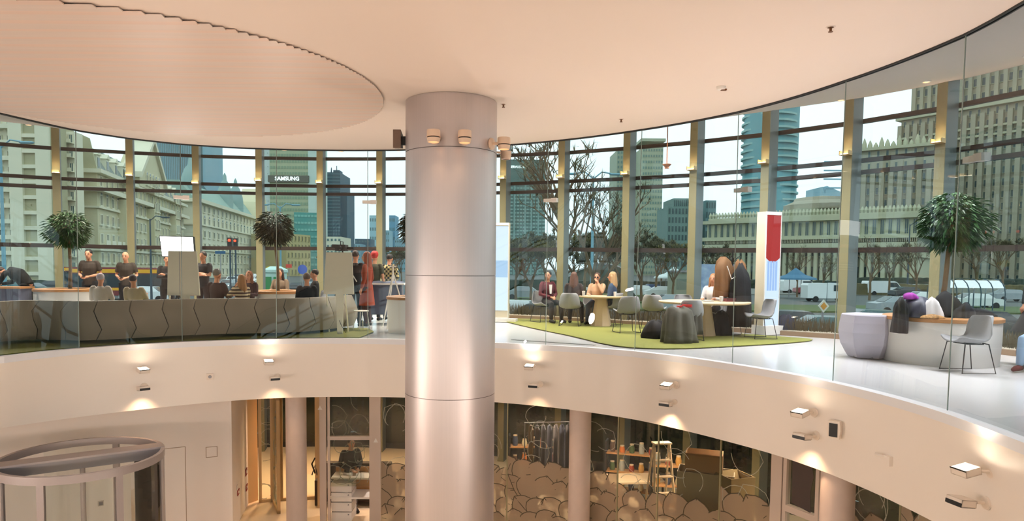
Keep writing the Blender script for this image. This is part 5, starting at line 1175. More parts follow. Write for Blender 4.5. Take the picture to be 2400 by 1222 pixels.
def person(px, Y, face, pose, lab, top, bottom, hair=(40, 28, 22), style='short', z=.013, h=1.75, sleeve='long', skin=None, vox=.017, coat=False, xy=None, extra=None, female=False, look=0.0, shoes=(30, 26, 26), flare=0.0):
    x, y = xy if xy else dep(px, Y)
    root = empty('person', (x, y, z), math.radians(face + 90), lab, 'person')
    sk = skin or M_skin; J = pose_joints(pose, h); k = h / 1.75; fx = .93 if female else 1.0
    ax = (1, 0, 0)
    hd = J['hed']; Rh = Rz(look)
    fdir = (Rh @ V(0, -1, 0).to_4d()).to_3d(); 
    if pose == 'bend': fdir = V(0, -.5, -.85).normalized()
    sd = fdir.cross(V(0, 0, 1)).normalized() if abs(fdir.z) < .9 else V(-1, 0, 0); uh = sd.cross(fdir).normalized()
    def hp(a, c, d_): return hd + sd * a * k + fdir * c * k + uh * d_ * k
    b = MB(); Mh = Matrix((sd, -fdir, uh)).transposed().to_4x4(); Mh.translation = hd
    b.ell((0, .008 * k, .025 * k), (.076 * k, .095 * k, .105 * k), 14, 10, Mh); b.ell((0, -.028 * k, -.045 * k), (.056 * k, .062 * k, .07 * k), 12, 8, Mh)
    b.tube([hp(0, .095, .015), hp(0, .118, -.02), hp(0, .09, -.032)], [.010 * k, .015 * k, .012 * k], 6)
    for s in (-1, 1): b.ell((s * .078 * k, .01 * k, -.002), (.012 * k, .02 * k, .032 * k), 6, 5, Mh)
    b.tube([J['nkb'] - V(0, 0, .03) * k, (J['nkb'] + hd) / 2, hd - uh * .04 * k + fdir * -.01], [.062 * k * fx, .052 * k * fx, .05 * k * fx], 10)
    torso(b, [(J['pel'] + V(0, 0, -.06) * k, .14 * k, .10 * k, ax), (J['wst'], .125 * k * fx, .09 * k, ax), (J['chs'], .15 * k * fx, .10 * k, ax), ((J['chs'] + J['nkb']) / 2 + V(0, 0, .02), .15 * k * fx, .085 * k, ax), (J['nkb'], .06 * k, .055 * k, ax)] if pose != 'bend' else [(J['pel'] + V(0, 0, -.1), .13, .11, ax), (J['pel'], .14, .12, ax)])
    if pose == 'bend': b.tube([J['pel'], J['wst'] + V(0, 0, .05), J['chs'] + V(0, 0, .05), J['nkb']], [.13, .13, .13, .06], 14)
    for n_, s in (('L', 1), ('R', -1)):
        b.tube([J['sh' + n_], (J['sh' + n_] + J['el' + n_]) / 2, J['el' + n_], (J['el' + n_] * .6 + J['wr' + n_] * .4), J['wr' + n_]], [.048 * k, .044 * k, .036 * k, .037 * k, .026 * k], 9)
        b.tube([J['hp' + n_], (J['hp' + n_] + J['kn' + n_]) / 2, J['kn' + n_], (J['kn' + n_] * .65 + J['an' + n_] * .35), J['an' + n_]], [.085 * k, .073 * k, .052 * k, .054 * k, .034 * k], 10)
        b.tube([J['an' + n_] + V(0, .03, -.03) * k, J['an' + n_] + V(0, -.04, -.035) * k, J['to' + n_]], [.036 * k, .036 * k, .026 * k], 8)
        # hand: palm, four unequal curled fingers, thumb
        w = J['wr' + n_]; d = (w - J['el' + n_]).normalized(); lat = d.cross(V(0, 0, 1)); lat = lat.normalized() if lat.length > .1 else V(1, 0, 0); dn = lat.cross(d).normalized()
        if dn.z > 0: dn = -dn
        b.tube([w, w + d * .05 * k, w + d * .085 * k], [.026 * k, .036 * k, .033 * k], 8)
        fr = .0088 * k if vox < .012 else .0115 * k
        for q, fl_ in enumerate((.066, .078, .073, .055)):
            o_ = lat * (q - 1.5) * .021 * k; p0 = w + d * .08 * k + o_; p1 = p0 + d * fl_ * .5 * k + dn * .012 * k; p2 = p1 + d * fl_ * .32 * k + dn * .03 * k
            b.tube([p0 - d * .02 * k, p0, p1, p2], [fr, fr, fr * .95, fr * .8], 6)
        tl_ = lat * (-s) * .032 * k; b.tube([w + d * .025 * k + tl_ * .5, w + d * .05 * k + tl_ * 1.3, w + d * .085 * k + tl_ * 1.5 + dn * .01 * k], [fr * 1.25, fr * 1.15, fr * .9], 6)
    body = remesh(b, 'body', sk, vox, root)
    # face
    b = MB()
    for s in (-1, 1): b.ell((s * .03 * k, -.083 * k, .012 * k), (.011 * k, .008 * k, .007 * k), 8, 5, Mh); b.ell((s * .031 * k, -.086 * k, .032 * k), (.017 * k, .006 * k, .004 * k), 6, 4, Mh)
    b.build('eyes', M_eye, body); b = MB(); b.ell((0, -.083 * k, -.055 * k), (.022 * k, .008 * k, .007 * k), 8, 5, Mh); b.build('mouth', M_lip, body)
    # clothes
    def cm(c, nm_='cloth'): return mat('%s_%d_%d_%d' % (nm_, *c), S(*c), .85, noise=.18, scale=9)
    b = MB(); e = .014 * k
    if pose != 'bend':
        torso(b, [(J['pel'] + V(0, 0, -.09 if not coat else -.12) * k, .158 * k, .125 * k, ax), (J['pel'] + V(0, 0, .02) * k, .155 * k, .118 * k, ax), (J['wst'], .142 * k * fx, .108 * k, ax), (J['chs'], .172 * k * fx, .122 * k, ax), ((J['chs'] + J['nkb']) / 2 + V(0, 0, .03), .168 * k * fx, .10 * k, ax), (J['nkb'] + V(0, 0, -.015) * k, .085 * k, .07 * k, ax), (J['nkb'] + V(0, 0, .012) * k, .062 * k, .058 * k, ax)])
    else: b.tube([J['pel'] + V(0, .02, -.06), J['wst'] + V(0, .0, .05), (J['wst'] + J['chs']) / 2 + V(0, 0, .09), J['chs'] + V(0, 0, .06), J['nkb'] + V(0, .03, .01), J['nkb']], [.15, .16, .17, .165, .12, .07], 16)
    for n_ in 'LR':
        sh, el, wr = J['sh' + n_], J['el' + n_], J['wr' + n_]
        sg_ = 1 if n_ == 'L' else -1; s0_ = [sh + V(-sg_ * .07, 0, .028) * k, sh + V(-sg_ * .012, 0, .016) * k, sh + (el - sh) * .12]
        P = s0_ + [(sh + el) / 2, el, (el + wr) / 2, wr - (wr - el) * .06] if sleeve == 'long' else s0_ + [(sh + el) / 2, sh + (el - sh) * .72]
        rs = [.036, .054, .063, .058, .052, .047, .040] if sleeve == 'long' else [.036, .054, .063, .060, .060]
        b.tube(P, [r * k for r in rs], 10)
        if coat and pose.startswith('sit'): pass
    tops = cm(top) if not isinstance(top, bpy.types.Material) else top
    remesh(b, 'coat' if coat else 'shirt', tops, max(vox, .016), root)
    if coat and not pose.startswith('sit'):
        b = MB(); R_ = []
        for z_, w_, d_ in ((.98, .17, .13), (.8, .19 + .06 * flare, .15 + .05 * flare), (.62, .21 + .12 * flare, .17 + .1 * flare), (.5, .22 + .18 * flare, .18 + .12 * flare)): R_.append([(w_ * k * math.cos(2 * PI * j / 16) * (1 + .04 * math.sin(j * 2.4)), d_ * k * math.sin(2 * PI * j / 16), z_ * k) for j in range(16)])
        b.loft(R_, cap=False); b.build('coat_skirt', tops, root, smooth='all')
    b = MB(); torso(b, [(J['pel'] + V(0, 0, -.10) * k, .145 * k, .115 * k, ax), (J['pel'] + V(0, 0, .04) * k, .148 * k, .112 * k, ax)])
    for n_ in 'LR':
        hp_, kn, an = J['hp' + n_], J['kn' + n_], J['an' + n_]
        b.tube([hp_ + V(0, 0, .02), (hp_ + kn) / 2, kn, (kn * .6 + an * .4), an + V(0, 0, .0)], [.100 * k, .088 * k, .068 * k, .062 * k, .050 * k], 12)
    remesh(b, 'trousers', cm(bottom), max(vox, .016), root)
    b = MB()
    for n_ in 'LR':
        an, to = J['an' + n_], J['to' + n_]; b.tube([an + V(0, .045, -.04) * k, an + V(0, -.03, -.035) * k, (an + to) / 2 + V(0, -.02, -.01) * k, to + V(0, -.015, .0)], [.040 * k, .048 * k, .042 * k, .030 * k], 8)
    for v in range(len(b.v)): b.v[v] = (b.v[v][0], b.v[v][1], max(0.0, b.v[v][2]))
    b.build('shoes', cm(shoes, 'shoe'), root, smooth='all')
    # hair
    hm = mat('hair_%d_%d_%d' % hair, S(*hair), .6, noise=.35, scale=30, stretch=(6, 6, .6))
    if style != 'bald':
        b = MB()
        b.ell((0, .022 * k, .05 * k), (.086 * k, .098 * k, .095 * k), 14, 9, Mh)
        if style == 'long':
            dnv = V(0, 0, -1)
            for s, q in ((-1, .0), (1, .0), (0, 1), (-.6, .7), (.6, .7)):
                a_ = hd + sd * s * .07 * k - fdir * (.01 + .08 * q) * k + uh * .03 * k
                b.tube([a_, a_ + dnv * .12 * k - fdir * .01 * k, a_ + dnv * .24 * k - fdir * .02 + sd * s * .02, a_ + dnv * .33 * k - fdir * .015], [.036 * k, .042 * k, .04 * k, .018 * k], 8)
        if style == 'bun': b.ell((0, .10 * k, .09 * k), (.04 * k, .04 * k, .04 * k), 8, 6, Mh)
        # cut the face free
        b.v = [p if (Vector(p) - hd).dot(fdir) < .062 * k or (Vector(p) - hd).dot(uh) > .072 * k else tuple(Vector(p) - fdir * max(0, (Vector(p) - hd).dot(fdir) - .05 * k)) for p in b.v]
        nm_ = 'hat' if style in ('beanie', 'cap') else 'hair'
        o = remesh(b, nm_, hm, .014, body)
    if style in ('beanie',):
        b = MB(); b.ell((0, .02 * k, .085 * k), (.096 * k, .108 * k, .10 * k), 14, 8, Mh); b.build('beanie', hm, root, smooth='all')
    if extra: extra(root, J, hd, sd, fdir, uh, k, Mh)
    return root
def phone(root, J, hd, sd, f, uh, k, Mh):
    p = (J['wrL'] + J['wrR']) / 2 + V(0, -.08, .03); b = MB(); b.box(p.x - .04, p.y - .06, p.z, p.x + .04, p.y + .06, p.z + .01); b.build('phone_in_hands', M_black, root)
def shades(root, J, hd, sd, f, uh, k, Mh):
    b = MB()
    for s in (-1, 1): b.ell((s * .034 * k, -.098 * k, .012 * k), (.028 * k, .01 * k, .022 * k), 8, 5, Mh)
    b.build('sunglasses', M_black, root)
def lapel(root, J, hd, sd, f, uh, k, Mh):
    b = MB(); c = J['chs']; b.add([(c.x - .05, c.y - .135, c.z + .12), (c.x + .05, c.y - .135, c.z + .12), (c.x + .03, c.y - .139, c.z - .12), (c.x - .03, c.y - .139, c.z - .12)], [(0, 1, 2, 3)]); b.build('shirt_front', M_white, root)
def strap(root, J, hd, sd, f, uh, k, Mh):
    b = MB(); b.tube([J['shL'] + V(0, .08, .05), V(0, .15, 1.2), J['hpR'] + V(0, .15, .1)], .014, 5); b.build('shoulder_strap', M_white, root)
def checked():
    m = bpy.data.materials.new('checked_cloth'); m.use_nodes = True; N = m.node_tree.nodes; L = m.node_tree.links; t = N.new('ShaderNodeTexCoord'); c = N.new('ShaderNodeTexChecker'); c.inputs['Scale'].default_value = 18
    c.inputs[1].default_value = (*S(196, 180, 130), 1); c.inputs[2].default_value = (*S(26, 24, 24), 1); L.new(t.outputs['Object'], c.inputs[0]); L.new(c.outputs[0], N['Principled BSDF'].inputs['Base Color']); N['Principled BSDF'].inputs['Roughness'].default_value = .9; return m
def striped():
    m = bpy.data.materials.new('striped_knit'); m.use_nodes = True; N = m.node_tree.nodes; L = m.node_tree.links; t = N.new('ShaderNodeTexCoord'); c = N.new('ShaderNodeTexWave'); c.bands_direction = 'Z'; c.inputs['Scale'].default_value = 4.5; c.inputs['Distortion'].default_value = .6
    r = N.new('ShaderNodeValToRGB'); r.color_ramp.elements[0].position = .42; r.color_ramp.elements[0].color = (*S(70, 48, 40), 1); r.color_ramp.elements[1].position = .5; r.color_ramp.elements[1].color = (*S(220, 200, 165), 1)
    L.new(t.outputs['Object'], c.inputs[0]); L.new(c.outputs[0], r.inputs[0]); L.new(r.outputs[0], N['Principled BSDF'].inputs['Base Color']); N['Principled BSDF'].inputs['Roughness'].default_value = .9; return m
# standing, far left to right
person(62, 16.4, 180, 'bend', 'person in black bending over the table at the far left edge', (26, 26, 28), (24, 24, 28), (60, 36, 26), 'short')
person(210, 17.7, -80, 'phone', 'man in black cap and dark tee looking at a phone, beside the left tree', (58, 48, 40), (30, 30, 34), (22, 20, 20), 'cap', sleeve='short', extra=phone, h=1.82)
person(296, 17.9, -80, 'phone', 'bald man in dark tee holding a phone, right of the man in the cap', (58, 50, 42), (34, 32, 36), style='bald', sleeve='short', extra=phone, h=1.77)
person(392, 17.6, -60, 'arms_crossed', 'person in black behind the studio lamp and left easel', (26, 24, 24), (30, 28, 30), (60, 36, 26), 'short', h=1.68)
person(477, 17.2, -100, 'arms_crossed', 'man in black tee with crossed arms right of the left easel', (34, 34, 38), (40, 24, 26), (50, 34, 28), 'short', sleeve='short', h=1.77)
person(508, 14.75, 75, 'sit', 'grey haired person in dark brown jacket seated on the sofa, seen from behind', (52, 30, 32), (30, 28, 30), (120, 116, 110), 'short')
person(566, 14.7, 150, 'sit_chin', 'woman with long fair hair and striped jumper on the sofa', striped(), (40, 40, 50), (176, 124, 70), 'long', female=True, h=1.60)
person(584, 16.6, -100, 'sit', 'woman with auburn hair seated behind the striped jumper woman', (60, 30, 36), (40, 40, 50), (150, 90, 56), 'long', female=True, h=1.68)
person(657, 18.6, -95, 'sit', 'dark haired woman in beige sitting behind the middle tree trunk', (120, 100, 80), (40, 40, 50), (50, 26, 22), 'long', female=True)
person(738, 17.3, 190, 'sit', 'man in black jacket and white shirt on the far side of the sofa', (24, 22, 24), (30, 30, 36), (32, 24, 22), 'short', extra=lapel)
person(719, 14.8, 100, 'sit', 'man with cropped grey hair and dark top on the sofa, back to the glass', (34, 36, 42), (30, 30, 36), (96, 80, 70), 'short', h=1.66)
person(235, 14.5, 100, 'sit', 'seated figure in white jacket standing in for a reflection, below the man in the cap', (214, 204, 196), (90, 80, 110), (190, 180, 190), 'short', h=1.6)  # solid figure added where only a ghostly reflection shows
person(318, 14.6, 100, 'sit_back', 'reclining figure in cream jacket standing in for a reflection, below the bald man', (200, 184, 160), (60, 60, 70), (40, 36, 50), 'short', h=1.6)  # second solid figure, added in place of a reflected ghost image
person(833, 16.9, 80, 'operate', 'camera operator in black with a white strap, right of the easel board', (24, 24, 28), (22, 22, 26), (52, 34, 28), 'short', extra=strap, h=1.82)
person(860, 16.3, 170, 'stand', 'person with long rust red hair and rust coat near the high table', (150, 62, 36), (60, 30, 30), (160, 70, 40), 'long', coat=True, female=True, h=1.78)
person(878, 18.0, 80, 'stand', 'person in red knitted hat and grey green tee seen from behind', (64, 66, 52), (40, 40, 46), (190, 30, 26), 'beanie', sleeve='short', h=1.80)
person(912, 18.2, 75, 'table', 'person in black and cream checked shirt by the high table', checked(), (30, 30, 34), (26, 24, 24), 'short', h=1.78)
# table group
x, y = flr(1272, 757); person(0, 0, -62, 'sit_lap', 'man in maroon jacket and white shirt at the first round table', (92, 32, 40), (40, 34, 32), (26, 20, 18), 'short', z=ZR, xy=(x + .12, y + .02), extra=lapel, look=-.9)
x, y = flr(1338, 764); person(0, 0, 75, 'sit', 'woman with long brown hair in a dark coat, back to the glass', (62, 50, 48), (30, 30, 38), (104, 72, 60), 'long', z=ZR, xy=(x + .06, y + .0), female=True, h=1.72)
x, y = flr(1398, 761); person(0, 0, -110, 'sit_chin', 'woman in sunglasses and beige top at the first round table', (206, 168, 136), (60, 74, 96), (92, 60, 44), 'short', z=ZR, xy=(x, y), female=True, extra=shades, h=1.70)
x, y = flr(1434, 765); person(0, 0, 155, 'sit_lap', 'blond woman in blue top at the first round table', (50, 74, 104), (58, 74, 96), (196, 156, 110), 'long', z=ZR, xy=(x, y), female=True, h=1.74)
x, y = flr(1669, 780); person(0, 0, -125, 'sit', 'woman with long fair hair in a white top at the oak table', (226, 218, 214), (40, 40, 50), (178, 124, 80), 'long', z=ZR, xy=(x, y), female=True, h=1.72)
# far right
x, y = flr(2446, 872); person(0, 0, -150, 'sit_lap', 'person in pale blue jeans and brown loafers seated at the right edge', (206, 150, 150), (150, 180, 210), (60, 40, 30), 'long', z=.013, xy=(x + .02, y + .0), female=True, h=1.66, vox=.011, shoes=(92, 30, 30))
person(2452, 10.4, -150, 'stand', 'person in long black coat standing at the right edge', (26, 26, 30), (24, 24, 28), (40, 30, 26), 'short', coat=True, h=1.82, flare=1.0)
# lower level: person at the back desk
x_, _y = dep(822, 15.4, 1060); person(0, 0, -60, 'table', 'person in black standing behind the shop counter pane', (26, 24, 22), (24, 22, 22), (30, 22, 20), 'short', z=LOWZ, xy=(x_, 15.4))
# ================================================================== OUTSIDE
GZ = -2.0
M_asph = mat('asphalt', S(84, 90, 88), .8, noise=.25, scale=.4); M_grass = mat('lawn', S(84, 104, 52), .95, noise=.4, scale=.3); M_pave = mat('paving', S(120, 120, 112), .85, noise=.2, scale=.5)
RG = R1 + 2.6; nG = 96
gi = [pt(2 * PI * k / nG, RG, C1) for k in range(nG)]; go = [pt(2 * PI * k / nG, 1500, C1) for k in range(nG)]
b = MB(); b.add([(x, y, GZ - .02) for x, y in gi] + [(x, y, GZ - .02) for x, y in go], [(i, nG + i, nG + (i + 1) % nG, (i + 1) % nG) for i in range(nG)]); b.build('street_ground', M_asph, kind='structure')
b = MB(); b.add([(x, y, LOWZ) for x, y in gi] + [(x, y, GZ - .02) for x, y in gi], [(i, (i + 1) % nG, nG + (i + 1) % nG, nG + i) for i in range(nG)]); b.build('wall_garden', mat('planted_bank', S(28, 38, 26), .95, noise=.6, scale=3, var=S(60, 72, 46)), kind='structure')
g2 = [pt(2 * PI * k / nG, R1 + .3, C1) for k in range(nG)]
b = MB(); b.add([(x, y, LOWZ - .01) for x, y in g2] + [(x, y, LOWZ - .01) for x, y in gi], [(i, nG + i, nG + (i + 1) % nG, (i + 1) % nG) for i in range(nG)]); b.build('garden_ground', M_soil, kind='structure')
def strip_area(name, pts, m, z=.0, h=.12):
    b = MB(); b.prism(pts, GZ - .02, GZ + h); return b.build(name, m, kind='structure')
def gpx(px, Y): return dep(px, Y)
strip_area('lawn_ground', [gpx(1500, 56), gpx(2700, 56), gpx(2700, 66), gpx(1500, 66)], M_grass)
strip_area('lawn_ground', [gpx(1150, 68), gpx(1700, 68), gpx(1750, 110), gpx(1150, 110)], M_grass)
strip_area('pavement_ground', [(-60, 27), (60, 27), (60, 31), (-60, 31)], M_pave, h=.1)
strip_area('pavement_ground', [gpx(1500, 95), gpx(2900, 95), gpx(2900, 150), gpx(1500, 150)], M_pave, h=.1)
M_wind = mat('window_dark', S(62, 84, 84), .25, noise=.3, scale=.7); M_windl = mat('window_light', S(110, 138, 138), .2, noise=.3, scale=.6)
WM = {}
def win_mesh(w, h, d, style, fm, gm):
    key = (round(w, 2), round(h, 2), round(d, 2), style, fm.name, gm.name)
    if key in WM: return WM[key]
    b = MB(); t = min(w, h) * .11
    b.box(-w / 2, -d, 0, -w / 2 + t, 0, h, mi=0); b.box(w / 2 - t, -d, 0, w / 2, 0, h, mi=0); b.box(-w / 2, -d, h - t, w / 2, 0, h, mi=0); b.box(-w / 2 - t * .5, -d * 1.6, -t * .5, w / 2 + t * .5, 0, t, mi=0)
    if style == 'arch': b.yprism([(w / 2 * math.cos(PI * q / 6), h + w / 2 * math.sin(PI * q / 6)) for q in range(7)], -d, 0, mi=0); b.yprism([(w * .36 * math.cos(PI * q / 6), h + w * .36 * math.sin(PI * q / 6)) for q in range(7)], -d * 1.05, -d, mi=1)
    if style != 'plain': b.box(-t * .3, -d * .9, t, t * .3, 0, h - t, mi=0)
    b.box(-w / 2 + t, -d * .5, t, w / 2 - t, -.0, h - t, mi=1)
    if style == 'balcony': b.box(-w * .75, -d * 6, -t * 1.2, w * .75, 0, -t * .3, mi=0); b.box(-w * .75, -d * 6, -t * .3, w * .75, -d * 5.5, h * .35, mi=0)
    me = b.mesh('window', [fm, gm]); WM[key] = me; return me
def facade_frame(A, B_):
    A = Vector((*A, 0)); B_ = Vector((*B_, 0)); D = (B_ - A); L_ = D.length; D.normalize(); rz = math.atan2(D.y, D.x); return L_, rz
def building(name, lab, A, B_, ztop, depth, wall, floors, cols, z0=GZ, wfrac=(.5, .6), styles=('cross',), single=True, cat='building', frame=None, gm=None, cornice=None, roof=None, bot=.0, top=.0, sidewin=False, group=None, kindstuff=True):
    L_, rz = facade_frame(A, B_); o = empty(name, (A[0], A[1], z0), rz, lab, cat, group); H_ = ztop - z0
    b = MB(); b.box(0, 0, 0, L_, depth, H_); b.build('wall', wall, o)
    fm = frame or wall; gm = gm or M_wind
    fh = (H_ - bot - top) / floors; cw = L_ / cols
    if single and floors * cols <= 290:
        for i in range(floors):
            st = styles[i % len(styles)]; me = win_mesh(cw * wfrac[0], fh * wfrac[1], .18, st, fm, gm)
            for j in range(cols): inst('window', me, o, T(cw * (j + .5), 0, bot + fh * i + fh * (1 - wfrac[1]) * .5))
    else:
        b = MB()
        for i in range(floors):
            for j in range(cols):
                x0 = cw * (j + .5 - wfrac[0] / 2); z_ = bot + fh * (i + .5 - wfrac[1] / 2); b.box(x0, -.15, z_, x0 + cw * wfrac[0], 0.01, z_ + fh * wfrac[1])
        b.build('windows', gm, o, kind='stuff')
    if sidewin:
        b = MB(); nc = max(2, int(depth / cw))
        for i in range(floors):
            for j in range(nc): y_ = depth / nc * (j + .25); z_ = bot + fh * (i + .25); b.box(-.15, y_, z_, 0.01, y_ + depth / nc * .5, z_ + fh * .5); b.box(L_ - .01, y_, z_, L_ + .15, y_ + depth / nc * .5, z_ + fh * .5)
        b.build('windows', gm, o, kind='stuff')
    for c in (cornice or []):
        b = MB(); zc, hh_, pr = c; b.box(-pr, -pr, zc - z0, L_ + pr, depth, zc - z0 + hh_); b.build('cornice', fm, o)
    return o, L_, H_, fh, cw
c_ = lambda n_, r, g, b_: mat(n_, S(r, g, b_), .8, noise=.12, scale=.3)
W_cream = c_('wall_cream', 214, 206, 170); W_stone = c_('wall_stone', 206, 200, 166); W_pale = c_('wall_pale', 226, 222, 196); W_tan = c_('wall_tan', 176, 172, 138); W_roof = c_('roof_slate', 128, 140, 134)
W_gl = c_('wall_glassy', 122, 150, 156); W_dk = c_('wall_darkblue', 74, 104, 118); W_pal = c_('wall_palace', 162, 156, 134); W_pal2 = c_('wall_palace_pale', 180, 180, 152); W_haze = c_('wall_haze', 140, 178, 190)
def topz(px, py, Y): return at_y(px, py, Y).z
# 1 left apartment block
Y = 94; A = gpx(-140, Y); B_ = gpx(48, Y); zt = topz(20, 272, Y)
building('apartment_block', 'pale apartment block with balconies at the far left edge', A, B_, zt, 6, W_pale, 11, 7, styles=('balcony',), wfrac=(.6, .6), sidewin=False, gm=M_wind)
A = gpx(48, Y - 1); B_ = gpx(110, Y - 1); o, L_, H_, fh, cw = building('apartment_block', 'tan tower wall with pale floor bands left of the leafy tree', A, B_, topz(80, 286, Y), 5, W_tan, 1, 1, wfrac=(.01, .01))
for q in range(12): b = MB(); z_ = H_ * q / 11.0; b.box(-.3, -.35, z_ - .25, L_ + .3, 0, z_ + .25); b.build('floor_band', W_pale, o)
for q in (0, 1): b = MB(); b.box(q * L_ - .9, -.4, 0, q * L_ + .9, 0, H_); b.build('corner_strip', W_pale, o)
A = gpx(112, Y + 5); B_ = gpx(182, Y + 5); building('apartment_block', 'side wing with stacked glazed balconies between first and second post', A, B_, topz(150, 292, Y), 2, W_pale, 11, 5, styles=('balcony',), wfrac=(.7, .62), gm=M_windl)
# 2 long tenement with mansard
YA, YB = 105, 165; A = gpx(232, YA); B_ = gpx(432, YB); zt = topz(232, 400, YA)
o, L_, H_, fh, cw = building('tenement_house', 'long stone tenement with grey mansard roof and gable behind the men', A, B_, zt, 14, W_stone, 6, 22, styles=('arch', 'cross', 'balcony', 'cross', 'arch', 'cross'), wfrac=(.45, .58), frame=W_pale, cornice=[(zt - 3.2, .7, 1.2), (zt - .4, .6, .9), (GZ + 5.5, .4, .5), (GZ + 12, .3, .4)])
gw_ = Vector((*gpx(180, YA - 2), 0)) - Vector((*A, 0))
b = MB(); b.xprism([(-.2, H_), (16, H_), (16, H_ + 4.6), (9, H_ + 7.4), (4, H_ + 6.2), (.8, H_ + 4.8)], -.4, 0); b.build('gable_top', W_tan, o)
b = MB(); b.xprism([(.0, H_), (17, H_), (17, H_ + 4.4), (9, H_ + 6.6), (2.6, H_ + 4.4)], 0, L_ * .98); b.build('mansard_roof', W_roof, o)
dm = MB(); dm.box(-.8, 0, 0, .8, 1.6, 2.2); dm.yprism([(-1, 2.2), (1, 2.2), (0, 3.0)], -.2, 1.6); dme = dm.mesh('dormer', [W_pale]); 
dw = MB(); dw.box(-.5, -.06, .4, .5, 0, 1.8); dwe = dw.mesh('dormer_window', [M_wind])
for q in range(13):
    xq = L_ * (q + .6) / 14
    if .33 < xq / L_ < .62: continue
    d_ = inst('dormer', dme, o, T(xq, .5, H_ + .5)); inst('dormer_window', dwe, d_, T(0, 0, 0))
b = MB(); xg = L_ * .47; b.yprism([(xg - 9, H_), (xg + 9, H_), (xg + 9, H_ + 2), (xg, H_ + 9.4), (xg - 9, H_ + 2)], -1.0, 3); b.build('pediment', W_cream, o)
b = MB(); b.add([(xg - 9.6, -1.4, H_ + 1.6), (xg - 9.6, -1.4, H_ + 2.6), (xg, -1.4, H_ + 10.4), (xg, -1.4, H_ + 9.2)], [(0, 1, 2, 3)]); 
for s in (-1, 1): b.yprism([(xg + s * 9.8, H_ + 1.5), (xg + s * 9.8, H_ + 2.5), (xg, H_ + 10.3), (xg, H_ + 9.3)], -1.6, 2)
b.box(xg - 1.5, -.8, H_ + 9.8, xg + 1.5, 2, H_ + 11.4); b.build('gable_moulding', W_pale, o)
for q in range(5): inst('window', win_mesh(1.2, 2.0, .18, 'arch', W_pale, M_wind), o, T(xg - 4.4 + q * 2.2, -1.0, H_ + .6))
for q in range(3): 
    xq = L_ * (.2 + .3 * q); b = MB(); b.box(xq - 2.2, -1.3, GZ * 0 + 6, xq + 2.2, 0, H_ - 3.4); b.build('bay_front', W_cream, o)
    for zf in range(4): inst('window', win_mesh(1.3, 1.9, .18, 'cross', W_pale, M_wind), o, T(xq - 1, -1.3, 7 + zf * 3.3)); inst('window', win_mesh(1.3, 1.9, .18, 'cross', W_pale, M_wind), o, T(xq + 1, -1.3, 7 + zf * 3.3))
# 3 second tenement
YA, YB = 170, 255; A = gpx(462, YA); B_ = gpx(628, YB); zt = topz(467, 470, YA)
o, L_, H_, fh, cw = building('tenement_house', 'pale ornate tenement with green domes behind the striped jumper woman', A, B_, zt, 20, W_pale, 6, 20, styles=('cross', 'arch', 'cross'), wfrac=(.42, .6), frame=W_pale, cornice=[(zt - .4, .9, 1.2), (GZ + 7, .4, .5), (zt - 6, .4, .6)])
b = MB(); b.xprism([(0, H_), (18, H_), (15, H_ + 5), (4, H_ + 5)], 0, L_); b.build('roof', c_('roof_green', 150, 176, 164), o)
for xf, s_ in ((.07, .75), (.45, .7), (.6, .7)):
    b = MB(); b.lathe([(3.4 * s_, H_), (3.4 * s_, H_ + 4), (3.1 * s_, H_ + 6), (1.9 * s_, H_ + 8.5), (.6, H_ + 9.6), (.5, H_ + 11), (0, H_ + 12)], 16, (L_ * xf, 3, 0)); b.build('dome', c_('dome_green', 140, 170, 166), o, smooth=True)
b = MB(); b.yprism([(L_ * .86 - 9, H_), (L_ * .86 + 9, H_), (L_ * .86 + 6, H_ + 6), (L_ * .86, H_ + 11), (L_ * .86 - 6, H_ + 6)], -1, 6); b.build('gable', W_cream, o)
# low corner building behind first street
# towers
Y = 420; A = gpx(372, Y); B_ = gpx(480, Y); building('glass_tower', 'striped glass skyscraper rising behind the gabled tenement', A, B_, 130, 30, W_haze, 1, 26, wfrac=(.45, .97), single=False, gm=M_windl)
A = gpx(448, 300); B_ = gpx(479, 300); o, *_r = building('clock_tower', 'slender stone tower with dark dome left of the second tenement', A, B_, topz(465, 462, 300), 6, c_('tower_greenish', 120, 140, 130), 8, 2, single=False); b = MB(); b.lathe([(3.7, _r[1]), (3.5, _r[1] + 2.5), (1.6, _r[1] + 5), (1.0, _r[1] + 6.5), (.8, _r[1] + 24)], 14, (_r[0] / 2, 4, 0)); b.build('dome', c_('dome_dark', 80, 110, 114), o, smooth=True)
Y = 330; A = gpx(634, Y); B_ = gpx(724, Y); o, L_, H_, fh, cw = building('office_tower', 'tan office tower carrying the lit sign band, above the middle tree', A, B_, 96, 26, c_('tower_tan', 168, 178, 146), 34, 14, wfrac=(.7, .45), single=False, gm=c_('tower_tan_glass', 132, 158, 132))
zs0, zs1 = topz(680, 428, Y), topz(680, 412, Y); b = MB(); b.box(-.5, -1.0, zs0 - GZ, L_ + .5, 0, zs1 - GZ); b.build('sign_band', c_('sign_band', 96, 98, 88), o)
def text(s, w, m, parent, loc, rot=(PI / 2, 0, 0), name='lettering'):
    c = bpy.data.curves.new(name, 'FONT'); c.body = s; c.align_x = 'CENTER'; c.align_y = 'CENTER'; c.size = 1; c.extrude = .04; c.offset = .02
    t = bpy.data.objects.new(name, c); COL.objects.link(t); dg = bpy.context.evaluated_depsgraph_get(); me = bpy.data.meshes.new_from_object(t.evaluated_get(dg)); bpy.data.objects.remove(t)
    xs_ = [v.co.x for v in me.vertices]; sc_ = w / (max(xs_) - min(xs_)); o = bpy.data.objects.new(name, me); COL.objects.link(o); me.materials.clear(); me.materials.append(m)
    o.scale = (sc_, sc_, sc_); o.rotation_euler = rot; o.location = loc; o.parent = parent; return o
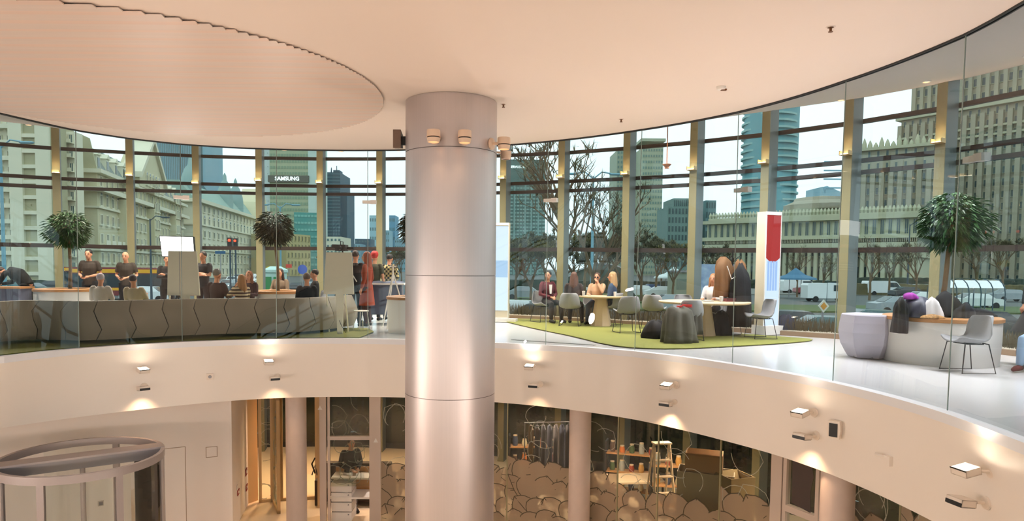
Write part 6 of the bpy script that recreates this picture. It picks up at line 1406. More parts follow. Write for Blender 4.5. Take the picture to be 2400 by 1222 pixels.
t_ = text('SAMSUNG', L_ * 56 / 90, mat('sign_white', S(236, 240, 238), .5, emit=(.9, 1, 1), estr=.9), o, (L_ * .47, -1.15, (zs0 + zs1) / 2 - GZ))
b = MB(); b.box(L_, -.3, 0, L_ + 3.2, 24, topz(727, 515, Y) * 0 + H_ * .98); b.build('stair_shaft', c_('tower_pale', 196, 214, 204), o)
A = gpx(618, 340); B_ = gpx(634, 340); building('office_tower', 'slim white slab tower touching the tan office tower', A, B_, 92, 20, c_('tower_white', 214, 226, 224), 28, 2, wfrac=(.1, .1), single=False)
A = gpx(733, 358); B_ = gpx(748, 358); building('office_tower', 'narrow bluish tower right of the tan office tower', A, B_, topz(740, 350, 345), 8, c_('tower_blueish', 150, 182, 180), 20, 2, single=False, gm=M_windl)
A = gpx(690, 260); B_ = gpx(752, 262); building('glass_pavilion', 'teal glass block behind the right half of the middle tree', A, B_, topz(720, 498, 260), 18, c_('teal_glass', 84, 156, 150), 9, 8, single=False, wfrac=(.8, .3), gm=c_('teal_glass2', 130, 190, 180))
A = gpx(672, 220); B_ = gpx(728, 232); building('corner_house', 'ochre tenement below the teal glass block', A, B_, topz(700, 548, 220), 14, c_('wall_ochre', 190, 178, 128), 5, 7, styles=('cross',), wfrac=(.4, .6))
Y = 380; A = gpx(762, Y); B_ = gpx(798, Y); o, L_, H_, fh, cw = building('dark_skyscraper', 'stepped dark blue skyscraper right of the sign tower', A, B_, topz(780, 404, Y), 26, W_dk, 30, 6, wfrac=(.9, .35), single=False, gm=c_('dk2', 104, 138, 148))
b = MB(); L2 = gpx(812, Y)[0] - B_[0]; b.box(L_, 2, 0, L_ + L2, 22, topz(805, 450, Y) - GZ); b.build('lower_slab', W_dk, o); b = MB(); b.lathe([(.5, H_), (.2, H_ + 3)], 6, (3, 3, 0)); b.lathe([(.3, H_), (.2, H_ + 4)], 6, (6, 3, 0)); b.box(L_ * .5, 2, H_, L_ * .9, 10, H_ + 1.5); b.build('mast', W_dk, o)
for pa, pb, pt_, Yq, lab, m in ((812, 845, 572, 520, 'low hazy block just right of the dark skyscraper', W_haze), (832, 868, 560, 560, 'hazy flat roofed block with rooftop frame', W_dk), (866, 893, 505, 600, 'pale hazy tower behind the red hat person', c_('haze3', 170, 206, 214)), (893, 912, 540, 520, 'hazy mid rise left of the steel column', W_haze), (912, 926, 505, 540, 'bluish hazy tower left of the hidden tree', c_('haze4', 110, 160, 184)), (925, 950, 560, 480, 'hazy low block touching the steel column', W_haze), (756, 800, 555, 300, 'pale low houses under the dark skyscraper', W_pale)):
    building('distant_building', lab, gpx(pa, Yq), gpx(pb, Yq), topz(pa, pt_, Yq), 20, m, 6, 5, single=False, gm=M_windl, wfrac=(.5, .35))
# right of the column
Y = 330; A = gpx(1186, Y); B_ = gpx(1276, Y); o, L_, H_, fh, cw = building('hotel_tower', 'dark green hotel tower with lettering at its top, right of the column', A, B_, topz(1200, 374, Y), 24, c_('hotel_wall', 96, 122, 116), 26, 12, wfrac=(.78, .42), single=False, gm=c_('hotel_glass', 140, 172, 164), top=11)
for xf in (.18, .46, .62, .8): b = MB(); b.box(L_ * xf, -.4, 0, L_ * xf + .8, 0, H_ - 11); b.build('pier', c_('hotel_pier', 130, 162, 156), o)
text('SERVUS Prime', L_ * .5, mat('sign_white', S(236, 240, 238), .5), o, (L_ * .32, -.3, topz(1225, 392, Y) - GZ)); b = MB(); b.tube([(L_ * .3, 4, H_), (L_ * .3, 4, H_ + 6)], .25, 5); b.tube([(L_ * .6, 4, H_), (L_ * .6, 4, H_ + 4)], .25, 5); b.tube([(L_ * .65, 6, H_), (L_ * .65, 6, H_ + 3)], .25, 5); b.build('antenna', W_dk, o)
building('office_tower', 'beige tower partly behind the post above the blond woman', gpx(1441, 380), gpx(1470, 380), topz(1450, 352, 380), 24, c_('bei1', 160, 172, 150), 26, 4, single=False, gm=c_('bei1g', 110, 140, 136), wfrac=(.5, .5))
building('office_tower', 'beige gridded tower with a rounded cap above the first empty chairs', gpx(1500, 360), gpx(1548, 360), topz(1520, 345, 360), 24, c_('bei2', 176, 182, 156), 22, 8, single=False, gm=c_('bei2g', 124, 148, 138), wfrac=(.55, .4), cornice=[(topz(1520, 332, 360), 1.5, 1)])
building('distant_building', 'grey green stepped block behind the lights', gpx(1562, 300), gpx(1625, 300), topz(1590, 485, 300), 20, c_('blk1', 112, 138, 130), 8, 8, single=False, gm=M_wind)
building('distant_building', 'taller part of the grey green block', gpx(1575, 322), gpx(1612, 322), topz(1590, 465, 322), 20, c_('blk1', 112, 138, 130), 8, 8, single=False, gm=M_wind)
building('distant_building', 'dark rounded block right of the middle posts', gpx(1650, 310), gpx(1674, 310), topz(1660, 470, 310), 20, c_('blk2', 96, 128, 128), 8, 4, single=False, gm=M_wind)
# curving glass tower with balcony bands
Y = 330; x0, x1 = gpx(1733, Y)[0], gpx(1858, Y)[0]; o = empty('wavy_tower', ((x0 + x1) / 2, Y, GZ), 0, 'tall glass skyscraper with wavy horizontal bands', 'skyscraper'); w_ = (x1 - x0) / 2
def wavy(r, z, ph): return [((w_ * r) * math.cos(a) * (1 + .03 * math.sin(3 * a + ph)), 12 * r * math.sin(a) * (1 + .05 * math.sin(3 * a + ph)), z) for a in (2 * PI * j / 32 for j in range(32))]
b = MB(); b.loft([wavy(.96, z, z * .03) for z in np.arange(0, 125, 5)]); b.build('glass_body', c_('wavy_glass', 110, 168, 176), o, smooth='all')
for q in range(36): b = MB(); z = 3 + q * 3.3; b.loft([wavy(1.0, z, z * .09), wavy(1.0, z + .9, z * .09)]); b.build('balcony_band', c_('wavy_band', 150, 190, 188), o)
Y = 560; o = empty('crystal_tower', (*gpx(1945, Y), GZ), 0, 'far bluish glass tower with slanted pointed roofline', 'skyscraper'); s = Y / F
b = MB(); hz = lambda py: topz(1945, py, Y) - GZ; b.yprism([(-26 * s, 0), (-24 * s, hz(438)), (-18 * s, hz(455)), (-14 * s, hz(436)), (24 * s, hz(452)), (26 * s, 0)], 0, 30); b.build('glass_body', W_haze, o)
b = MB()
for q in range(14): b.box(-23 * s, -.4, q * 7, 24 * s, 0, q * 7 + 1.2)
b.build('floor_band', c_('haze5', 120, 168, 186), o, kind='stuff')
# palace: low colonnaded front, stepped wing and tower
Y = 150; A = gpx(1655, Y + 30); B_ = gpx(2150, Y); zt = topz(2000, 500, Y)
o, L_, H_, fh, cw = building('colonnade_palace', 'long pale colonnaded palace front with dentil cornice', A, B_, zt, 30, W_pal2, 3, 30, styles=('plain', 'cross', 'cross'), wfrac=(.55, .66), frame=W_pal2, cornice=[(zt - .8, .8, 1.2), (zt - 5.2, .9, 1.8), (zt - 9.5, .4, .6)])
b = MB()
for q in range(130): x = L_ * q / 130; b.box(x, -1.5, H_ - 6.0, x + L_ / 260, 0, H_ - 5.2)
b.build('dentils', W_pal, o, kind='stuff')
cmb = MB(); cmb.lathe([(.62, 0), (.5, .7), (.46, 7.4), (.7, 8.0), (.7, 8.4)], 12, cap=True); cme = cmb.mesh('column', [W_pal2], smooth=True)
for q in range(34): inst('column', cme, o, T(L_ * (q + .5) / 34, -2.4, 0))
b = MB(); b.box(0, -3.4, 8.4, L_, 0, 9.8); b.build('entablature', W_pal2, o)
b = MB()
for q in range(60): x = L_ * (q + .5) / 60; b.lathe([(.5, H_), (.3, H_ + .8), (.45, H_ + 1.4), (.1, H_ + 2.2)], 6, (x, 1, 0))
b.box(0, .6, H_, L_, 1.2, H_ + .7); b.build('parapet_urns', W_pal2, o, kind='stuff')
o, L_, H_, fh, cw = building('palace_hall', 'domed hall rising behind the palace front', gpx(1870, 218), gpx(1990, 218), topz(1930, 488, 218), 20, W_pal2, 2, 12, single=False); b = MB(); b.lathe([(12, H_), (12, H_ + 1.6), (9, H_ + 3), (8.5, H_ + 4), (0, H_ + 5)], 24, (L_ * .72, 10, 0)); b.build('roof_drum', W_pal, o)
Y = 200; A = gpx(1996, Y); B_ = gpx(2190, Y - 12); zt = topz(2050, 352, Y)
o, L_, H_, fh, cw = building('palace_wing', 'stepped stone wing with spiky parapet left of the palace tower', A, B_, zt, 6, W_pal, 11, 9, styles=('plain',), wfrac=(.34, .58), frame=W_pal2, cornice=[(zt - .6, .8, 1), (zt - 7, .5, .8)])
for q in range(10): b = MB(); x = L_ * q / 9; b.box(x - .6, -.9, 0, x + .6, 0, H_ - 7); b.build('pilaster', W_pal, o)
b = MB()
for q in range(14): x = L_ * (q + .3) / 14; h_ = 1.8 + (q * 5 % 3) * .7; b.lathe([(.7, H_), (.6, H_ + h_ * .5), (.1, H_ + h_)], 6, (x, 1, 0))
b.build('pinnacles', W_pal2, o, kind='stuff')
Y = 215; A = gpx(2098, Y); B_ = gpx(2420, Y - 30)
o, L_, H_, fh, cw = building('palace_tower', 'massive stone palace tower filling the right windows', A, B_, topz(2200, 282, Y), 30, W_pal, 15, 16, styles=('plain',), wfrac=(.36, .6), frame=W_pal2, cornice=[(topz(2200, 285, Y), 1.2, 1.2), (topz(2200, 330, Y), .6, .8), (topz(2200, 348, Y), .6, .8)])
for q in range(17): b = MB(); x = L_ * q / 16; b.box(x - .6, -1.0, 0, x + .6, 0, H_ - 2); b.build('pilaster', W_pal, o)
b = MB(); b.box(L_ * .02, 4, H_, L_ * .86, 30, H_ + 60); b.build('shaft', W_pal, o)
wm_ = win_mesh(1.2, 2.4, .18, 'plain', W_pal2, M_wind)
for i in range(9):
    for j in range(13): inst('window', wm_, o, T(L_ * (.05 + .8 * (j + .5) / 13), 4, H_ + 2.5 + i * 4.2))
for q in range(14): b = MB(); x = L_ * (.05 + .8 * q / 13); b.box(x - .5, 3.2, H_, x + .5, 4, H_ + 58); b.build('pilaster', W_pal, o)
# ---- trees: bare crowns
M_twig = mat('twig_brown', S(118, 112, 80), .9, noise=.5, scale=1.5); M_twig2 = mat('twig_olive', S(128, 118, 66), .9, noise=.5, scale=1.5)
def bare_tree(seed, H_, R_, dens, m):
    rnd = random.Random(seed); b = MB(); tips = []
    def br(p, d, L_, r, lv):
        q = p + d * L_; b.tube([p, (p + q) / 2 + V(rnd.uniform(-.1, .1), rnd.uniform(-.1, .1), 0) * L_ * .3, q], [r, r * .8, r * .55], 4 if lv else 6)
        if lv >= 4: tips.append((q, d)); return
        for k_ in range(3 if lv else 5):
            nd = (d + V(rnd.uniform(-1, 1), rnd.uniform(-1, 1), rnd.uniform(-.1, .7)) * .8).normalized(); br(p + d * L_ * rnd.uniform(.6, 1), nd, L_ * rnd.uniform(.55, .75), r * .55, lv + 1)
    br(V(0, 0, 0), V(0, 0, 1), H_ * .36, H_ * .02, 0)
    t = MB()
    for q, d in tips:
        for k_ in range(dens):
            nd = (d + V(rnd.uniform(-1, 1), rnd.uniform(-1, 1), rnd.uniform(-.6, 1))).normalized(); e = q + nd * H_ * .06 * rnd.uniform(.5, 1.2); s_ = nd.cross(V(0, 0, 1)).normalized() * H_ * .006
            if dens > 9: s_ *= 2.6
            t.add([q - s_ * .6, q + s_ * .6, e + s_ * .2], [(0, 1, 2)])
            f_ = (q + e) / 2; e2 = f_ + V(rnd.uniform(-1, 1), rnd.uniform(-1, 1), rnd.uniform(-.3, 1)) * H_ * .05; t.add([f_ - s_ * .5, f_ + s_ * .5, e2], [(0, 1, 2)])
    return b.mesh('trunk', [M_bark]), t.mesh('twigs', [m])
TM = [bare_tree(1, 10, 4, 11, M_twig), bare_tree(2, 10, 4, 13, M_twig2), bare_tree(3, 10, 4, 3, M_twig), bare_tree(4, 10, 4, 13, M_twig)]
OCC = [(*gpx(1630, 98), 3), (*gpx(1580, 86), 3), (*gpx(1865, 84), 3), (*gpx(1606, 76), 2.2), (*gpx(2280, 60), 4), (*gpx(1400, 101), 5), (*gpx(1668, 58), 2.2)]
tl_ = [(1210, 70, 9.5, 0), (1246, 54, 8, 1), (1278, 80, 10.5, 0), (1310, 62, 8.5, 3), (1345, 66, 9.5, 1), (1372, 84, 11, 0), (1395, 58, 8.5, 3), (1430, 74, 10, 1), (1455, 62, 9, 0), (1505, 70, 9, 3), (1540, 80, 10, 0), (1580, 66, 8.5, 1), (1550, 94, 9, 3), (1672, 80, 9, 0), (1690, 70, 7, 3), (1870, 88, 8, 2), (1930, 92, 7.5, 2), (2040, 80, 9, 2), (2085, 92, 10, 0), (2150, 84, 9, 2), (2290, 78, 10, 2), (2350, 88, 11, 0), (1390, 30, 9.6, 2), (1322, 33, 13, 2), (1410, 110, 10, 0), (1230, 100, 9, 0), (925, 140, 10, 1), (940, 120, 9, 0), (770, 150, 9, 0)]
pos_names = {}
for i, (px, Y, H_, k_) in enumerate(tl_):
    H_ -= 1.0
    x, y = gpx(px, Y); side = ['dense brown', 'dense olive', 'thin bare', 'bushy grey brown'][k_]
    where = {0: 'nearest the pale kiosk', 1: 'right of the pale kiosk', 2: 'below the hotel tower', 3: 'left of the maroon jacket man', 4: 'above the maroon jacket man', 5: 'above the long haired woman', 6: 'above the sunglasses woman', 7: 'above the blond woman', 8: 'left of the fourth right post', 9: 'below the beige gridded tower', 10: 'left behind the parked vans', 11: 'below the stepped block', 12: 'far behind the vans', 13: 'behind the white top woman', 14: 'behind the coat stand', 15: 'right of the red kiosk', 16: 'before the palace columns', 17: 'left of the right lamp shade', 18: 'behind the purple hat', 19: 'behind the right tree crown, left', 20: 'behind the right tree crown, right', 21: 'at the far right window', 22: 'close outside the window with a slim trunk', 23: 'tall and close, reaching the upper transoms', 24: 'far off behind the blond woman', 25: 'far off below the hotel tower', 26: 'left of the steel column', 27: 'touching the steel column', 28: 'behind the right easel board'}[i]
    o = empty('street_tree', (x, y, GZ), i * 1.3, '%s street tree outside, %s' % (side, where), 'tree', 'street trees beyond the windows'); o.scale = (H_ / 10,) * 3
    OCC.append((x, y, H_ * .32)); inst('trunk', TM[k_][0], o); inst('twigs', TM[k_][1], o, kind='stuff')
# evergreen shrubs by the lower windows (dark band below the gallery)
hm = MB(); rnd = random.Random(5)
for q in range(1500): p = V(rnd.uniform(-1.42, 1.42), rnd.uniform(-.45, .45), 0) ; p.z = rnd.uniform(0, 2.9); d = V(rnd.uniform(-1, 1), rnd.uniform(-1, 1), rnd.uniform(-.3, 1)).normalized() * .16; s_ = d.cross(V(0, 0, 1)).normalized() * .05; hm.add([p, p + d * .5 + s_, p + d, p + d * .5 - s_], [(0, 1, 2, 3)])
hme = hm.mesh('foliage', [mat('shrub_dark', S(24, 34, 20), .9)])
ta_ = polar(gpx(250, 22), C1)[0]; tb_ = polar(gpx(2700, 12), C1)[0]
for i in range(10):
    px = 2000; t_s = ta_ + (tb_ - ta_) * i / 9; x, y = pt(t_s, R1 + 1.6, C1); o = empty('evergreen_shrub', (x, y, LOWZ), t_s - PI / 2, 'dark evergreen shrub outside the lower windows, %s' % ['far left', 'behind the beige doors', 'behind the counter', 'left of the big column', 'behind the big column', 'behind the clothes rail', 'behind the ladder', 'behind the crate', 'by the narrow door', 'at the right corner'][i], 'shrub', 'evergreen shrubs outside'); inst('foliage', hme, o, kind='stuff'); hc_ = MB(); hc_.loft([[(1.42 * k_ * math.cos(2 * PI * j / 18) * (1 + .1 * math.sin(5 * j)), .42 * k_ * math.sin(2 * PI * j / 18), z_) for j in range(18)] for z_, k_ in ((0, .9), (.6, 1.05), (1.5, 1.0), (2.4, .95), (2.85, .6))]); hc_.build('hedge_core', mat('shrub_core', S(26, 38, 24), .95, noise=.6, scale=6, var=S(60, 76, 50)), o, smooth='all')
# ---- vehicles
M_tyre = mat('tyre', S(24, 24, 26), .8); M_carg = mat('car_glass', S(40, 56, 62), .15); M_headl = mat('headlamp', S(255, 250, 235), .3, emit=(1, .97, .85), estr=4)
def make_vehicle(kind, colr):
    m = mat('paint_%d_%d_%d' % colr, S(*colr), .25, spec=.6); W = .86; meshes = []
    if kind == 'car': prof = [(-2.1, .35), (-2.15, .75), (-1.9, .95), (-1.25, 1.0), (-.7, 1.42), (.75, 1.45), (1.5, 1.02), (2.1, .92), (2.15, .45), (2.05, .3)]; glassp = [(-1.12, 1.02), (-.66, 1.38), (.72, 1.40), (1.35, 1.03)]; wb = 1.3
    elif kind == 'van': prof = [(-2.5, .4), (-2.55, .95), (-2.1, 1.15), (-1.5, 1.9), (-1.1, 2.05), (2.4, 2.05), (2.5, 1.8), (2.5, .4)]; glassp = [(-1.95, 1.2), (-1.42, 1.85), (-.3, 1.85), (-.3, 1.2)]; wb = 1.6; W = .95
    else: prof = [(-6, .4), (-6.05, 2.8), (-5.8, 3.05), (5.8, 3.05), (6, 2.8), (6, .4)]; glassp = [(-5.9, 1.2), (-5.9, 2.5), (5.8, 2.5), (5.8, 1.2)]; wb = 3.6; W = 1.25
    b = MB(); n_ = len(prof); vs = []
    for yy, ins in ((-W, .0), (W, .0)):
        for x, z in prof: vs.append((x, yy * (1 - (.14 if z > 1.2 and kind == 'car' else .03 if z > 1.5 else 0)), z))
    b.add(vs, [tuple(range(n_)), tuple(range(2 * n_ - 1, n_ - 1, -1))] + [(n_ + i, n_ + (i + 1) % n_, (i + 1) % n_, i) for i in range(n_)]); meshes.append(('body', b.mesh('body', [m])))
    b = MB()
    for s in (-1, 1):
        f_ = W * (.93 if kind == 'car' else 1.0); P = [(x, s * (f_ * (1 - (.09 if z > 1.2 and kind == 'car' else 0)) + .015), z) for x, z in glassp]; b.add(P, [tuple(range(4))])
    if kind == 'car': b.add([(-1.28, -.7, 1.04), (-1.28, .7, 1.04), (-.74, .62, 1.40), (-.74, -.62, 1.40)], [(0, 1, 2, 3)]); b.add([(1.5, -.7, 1.06), (1.5, .7, 1.06), (.8, .62, 1.44), (.8, -.62, 1.44)], [(0, 1, 2, 3)])
    if kind == 'van': b.add([(-2.1, -.8, 1.2), (-2.1, .8, 1.2), (-1.55, .8, 1.86), (-1.55, -.8, 1.86)], [(0, 1, 2, 3)])
    if kind == 'bus': b.add([(-6.07, -1.1, 1.1), (-6.07, 1.1, 1.1), (-6.07, 1.1, 2.6), (-6.07, -1.1, 2.6)], [(0, 1, 2, 3)])
    meshes.append(('windows', b.mesh('windows', [M_carg])))
    wm = MB(); wm.tube([(0, -.11, 0), (0, .11, 0)], .32 if kind != 'bus' else .46, 14); wme = wm.mesh('wheel', [M_tyre])
    hb = MB(); 
    for s in (-1, 1): hb.ell((prof[1][0] + .04, s * W * .72, .7), (.05, .15, .08), 6, 4)
    meshes.append(('headlamps', hb.mesh('headlamps', [M_headl])))
    sb = None
    if kind == 'bus': sb = MB(); [sb.box(-6.02, s * W - (.03 if s > 0 else .0), .9, 6.0, s * W + (.03 if s > 0 else .03), 1.15) for s in (-1, 1)]; [sb.box(-6.02, s * W - .03, 2.6, 6.0, s * W + .03, 2.95) for s in (-1, 1)]; meshes.append(('side_stripe', sb.mesh('side_stripe', [mat('bus_yellow', S(236, 170, 30), .4)])))
    return meshes, wme, wb, W, kind
VK = {}
def vehicle(kind, colr, px, Y, heading, lab, z=None):
    key = (kind, colr)
    if key not in VK: VK[key] = make_vehicle(*key)
    ms, wme, wb, W, _k = VK[key]; Y = Y if Y < 40 else Y * 1.35
    x, y = gpx(px, Y); rv = {'car': 2.3, 'van': 2.8, 'bus': 6.2}[kind]; tries = 0
    while any(abs(x - ox) < rv + min(orad, 2.6) and abs(y - oy) < 1.1 + min(orad, 2.4) for ox, oy, orad in OCC) and tries < 12: Y += 1.5; x, y = gpx(px, Y); tries += 1
    OCC.append((x, y, rv if kind != 'bus' else 2.0))
    o = empty({'car': 'car', 'van': 'van', 'bus': 'city_bus'}[kind], (x, y, GZ if z is None else z), math.radians(heading), lab, {'car': 'car', 'van': 'van', 'bus': 'bus'}[kind], 'traffic and parked cars outside')
    bd = inst(ms[0][0], ms[0][1], o)
    for nm_, me in ms[1:]: inst(nm_, me, bd)
    for sx in (-1, 1):
        for sy in (-1, 1): inst('wheel', wme, o, T(sx * wb, sy * (W - .1), .32 if kind != 'bus' else .46))
wh, sv, dk, rd_, bl, tl2 = (226, 230, 230), (150, 160, 164), (44, 54, 60), (140, 44, 48), (50, 80, 120), (60, 100, 104)
vehicle('bus', (120, 34, 34), 330, 50, 185, 'red bus with yellow stripes behind the bald man'); vehicle('bus', (120, 34, 36), 262, 63, 185, 'red bus with yellow stripes farther behind the man in the cap')
vl = [('car', wh, 345, 46, 185, 'white car right of the bald man'), ('car', dk, 95, 40, 180, 'dark car at the left between planter and bending person'), ('car', tl2, 62, 52, 0, 'teal car at the far left window'), ('car', wh, 545, 90, 100, 'white car on the avenue left of the auburn hair woman'), ('car', sv, 560, 110, 95, 'silver car on the avenue, farther back'), ('car', dk, 575, 80, 95, 'dark car on the avenue before the middle post'), ('car', wh, 590, 120, 95, 'white car farthest along the avenue'), ('car', sv, 535, 70, 95, 'silver car nearest on the avenue'), ('car', wh, 610, 95, 95, 'white car at the foot of the middle post'), ('car', dk, 700, 62, 90, 'dark car among the signs'), ('car', sv, 735, 80, 90, 'silver car right of the signs'),
      ('car', sv, 1230, 50, 175, 'silver car right of the pale kiosk'), ('car', dk, 1270, 38, 170, 'dark car left of the maroon jacket man'), ('car', wh, 1215, 30, 170, 'white car close under the window by the pale kiosk'), ('car', wh, 1350, 62, 175, 'white car behind the long haired woman'), ('car', wh, 1505, 48, 178, 'white car behind the empty chairs, left'), ('car', wh, 1555, 46, 178, 'white car behind the empty chairs, middle'), ('car', wh, 1600, 50, 178, 'white car behind the empty chairs, right'), ('car', bl, 1530, 60, 178, 'blue car behind the empty chairs'), ('car', sv, 1580, 40, 178, 'silver car close behind the oak table'), ('car', dk, 1650, 44, 178, 'dark car left of the white top woman'),
      ('car', rd_, 1900, 66, 175, 'dark red car right of the red kiosk'), ('van', wh, 1940, 56, 178, 'white van right of the red kiosk'), ('van', wh, 1872, 74, 178, 'white van farther back right of the red kiosk'), ('van', wh, 2070, 58, 178, 'white van left of the purple hat'), ('car', dk, 1860, 34, 170, 'dark car close to the grass, right of the red kiosk'), ('car', tl2, 1950, 30, 172, 'teal car close outside behind the hedge'), ('car', tl2, 2055, 28, 172, 'teal car close outside left of the coat heap'), ('car', sv, 2110, 40, 176, 'silver car behind the coat heap'), ('car', wh, 2170, 50, 178, 'white car behind the right tree trunk'), ('car', dk, 2130, 62, 178, 'dark car farther behind the coat heap'), ('car', wh, 2290, 44, 176, 'white car right of the right tree trunk'), ('car', dk, 2310, 34, 174, 'dark car low at the far right window'), ('car', rd_, 2080, 72, 178, 'red car far behind the grey pouf'), ('car', bl, 1865, 92, 178, 'blue car before the palace columns, left'), ('car', bl, 1910, 96, 178, 'blue car before the palace columns, right'), ('car', wh, 1985, 90, 178, 'white car before the palace columns'), ('car', dk, 2230, 88, 178, 'dark car far behind the right tree'), ('car', sv, 2370, 58, 178, 'silver car at the right edge')]
for v in vl: vehicle(*v)
cols_ = [('white', wh), ('silver', sv), ('dark', dk), ('teal', tl2), ('dark red', rd_), ('blue', bl)]
rnd = random.Random(77); ORD = ['first', 'second', 'third', 'fourth', 'fifth', 'sixth', 'seventh', 'eighth', 'ninth', 'tenth', 'eleventh', 'twelfth', 'thirteenth', 'fourteenth', 'fifteenth', 'sixteenth']
for row, (Y, x0, x1, n_, nm_) in enumerate([(80, 1840, 2390, 11, 'near row before the palace'), (104, 1700, 2390, 13, 'far row before the palace'), (72, 1180, 1640, 8, 'row beyond the round tables'), (56, 20, 420, 6, 'row behind the standing men')]):
    for q in range(n_):
        cn, cc_ = cols_[rnd.choice([0, 0, 1, 1, 2, 2, 3, 4, 5])]
        vehicle('car', cc_, x0 + (x1 - x0) * (q + .5 + rnd.uniform(-.15, .15)) / n_, Y, rnd.choice([0, 180]) + rnd.uniform(-6, 6), '%s parked car, %s from the left in the %s' % (cn, ORD[q], nm_))
def hedge_row(px0, px1, Y, h_, lab, m):
    A = Vector((*gpx(px0, Y), 0)); B_ = Vector((*gpx(px1, Y), 0)); L_ = (B_ - A).length; o = empty('hedge', tuple(A + V(0, 0, GZ)), math.atan2(B_.y - A.y, B_.x - A.x), lab, 'hedge', 'clipped hedges outside'); R_ = []; r_ = random.Random(px0)
    for q in range(int(L_ / .8) + 1): x = q * .8; j_ = lambda: r_.uniform(-.12, .12); R_.append([(x, -.5 + j_(), 0), (x, -.55 + j_(), h_ * .6), (x, -.3 + j_(), h_ + j_()), (x, .3 + j_(), h_ + j_()), (x, .5, 0)])
    b = MB(); b.loft(R_); b.build('leaf_mass', m, o)
M_hg = mat('hedge_olive', S(72, 70, 44), .95, noise=.5, scale=1.2, var=S(110, 98, 60)); M_hd = mat('hedge_dark', S(40, 56, 40), .95, noise=.5, scale=1.2)
hedge_row(2010, 2420, 96, 1.6, 'brown hedge between the car rows at the right', M_hg); hedge_row(1700, 1990, 124, 1.6, 'dark hedge before the palace columns, left part', M_hd); hedge_row(2000, 2420, 128, 2.2, 'dark hedge before the palace columns, right part', M_hd); hedge_row(1185, 1640, 92, 1.8, 'olive hedge behind the round tables', M_hd); hedge_row(0, 430, 90, 1.2, 'low dark hedge along the tenement', M_hd)
# ---- street furniture
def lamp_post(px, Y, H_, lab, m, arms=1):
    H_ -= 2.0
    x, y = gpx(px, Y); o = empty('street_lamp', (x, y, GZ), 0, lab, 'street lamp', 'street lamps outside'); b = MB(); b.tube([(0, 0, 0), (0, 0, H_ * .5), (0, 0, H_)], [H_ * .014, H_ * .010, H_ * .007], 8); b.build('pole', m, o)
    for s in ((1,) if arms == 1 else (-1, 1)):
        b = MB(); b.tube([(0, 0, H_ * .98), (s * H_ * .06, 0, H_ * 1.03), (s * H_ * .13, 0, H_ * 1.02)], H_ * .005, 5); b.build('arm', m, o); b = MB(); b.ell((s * H_ * .16, 0, H_ * 1.015), (H_ * .05, H_ * .015, H_ * .010), 8, 4); b.build('lamp_head', m, o)
M_postb = mat('post_bluegrey', S(110, 160, 176), .5); M_postd = mat('post_dark', S(44, 70, 84), .5)
lamp_post(10, 50, 14, 'blue grey street lamp at the far left window', M_postb); lamp_post(354, 46, 8.5, 'slim dark street lamp right of the bald man', M_postd); lamp_post(658, 60, 10.6, 'double armed street lamp behind the middle tree', M_postb, 2); lamp_post(1387, 52, 12.4, 'double armed pale blue street lamp above the sunglasses woman', M_postb, 2); lamp_post(545, 110, 8, 'distant street lamp on the avenue', M_postd); lamp_post(2128, 96, 12, 'distant street lamp behind the cream lamp shade', M_postd); lamp_post(1940, 66, 4.5, 'short dark post right of the red kiosk', M_postd)
def traffic_light(px, Y, lab, red=True):
    x, y = gpx(px, Y); H_ = topz(px, 573, Y) - GZ; o = empty('traffic_light', (x, y, GZ), 0, lab, 'traffic light', 'traffic lights outside'); b = MB(); b.tube([(0, 0, 0), (0, 0, H_)], .08, 6); b.build('pole', M_postd, o); b = MB(); b.box(-.2, -.15, H_ - .5, .2, .15, H_ + .6); b.build('signal_box', M_black, o)
    b = MB(); b.ell((0, -.17, H_ + .35), (.14, .05, .14), 10, 6); b.build('red_lens', mat('red_lens', S(255, 60, 40), .4, emit=(1, .06, .02), estr=1.6), o)
traffic_light(540, 62, 'traffic light showing red above the striped jumper woman'); traffic_light(553, 70, 'second traffic light just right of the red one')
def sign_post(px, Y, py, w, h, colr, lab, shape='box'):
    x, y = gpx(px, Y); zc = topz(px, py, Y) - GZ; o = empty('road_sign', (x, y, GZ), 0, lab, 'road sign', 'road signs outside'); b = MB(); b.tube([(0, .05, 0), (0, .05, zc)], .04, 5); b.build('pole', M_grey, o)
    b = MB(); m = mat('sign_%d_%d_%d' % colr, S(*colr), .5)
    if shape == 'box': b.box(-w / 2, -.02, zc - h / 2, w / 2, .02, zc + h / 2)
    elif shape == 'diamond': b.yprism([(-w / 2, zc), (0, zc - h / 2), (w / 2, zc), (0, zc + h / 2)], -.02, .02)
    else: b.lathe([(w / 2, -.02), (w / 2, .02)], 18, M=T(0, 0, zc) @ Matrix.Rotation(PI / 2, 4, 'X'))
    b.build('sign_plate', m, o)
    if shape == 'diamond': b = MB(); s = .6; b.yprism([(-w / 2 * s, zc), (0, zc - h / 2 * s), (w / 2 * s, zc), (0, zc + h / 2 * s)], -.03, -.02); b.build('sign_centre', mat('sign_amber', S(226, 150, 30), .5), o)
sign_post(517, 60, 592, .9, .25, (30, 90, 130), 'small blue street name sign left of the traffic light'); sign_post(630, 52, 632, .5, .5, (220, 190, 60), 'yellow round sign below the middle post', 'disc'); sign_post(630, 53, 644, .6, .5, (100, 110, 190), 'violet road sign under the yellow one', 'disc'); sign_post(630, 52.5, 655, .4, .35, (40, 80, 170), 'blue arrow sign, lowest on the same spot'); sign_post(1933, 26, 718, .42, .5, (230, 225, 210), 'amber and white diamond priority sign behind the hedge', 'diamond'); sign_post(709, 50, 632, .7, .7, (30, 90, 190), 'round blue sign left of the seated men', 'disc'); sign_post(677, 58, 624, .5, .3, (220, 70, 50), 'small red light sign above the dark haired woman')
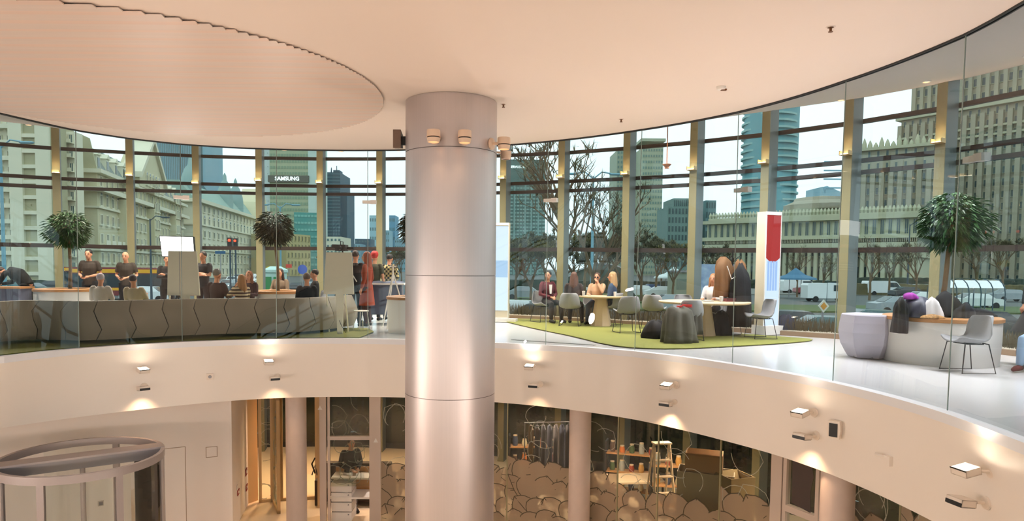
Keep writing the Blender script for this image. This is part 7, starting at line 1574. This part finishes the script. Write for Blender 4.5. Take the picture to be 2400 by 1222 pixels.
# advertising column, tents, bus shelter, banner, kiosk block
x, y = gpx(646, 40); o = empty('advert_column', (x, y, GZ), 0, 'green advertising column behind the middle trunk', 'advertising column'); b = MB(); b.lathe([(.62, 0), (.62, 3.0), (.7, 3.05), (.7, 3.2), (.3, 3.4)], 20); b.build('column_body', mat('adv_pale', S(190, 220, 210), .5), o, smooth=True); b = MB(); b.box(-.4, -.66, .6, -.05, -.6, 2.8); b.box(.08, -.66, .6, .4, -.6, 2.8); b.build('poster_panel', mat('adv_green', S(40, 140, 80), .5), o)
for px, Y, lab, c in ((1630, 98, 'pale green parasol tent behind the oak table', (120, 160, 150)), (1580, 86, 'white canopy tent right of the blond woman', (206, 216, 214)), (1865, 84, 'blue tent right of the red kiosk', (60, 110, 140))):
    x, y = gpx(px, Y); o = empty('market_tent', (x, y, GZ), 0, lab, 'tent', 'market tents outside'); b = MB(); b.lathe([(2.6, 2.3), (2.5, 2.5), (1.2, 2.9), (.1, 3.7)], 8); b.build('canopy', mat('tent_%d' % c[0], S(*c), .8), o)
    for a in range(4): b = MB(); b.tube([(1.9 * math.cos(a * 1.57 + .8), 1.9 * math.sin(a * 1.57 + .8), 0), (1.9 * math.cos(a * 1.57 + .8), 1.9 * math.sin(a * 1.57 + .8), 2.35)], .05, 5); b.build('leg', M_grey, o)
x, y = gpx(1606, 76); o = empty('vendor_booth', (x, y, GZ), 0, 'square beige booth behind the oak table', 'booth'); b = MB(); b.box(-1.7, -1, 0, 1.7, 1, 3.1); b.build('booth_body', c_('booth', 150, 158, 140), o); b = MB(); b.box(-1.9, -1.2, 3.1, 1.9, 1.2, 3.3); b.build('booth_roof', M_grey, o); b = MB(); b.box(-1.2, -1.03, 1.2, 1.2, -1, 2.4); b.build('hatch', c_('booth2', 120, 132, 120), o)
x, y = gpx(1668, 58); o = empty('banner', (x, y, GZ), 0, 'blue and white patterned banner behind the white top woman', 'banner'); b = MB(); b.box(-1.9, 0, 1.2, 1.9, .06, 3.9); b.build('banner_sheet', mat('banner_blue', S(214, 228, 236), .6, scale=1.6, var=S(20, 70, 150)), o)
for s in (-1.8, 1.8): b = MB(); b.tube([(s, .1, 0), (s, .1, 4.0)], .05, 5); b.build('pole', M_grey, o)
x, y = gpx(2292, 60); o = empty('bus_shelter', (x, y, GZ), 0, 'glass bus shelter with arched end, right of the tree trunk', 'bus shelter'); ar = [(1.2 * math.cos(PI * q / 8), 1.6 + 1.2 * math.sin(PI * q / 8)) for q in range(9)]
b = MB(); R_ = [[(xx, yy, zz_ + .0) for yy, zz_ in ar] for xx in np.linspace(-3.6, 1.6, 6)]
for i in range(5):
    for j in range(8): b.add([R_[i][j], R_[i + 1][j], R_[i + 1][j + 1], R_[i][j + 1]], [(0, 1, 2, 3)])
b.build('glass_vault', MATS['tinted_window_glass'], o)
for xx in np.linspace(-3.6, 1.6, 6): b = MB(); b.tube([(xx, yy, zz_) for yy, zz_ in [(1.2, 0)] + ar + [(-1.2, 0)]], .05, 5); b.build('arch_rib', M_postd, o)
# pavilion roof arc seen behind the table people
x, y = gpx(1400, 100); o = empty('arched_pavilion', (x, y, GZ), 0, 'low arched dark pavilion behind the table people', 'pavilion'); b = MB(); b.yprism([(-4.2, 0), (4.2, 0), (4.2, 3.2), (2.5, 3.9), (0, 4.1), (-2.5, 3.2), (-4.2, 2.2)], 0, 4); b.build('pavilion_body', c_('pav', 84, 92, 80), o); b = MB(); b.tube([(-4.2, -.1, 2.2), (-2.5, -.1, 3.2), (0, -.1, 4.15), (2.5, -.1, 3.95), (4.2, -.1, 3.25)], .1, 5); b.build('roof_rim', M_grey, o)
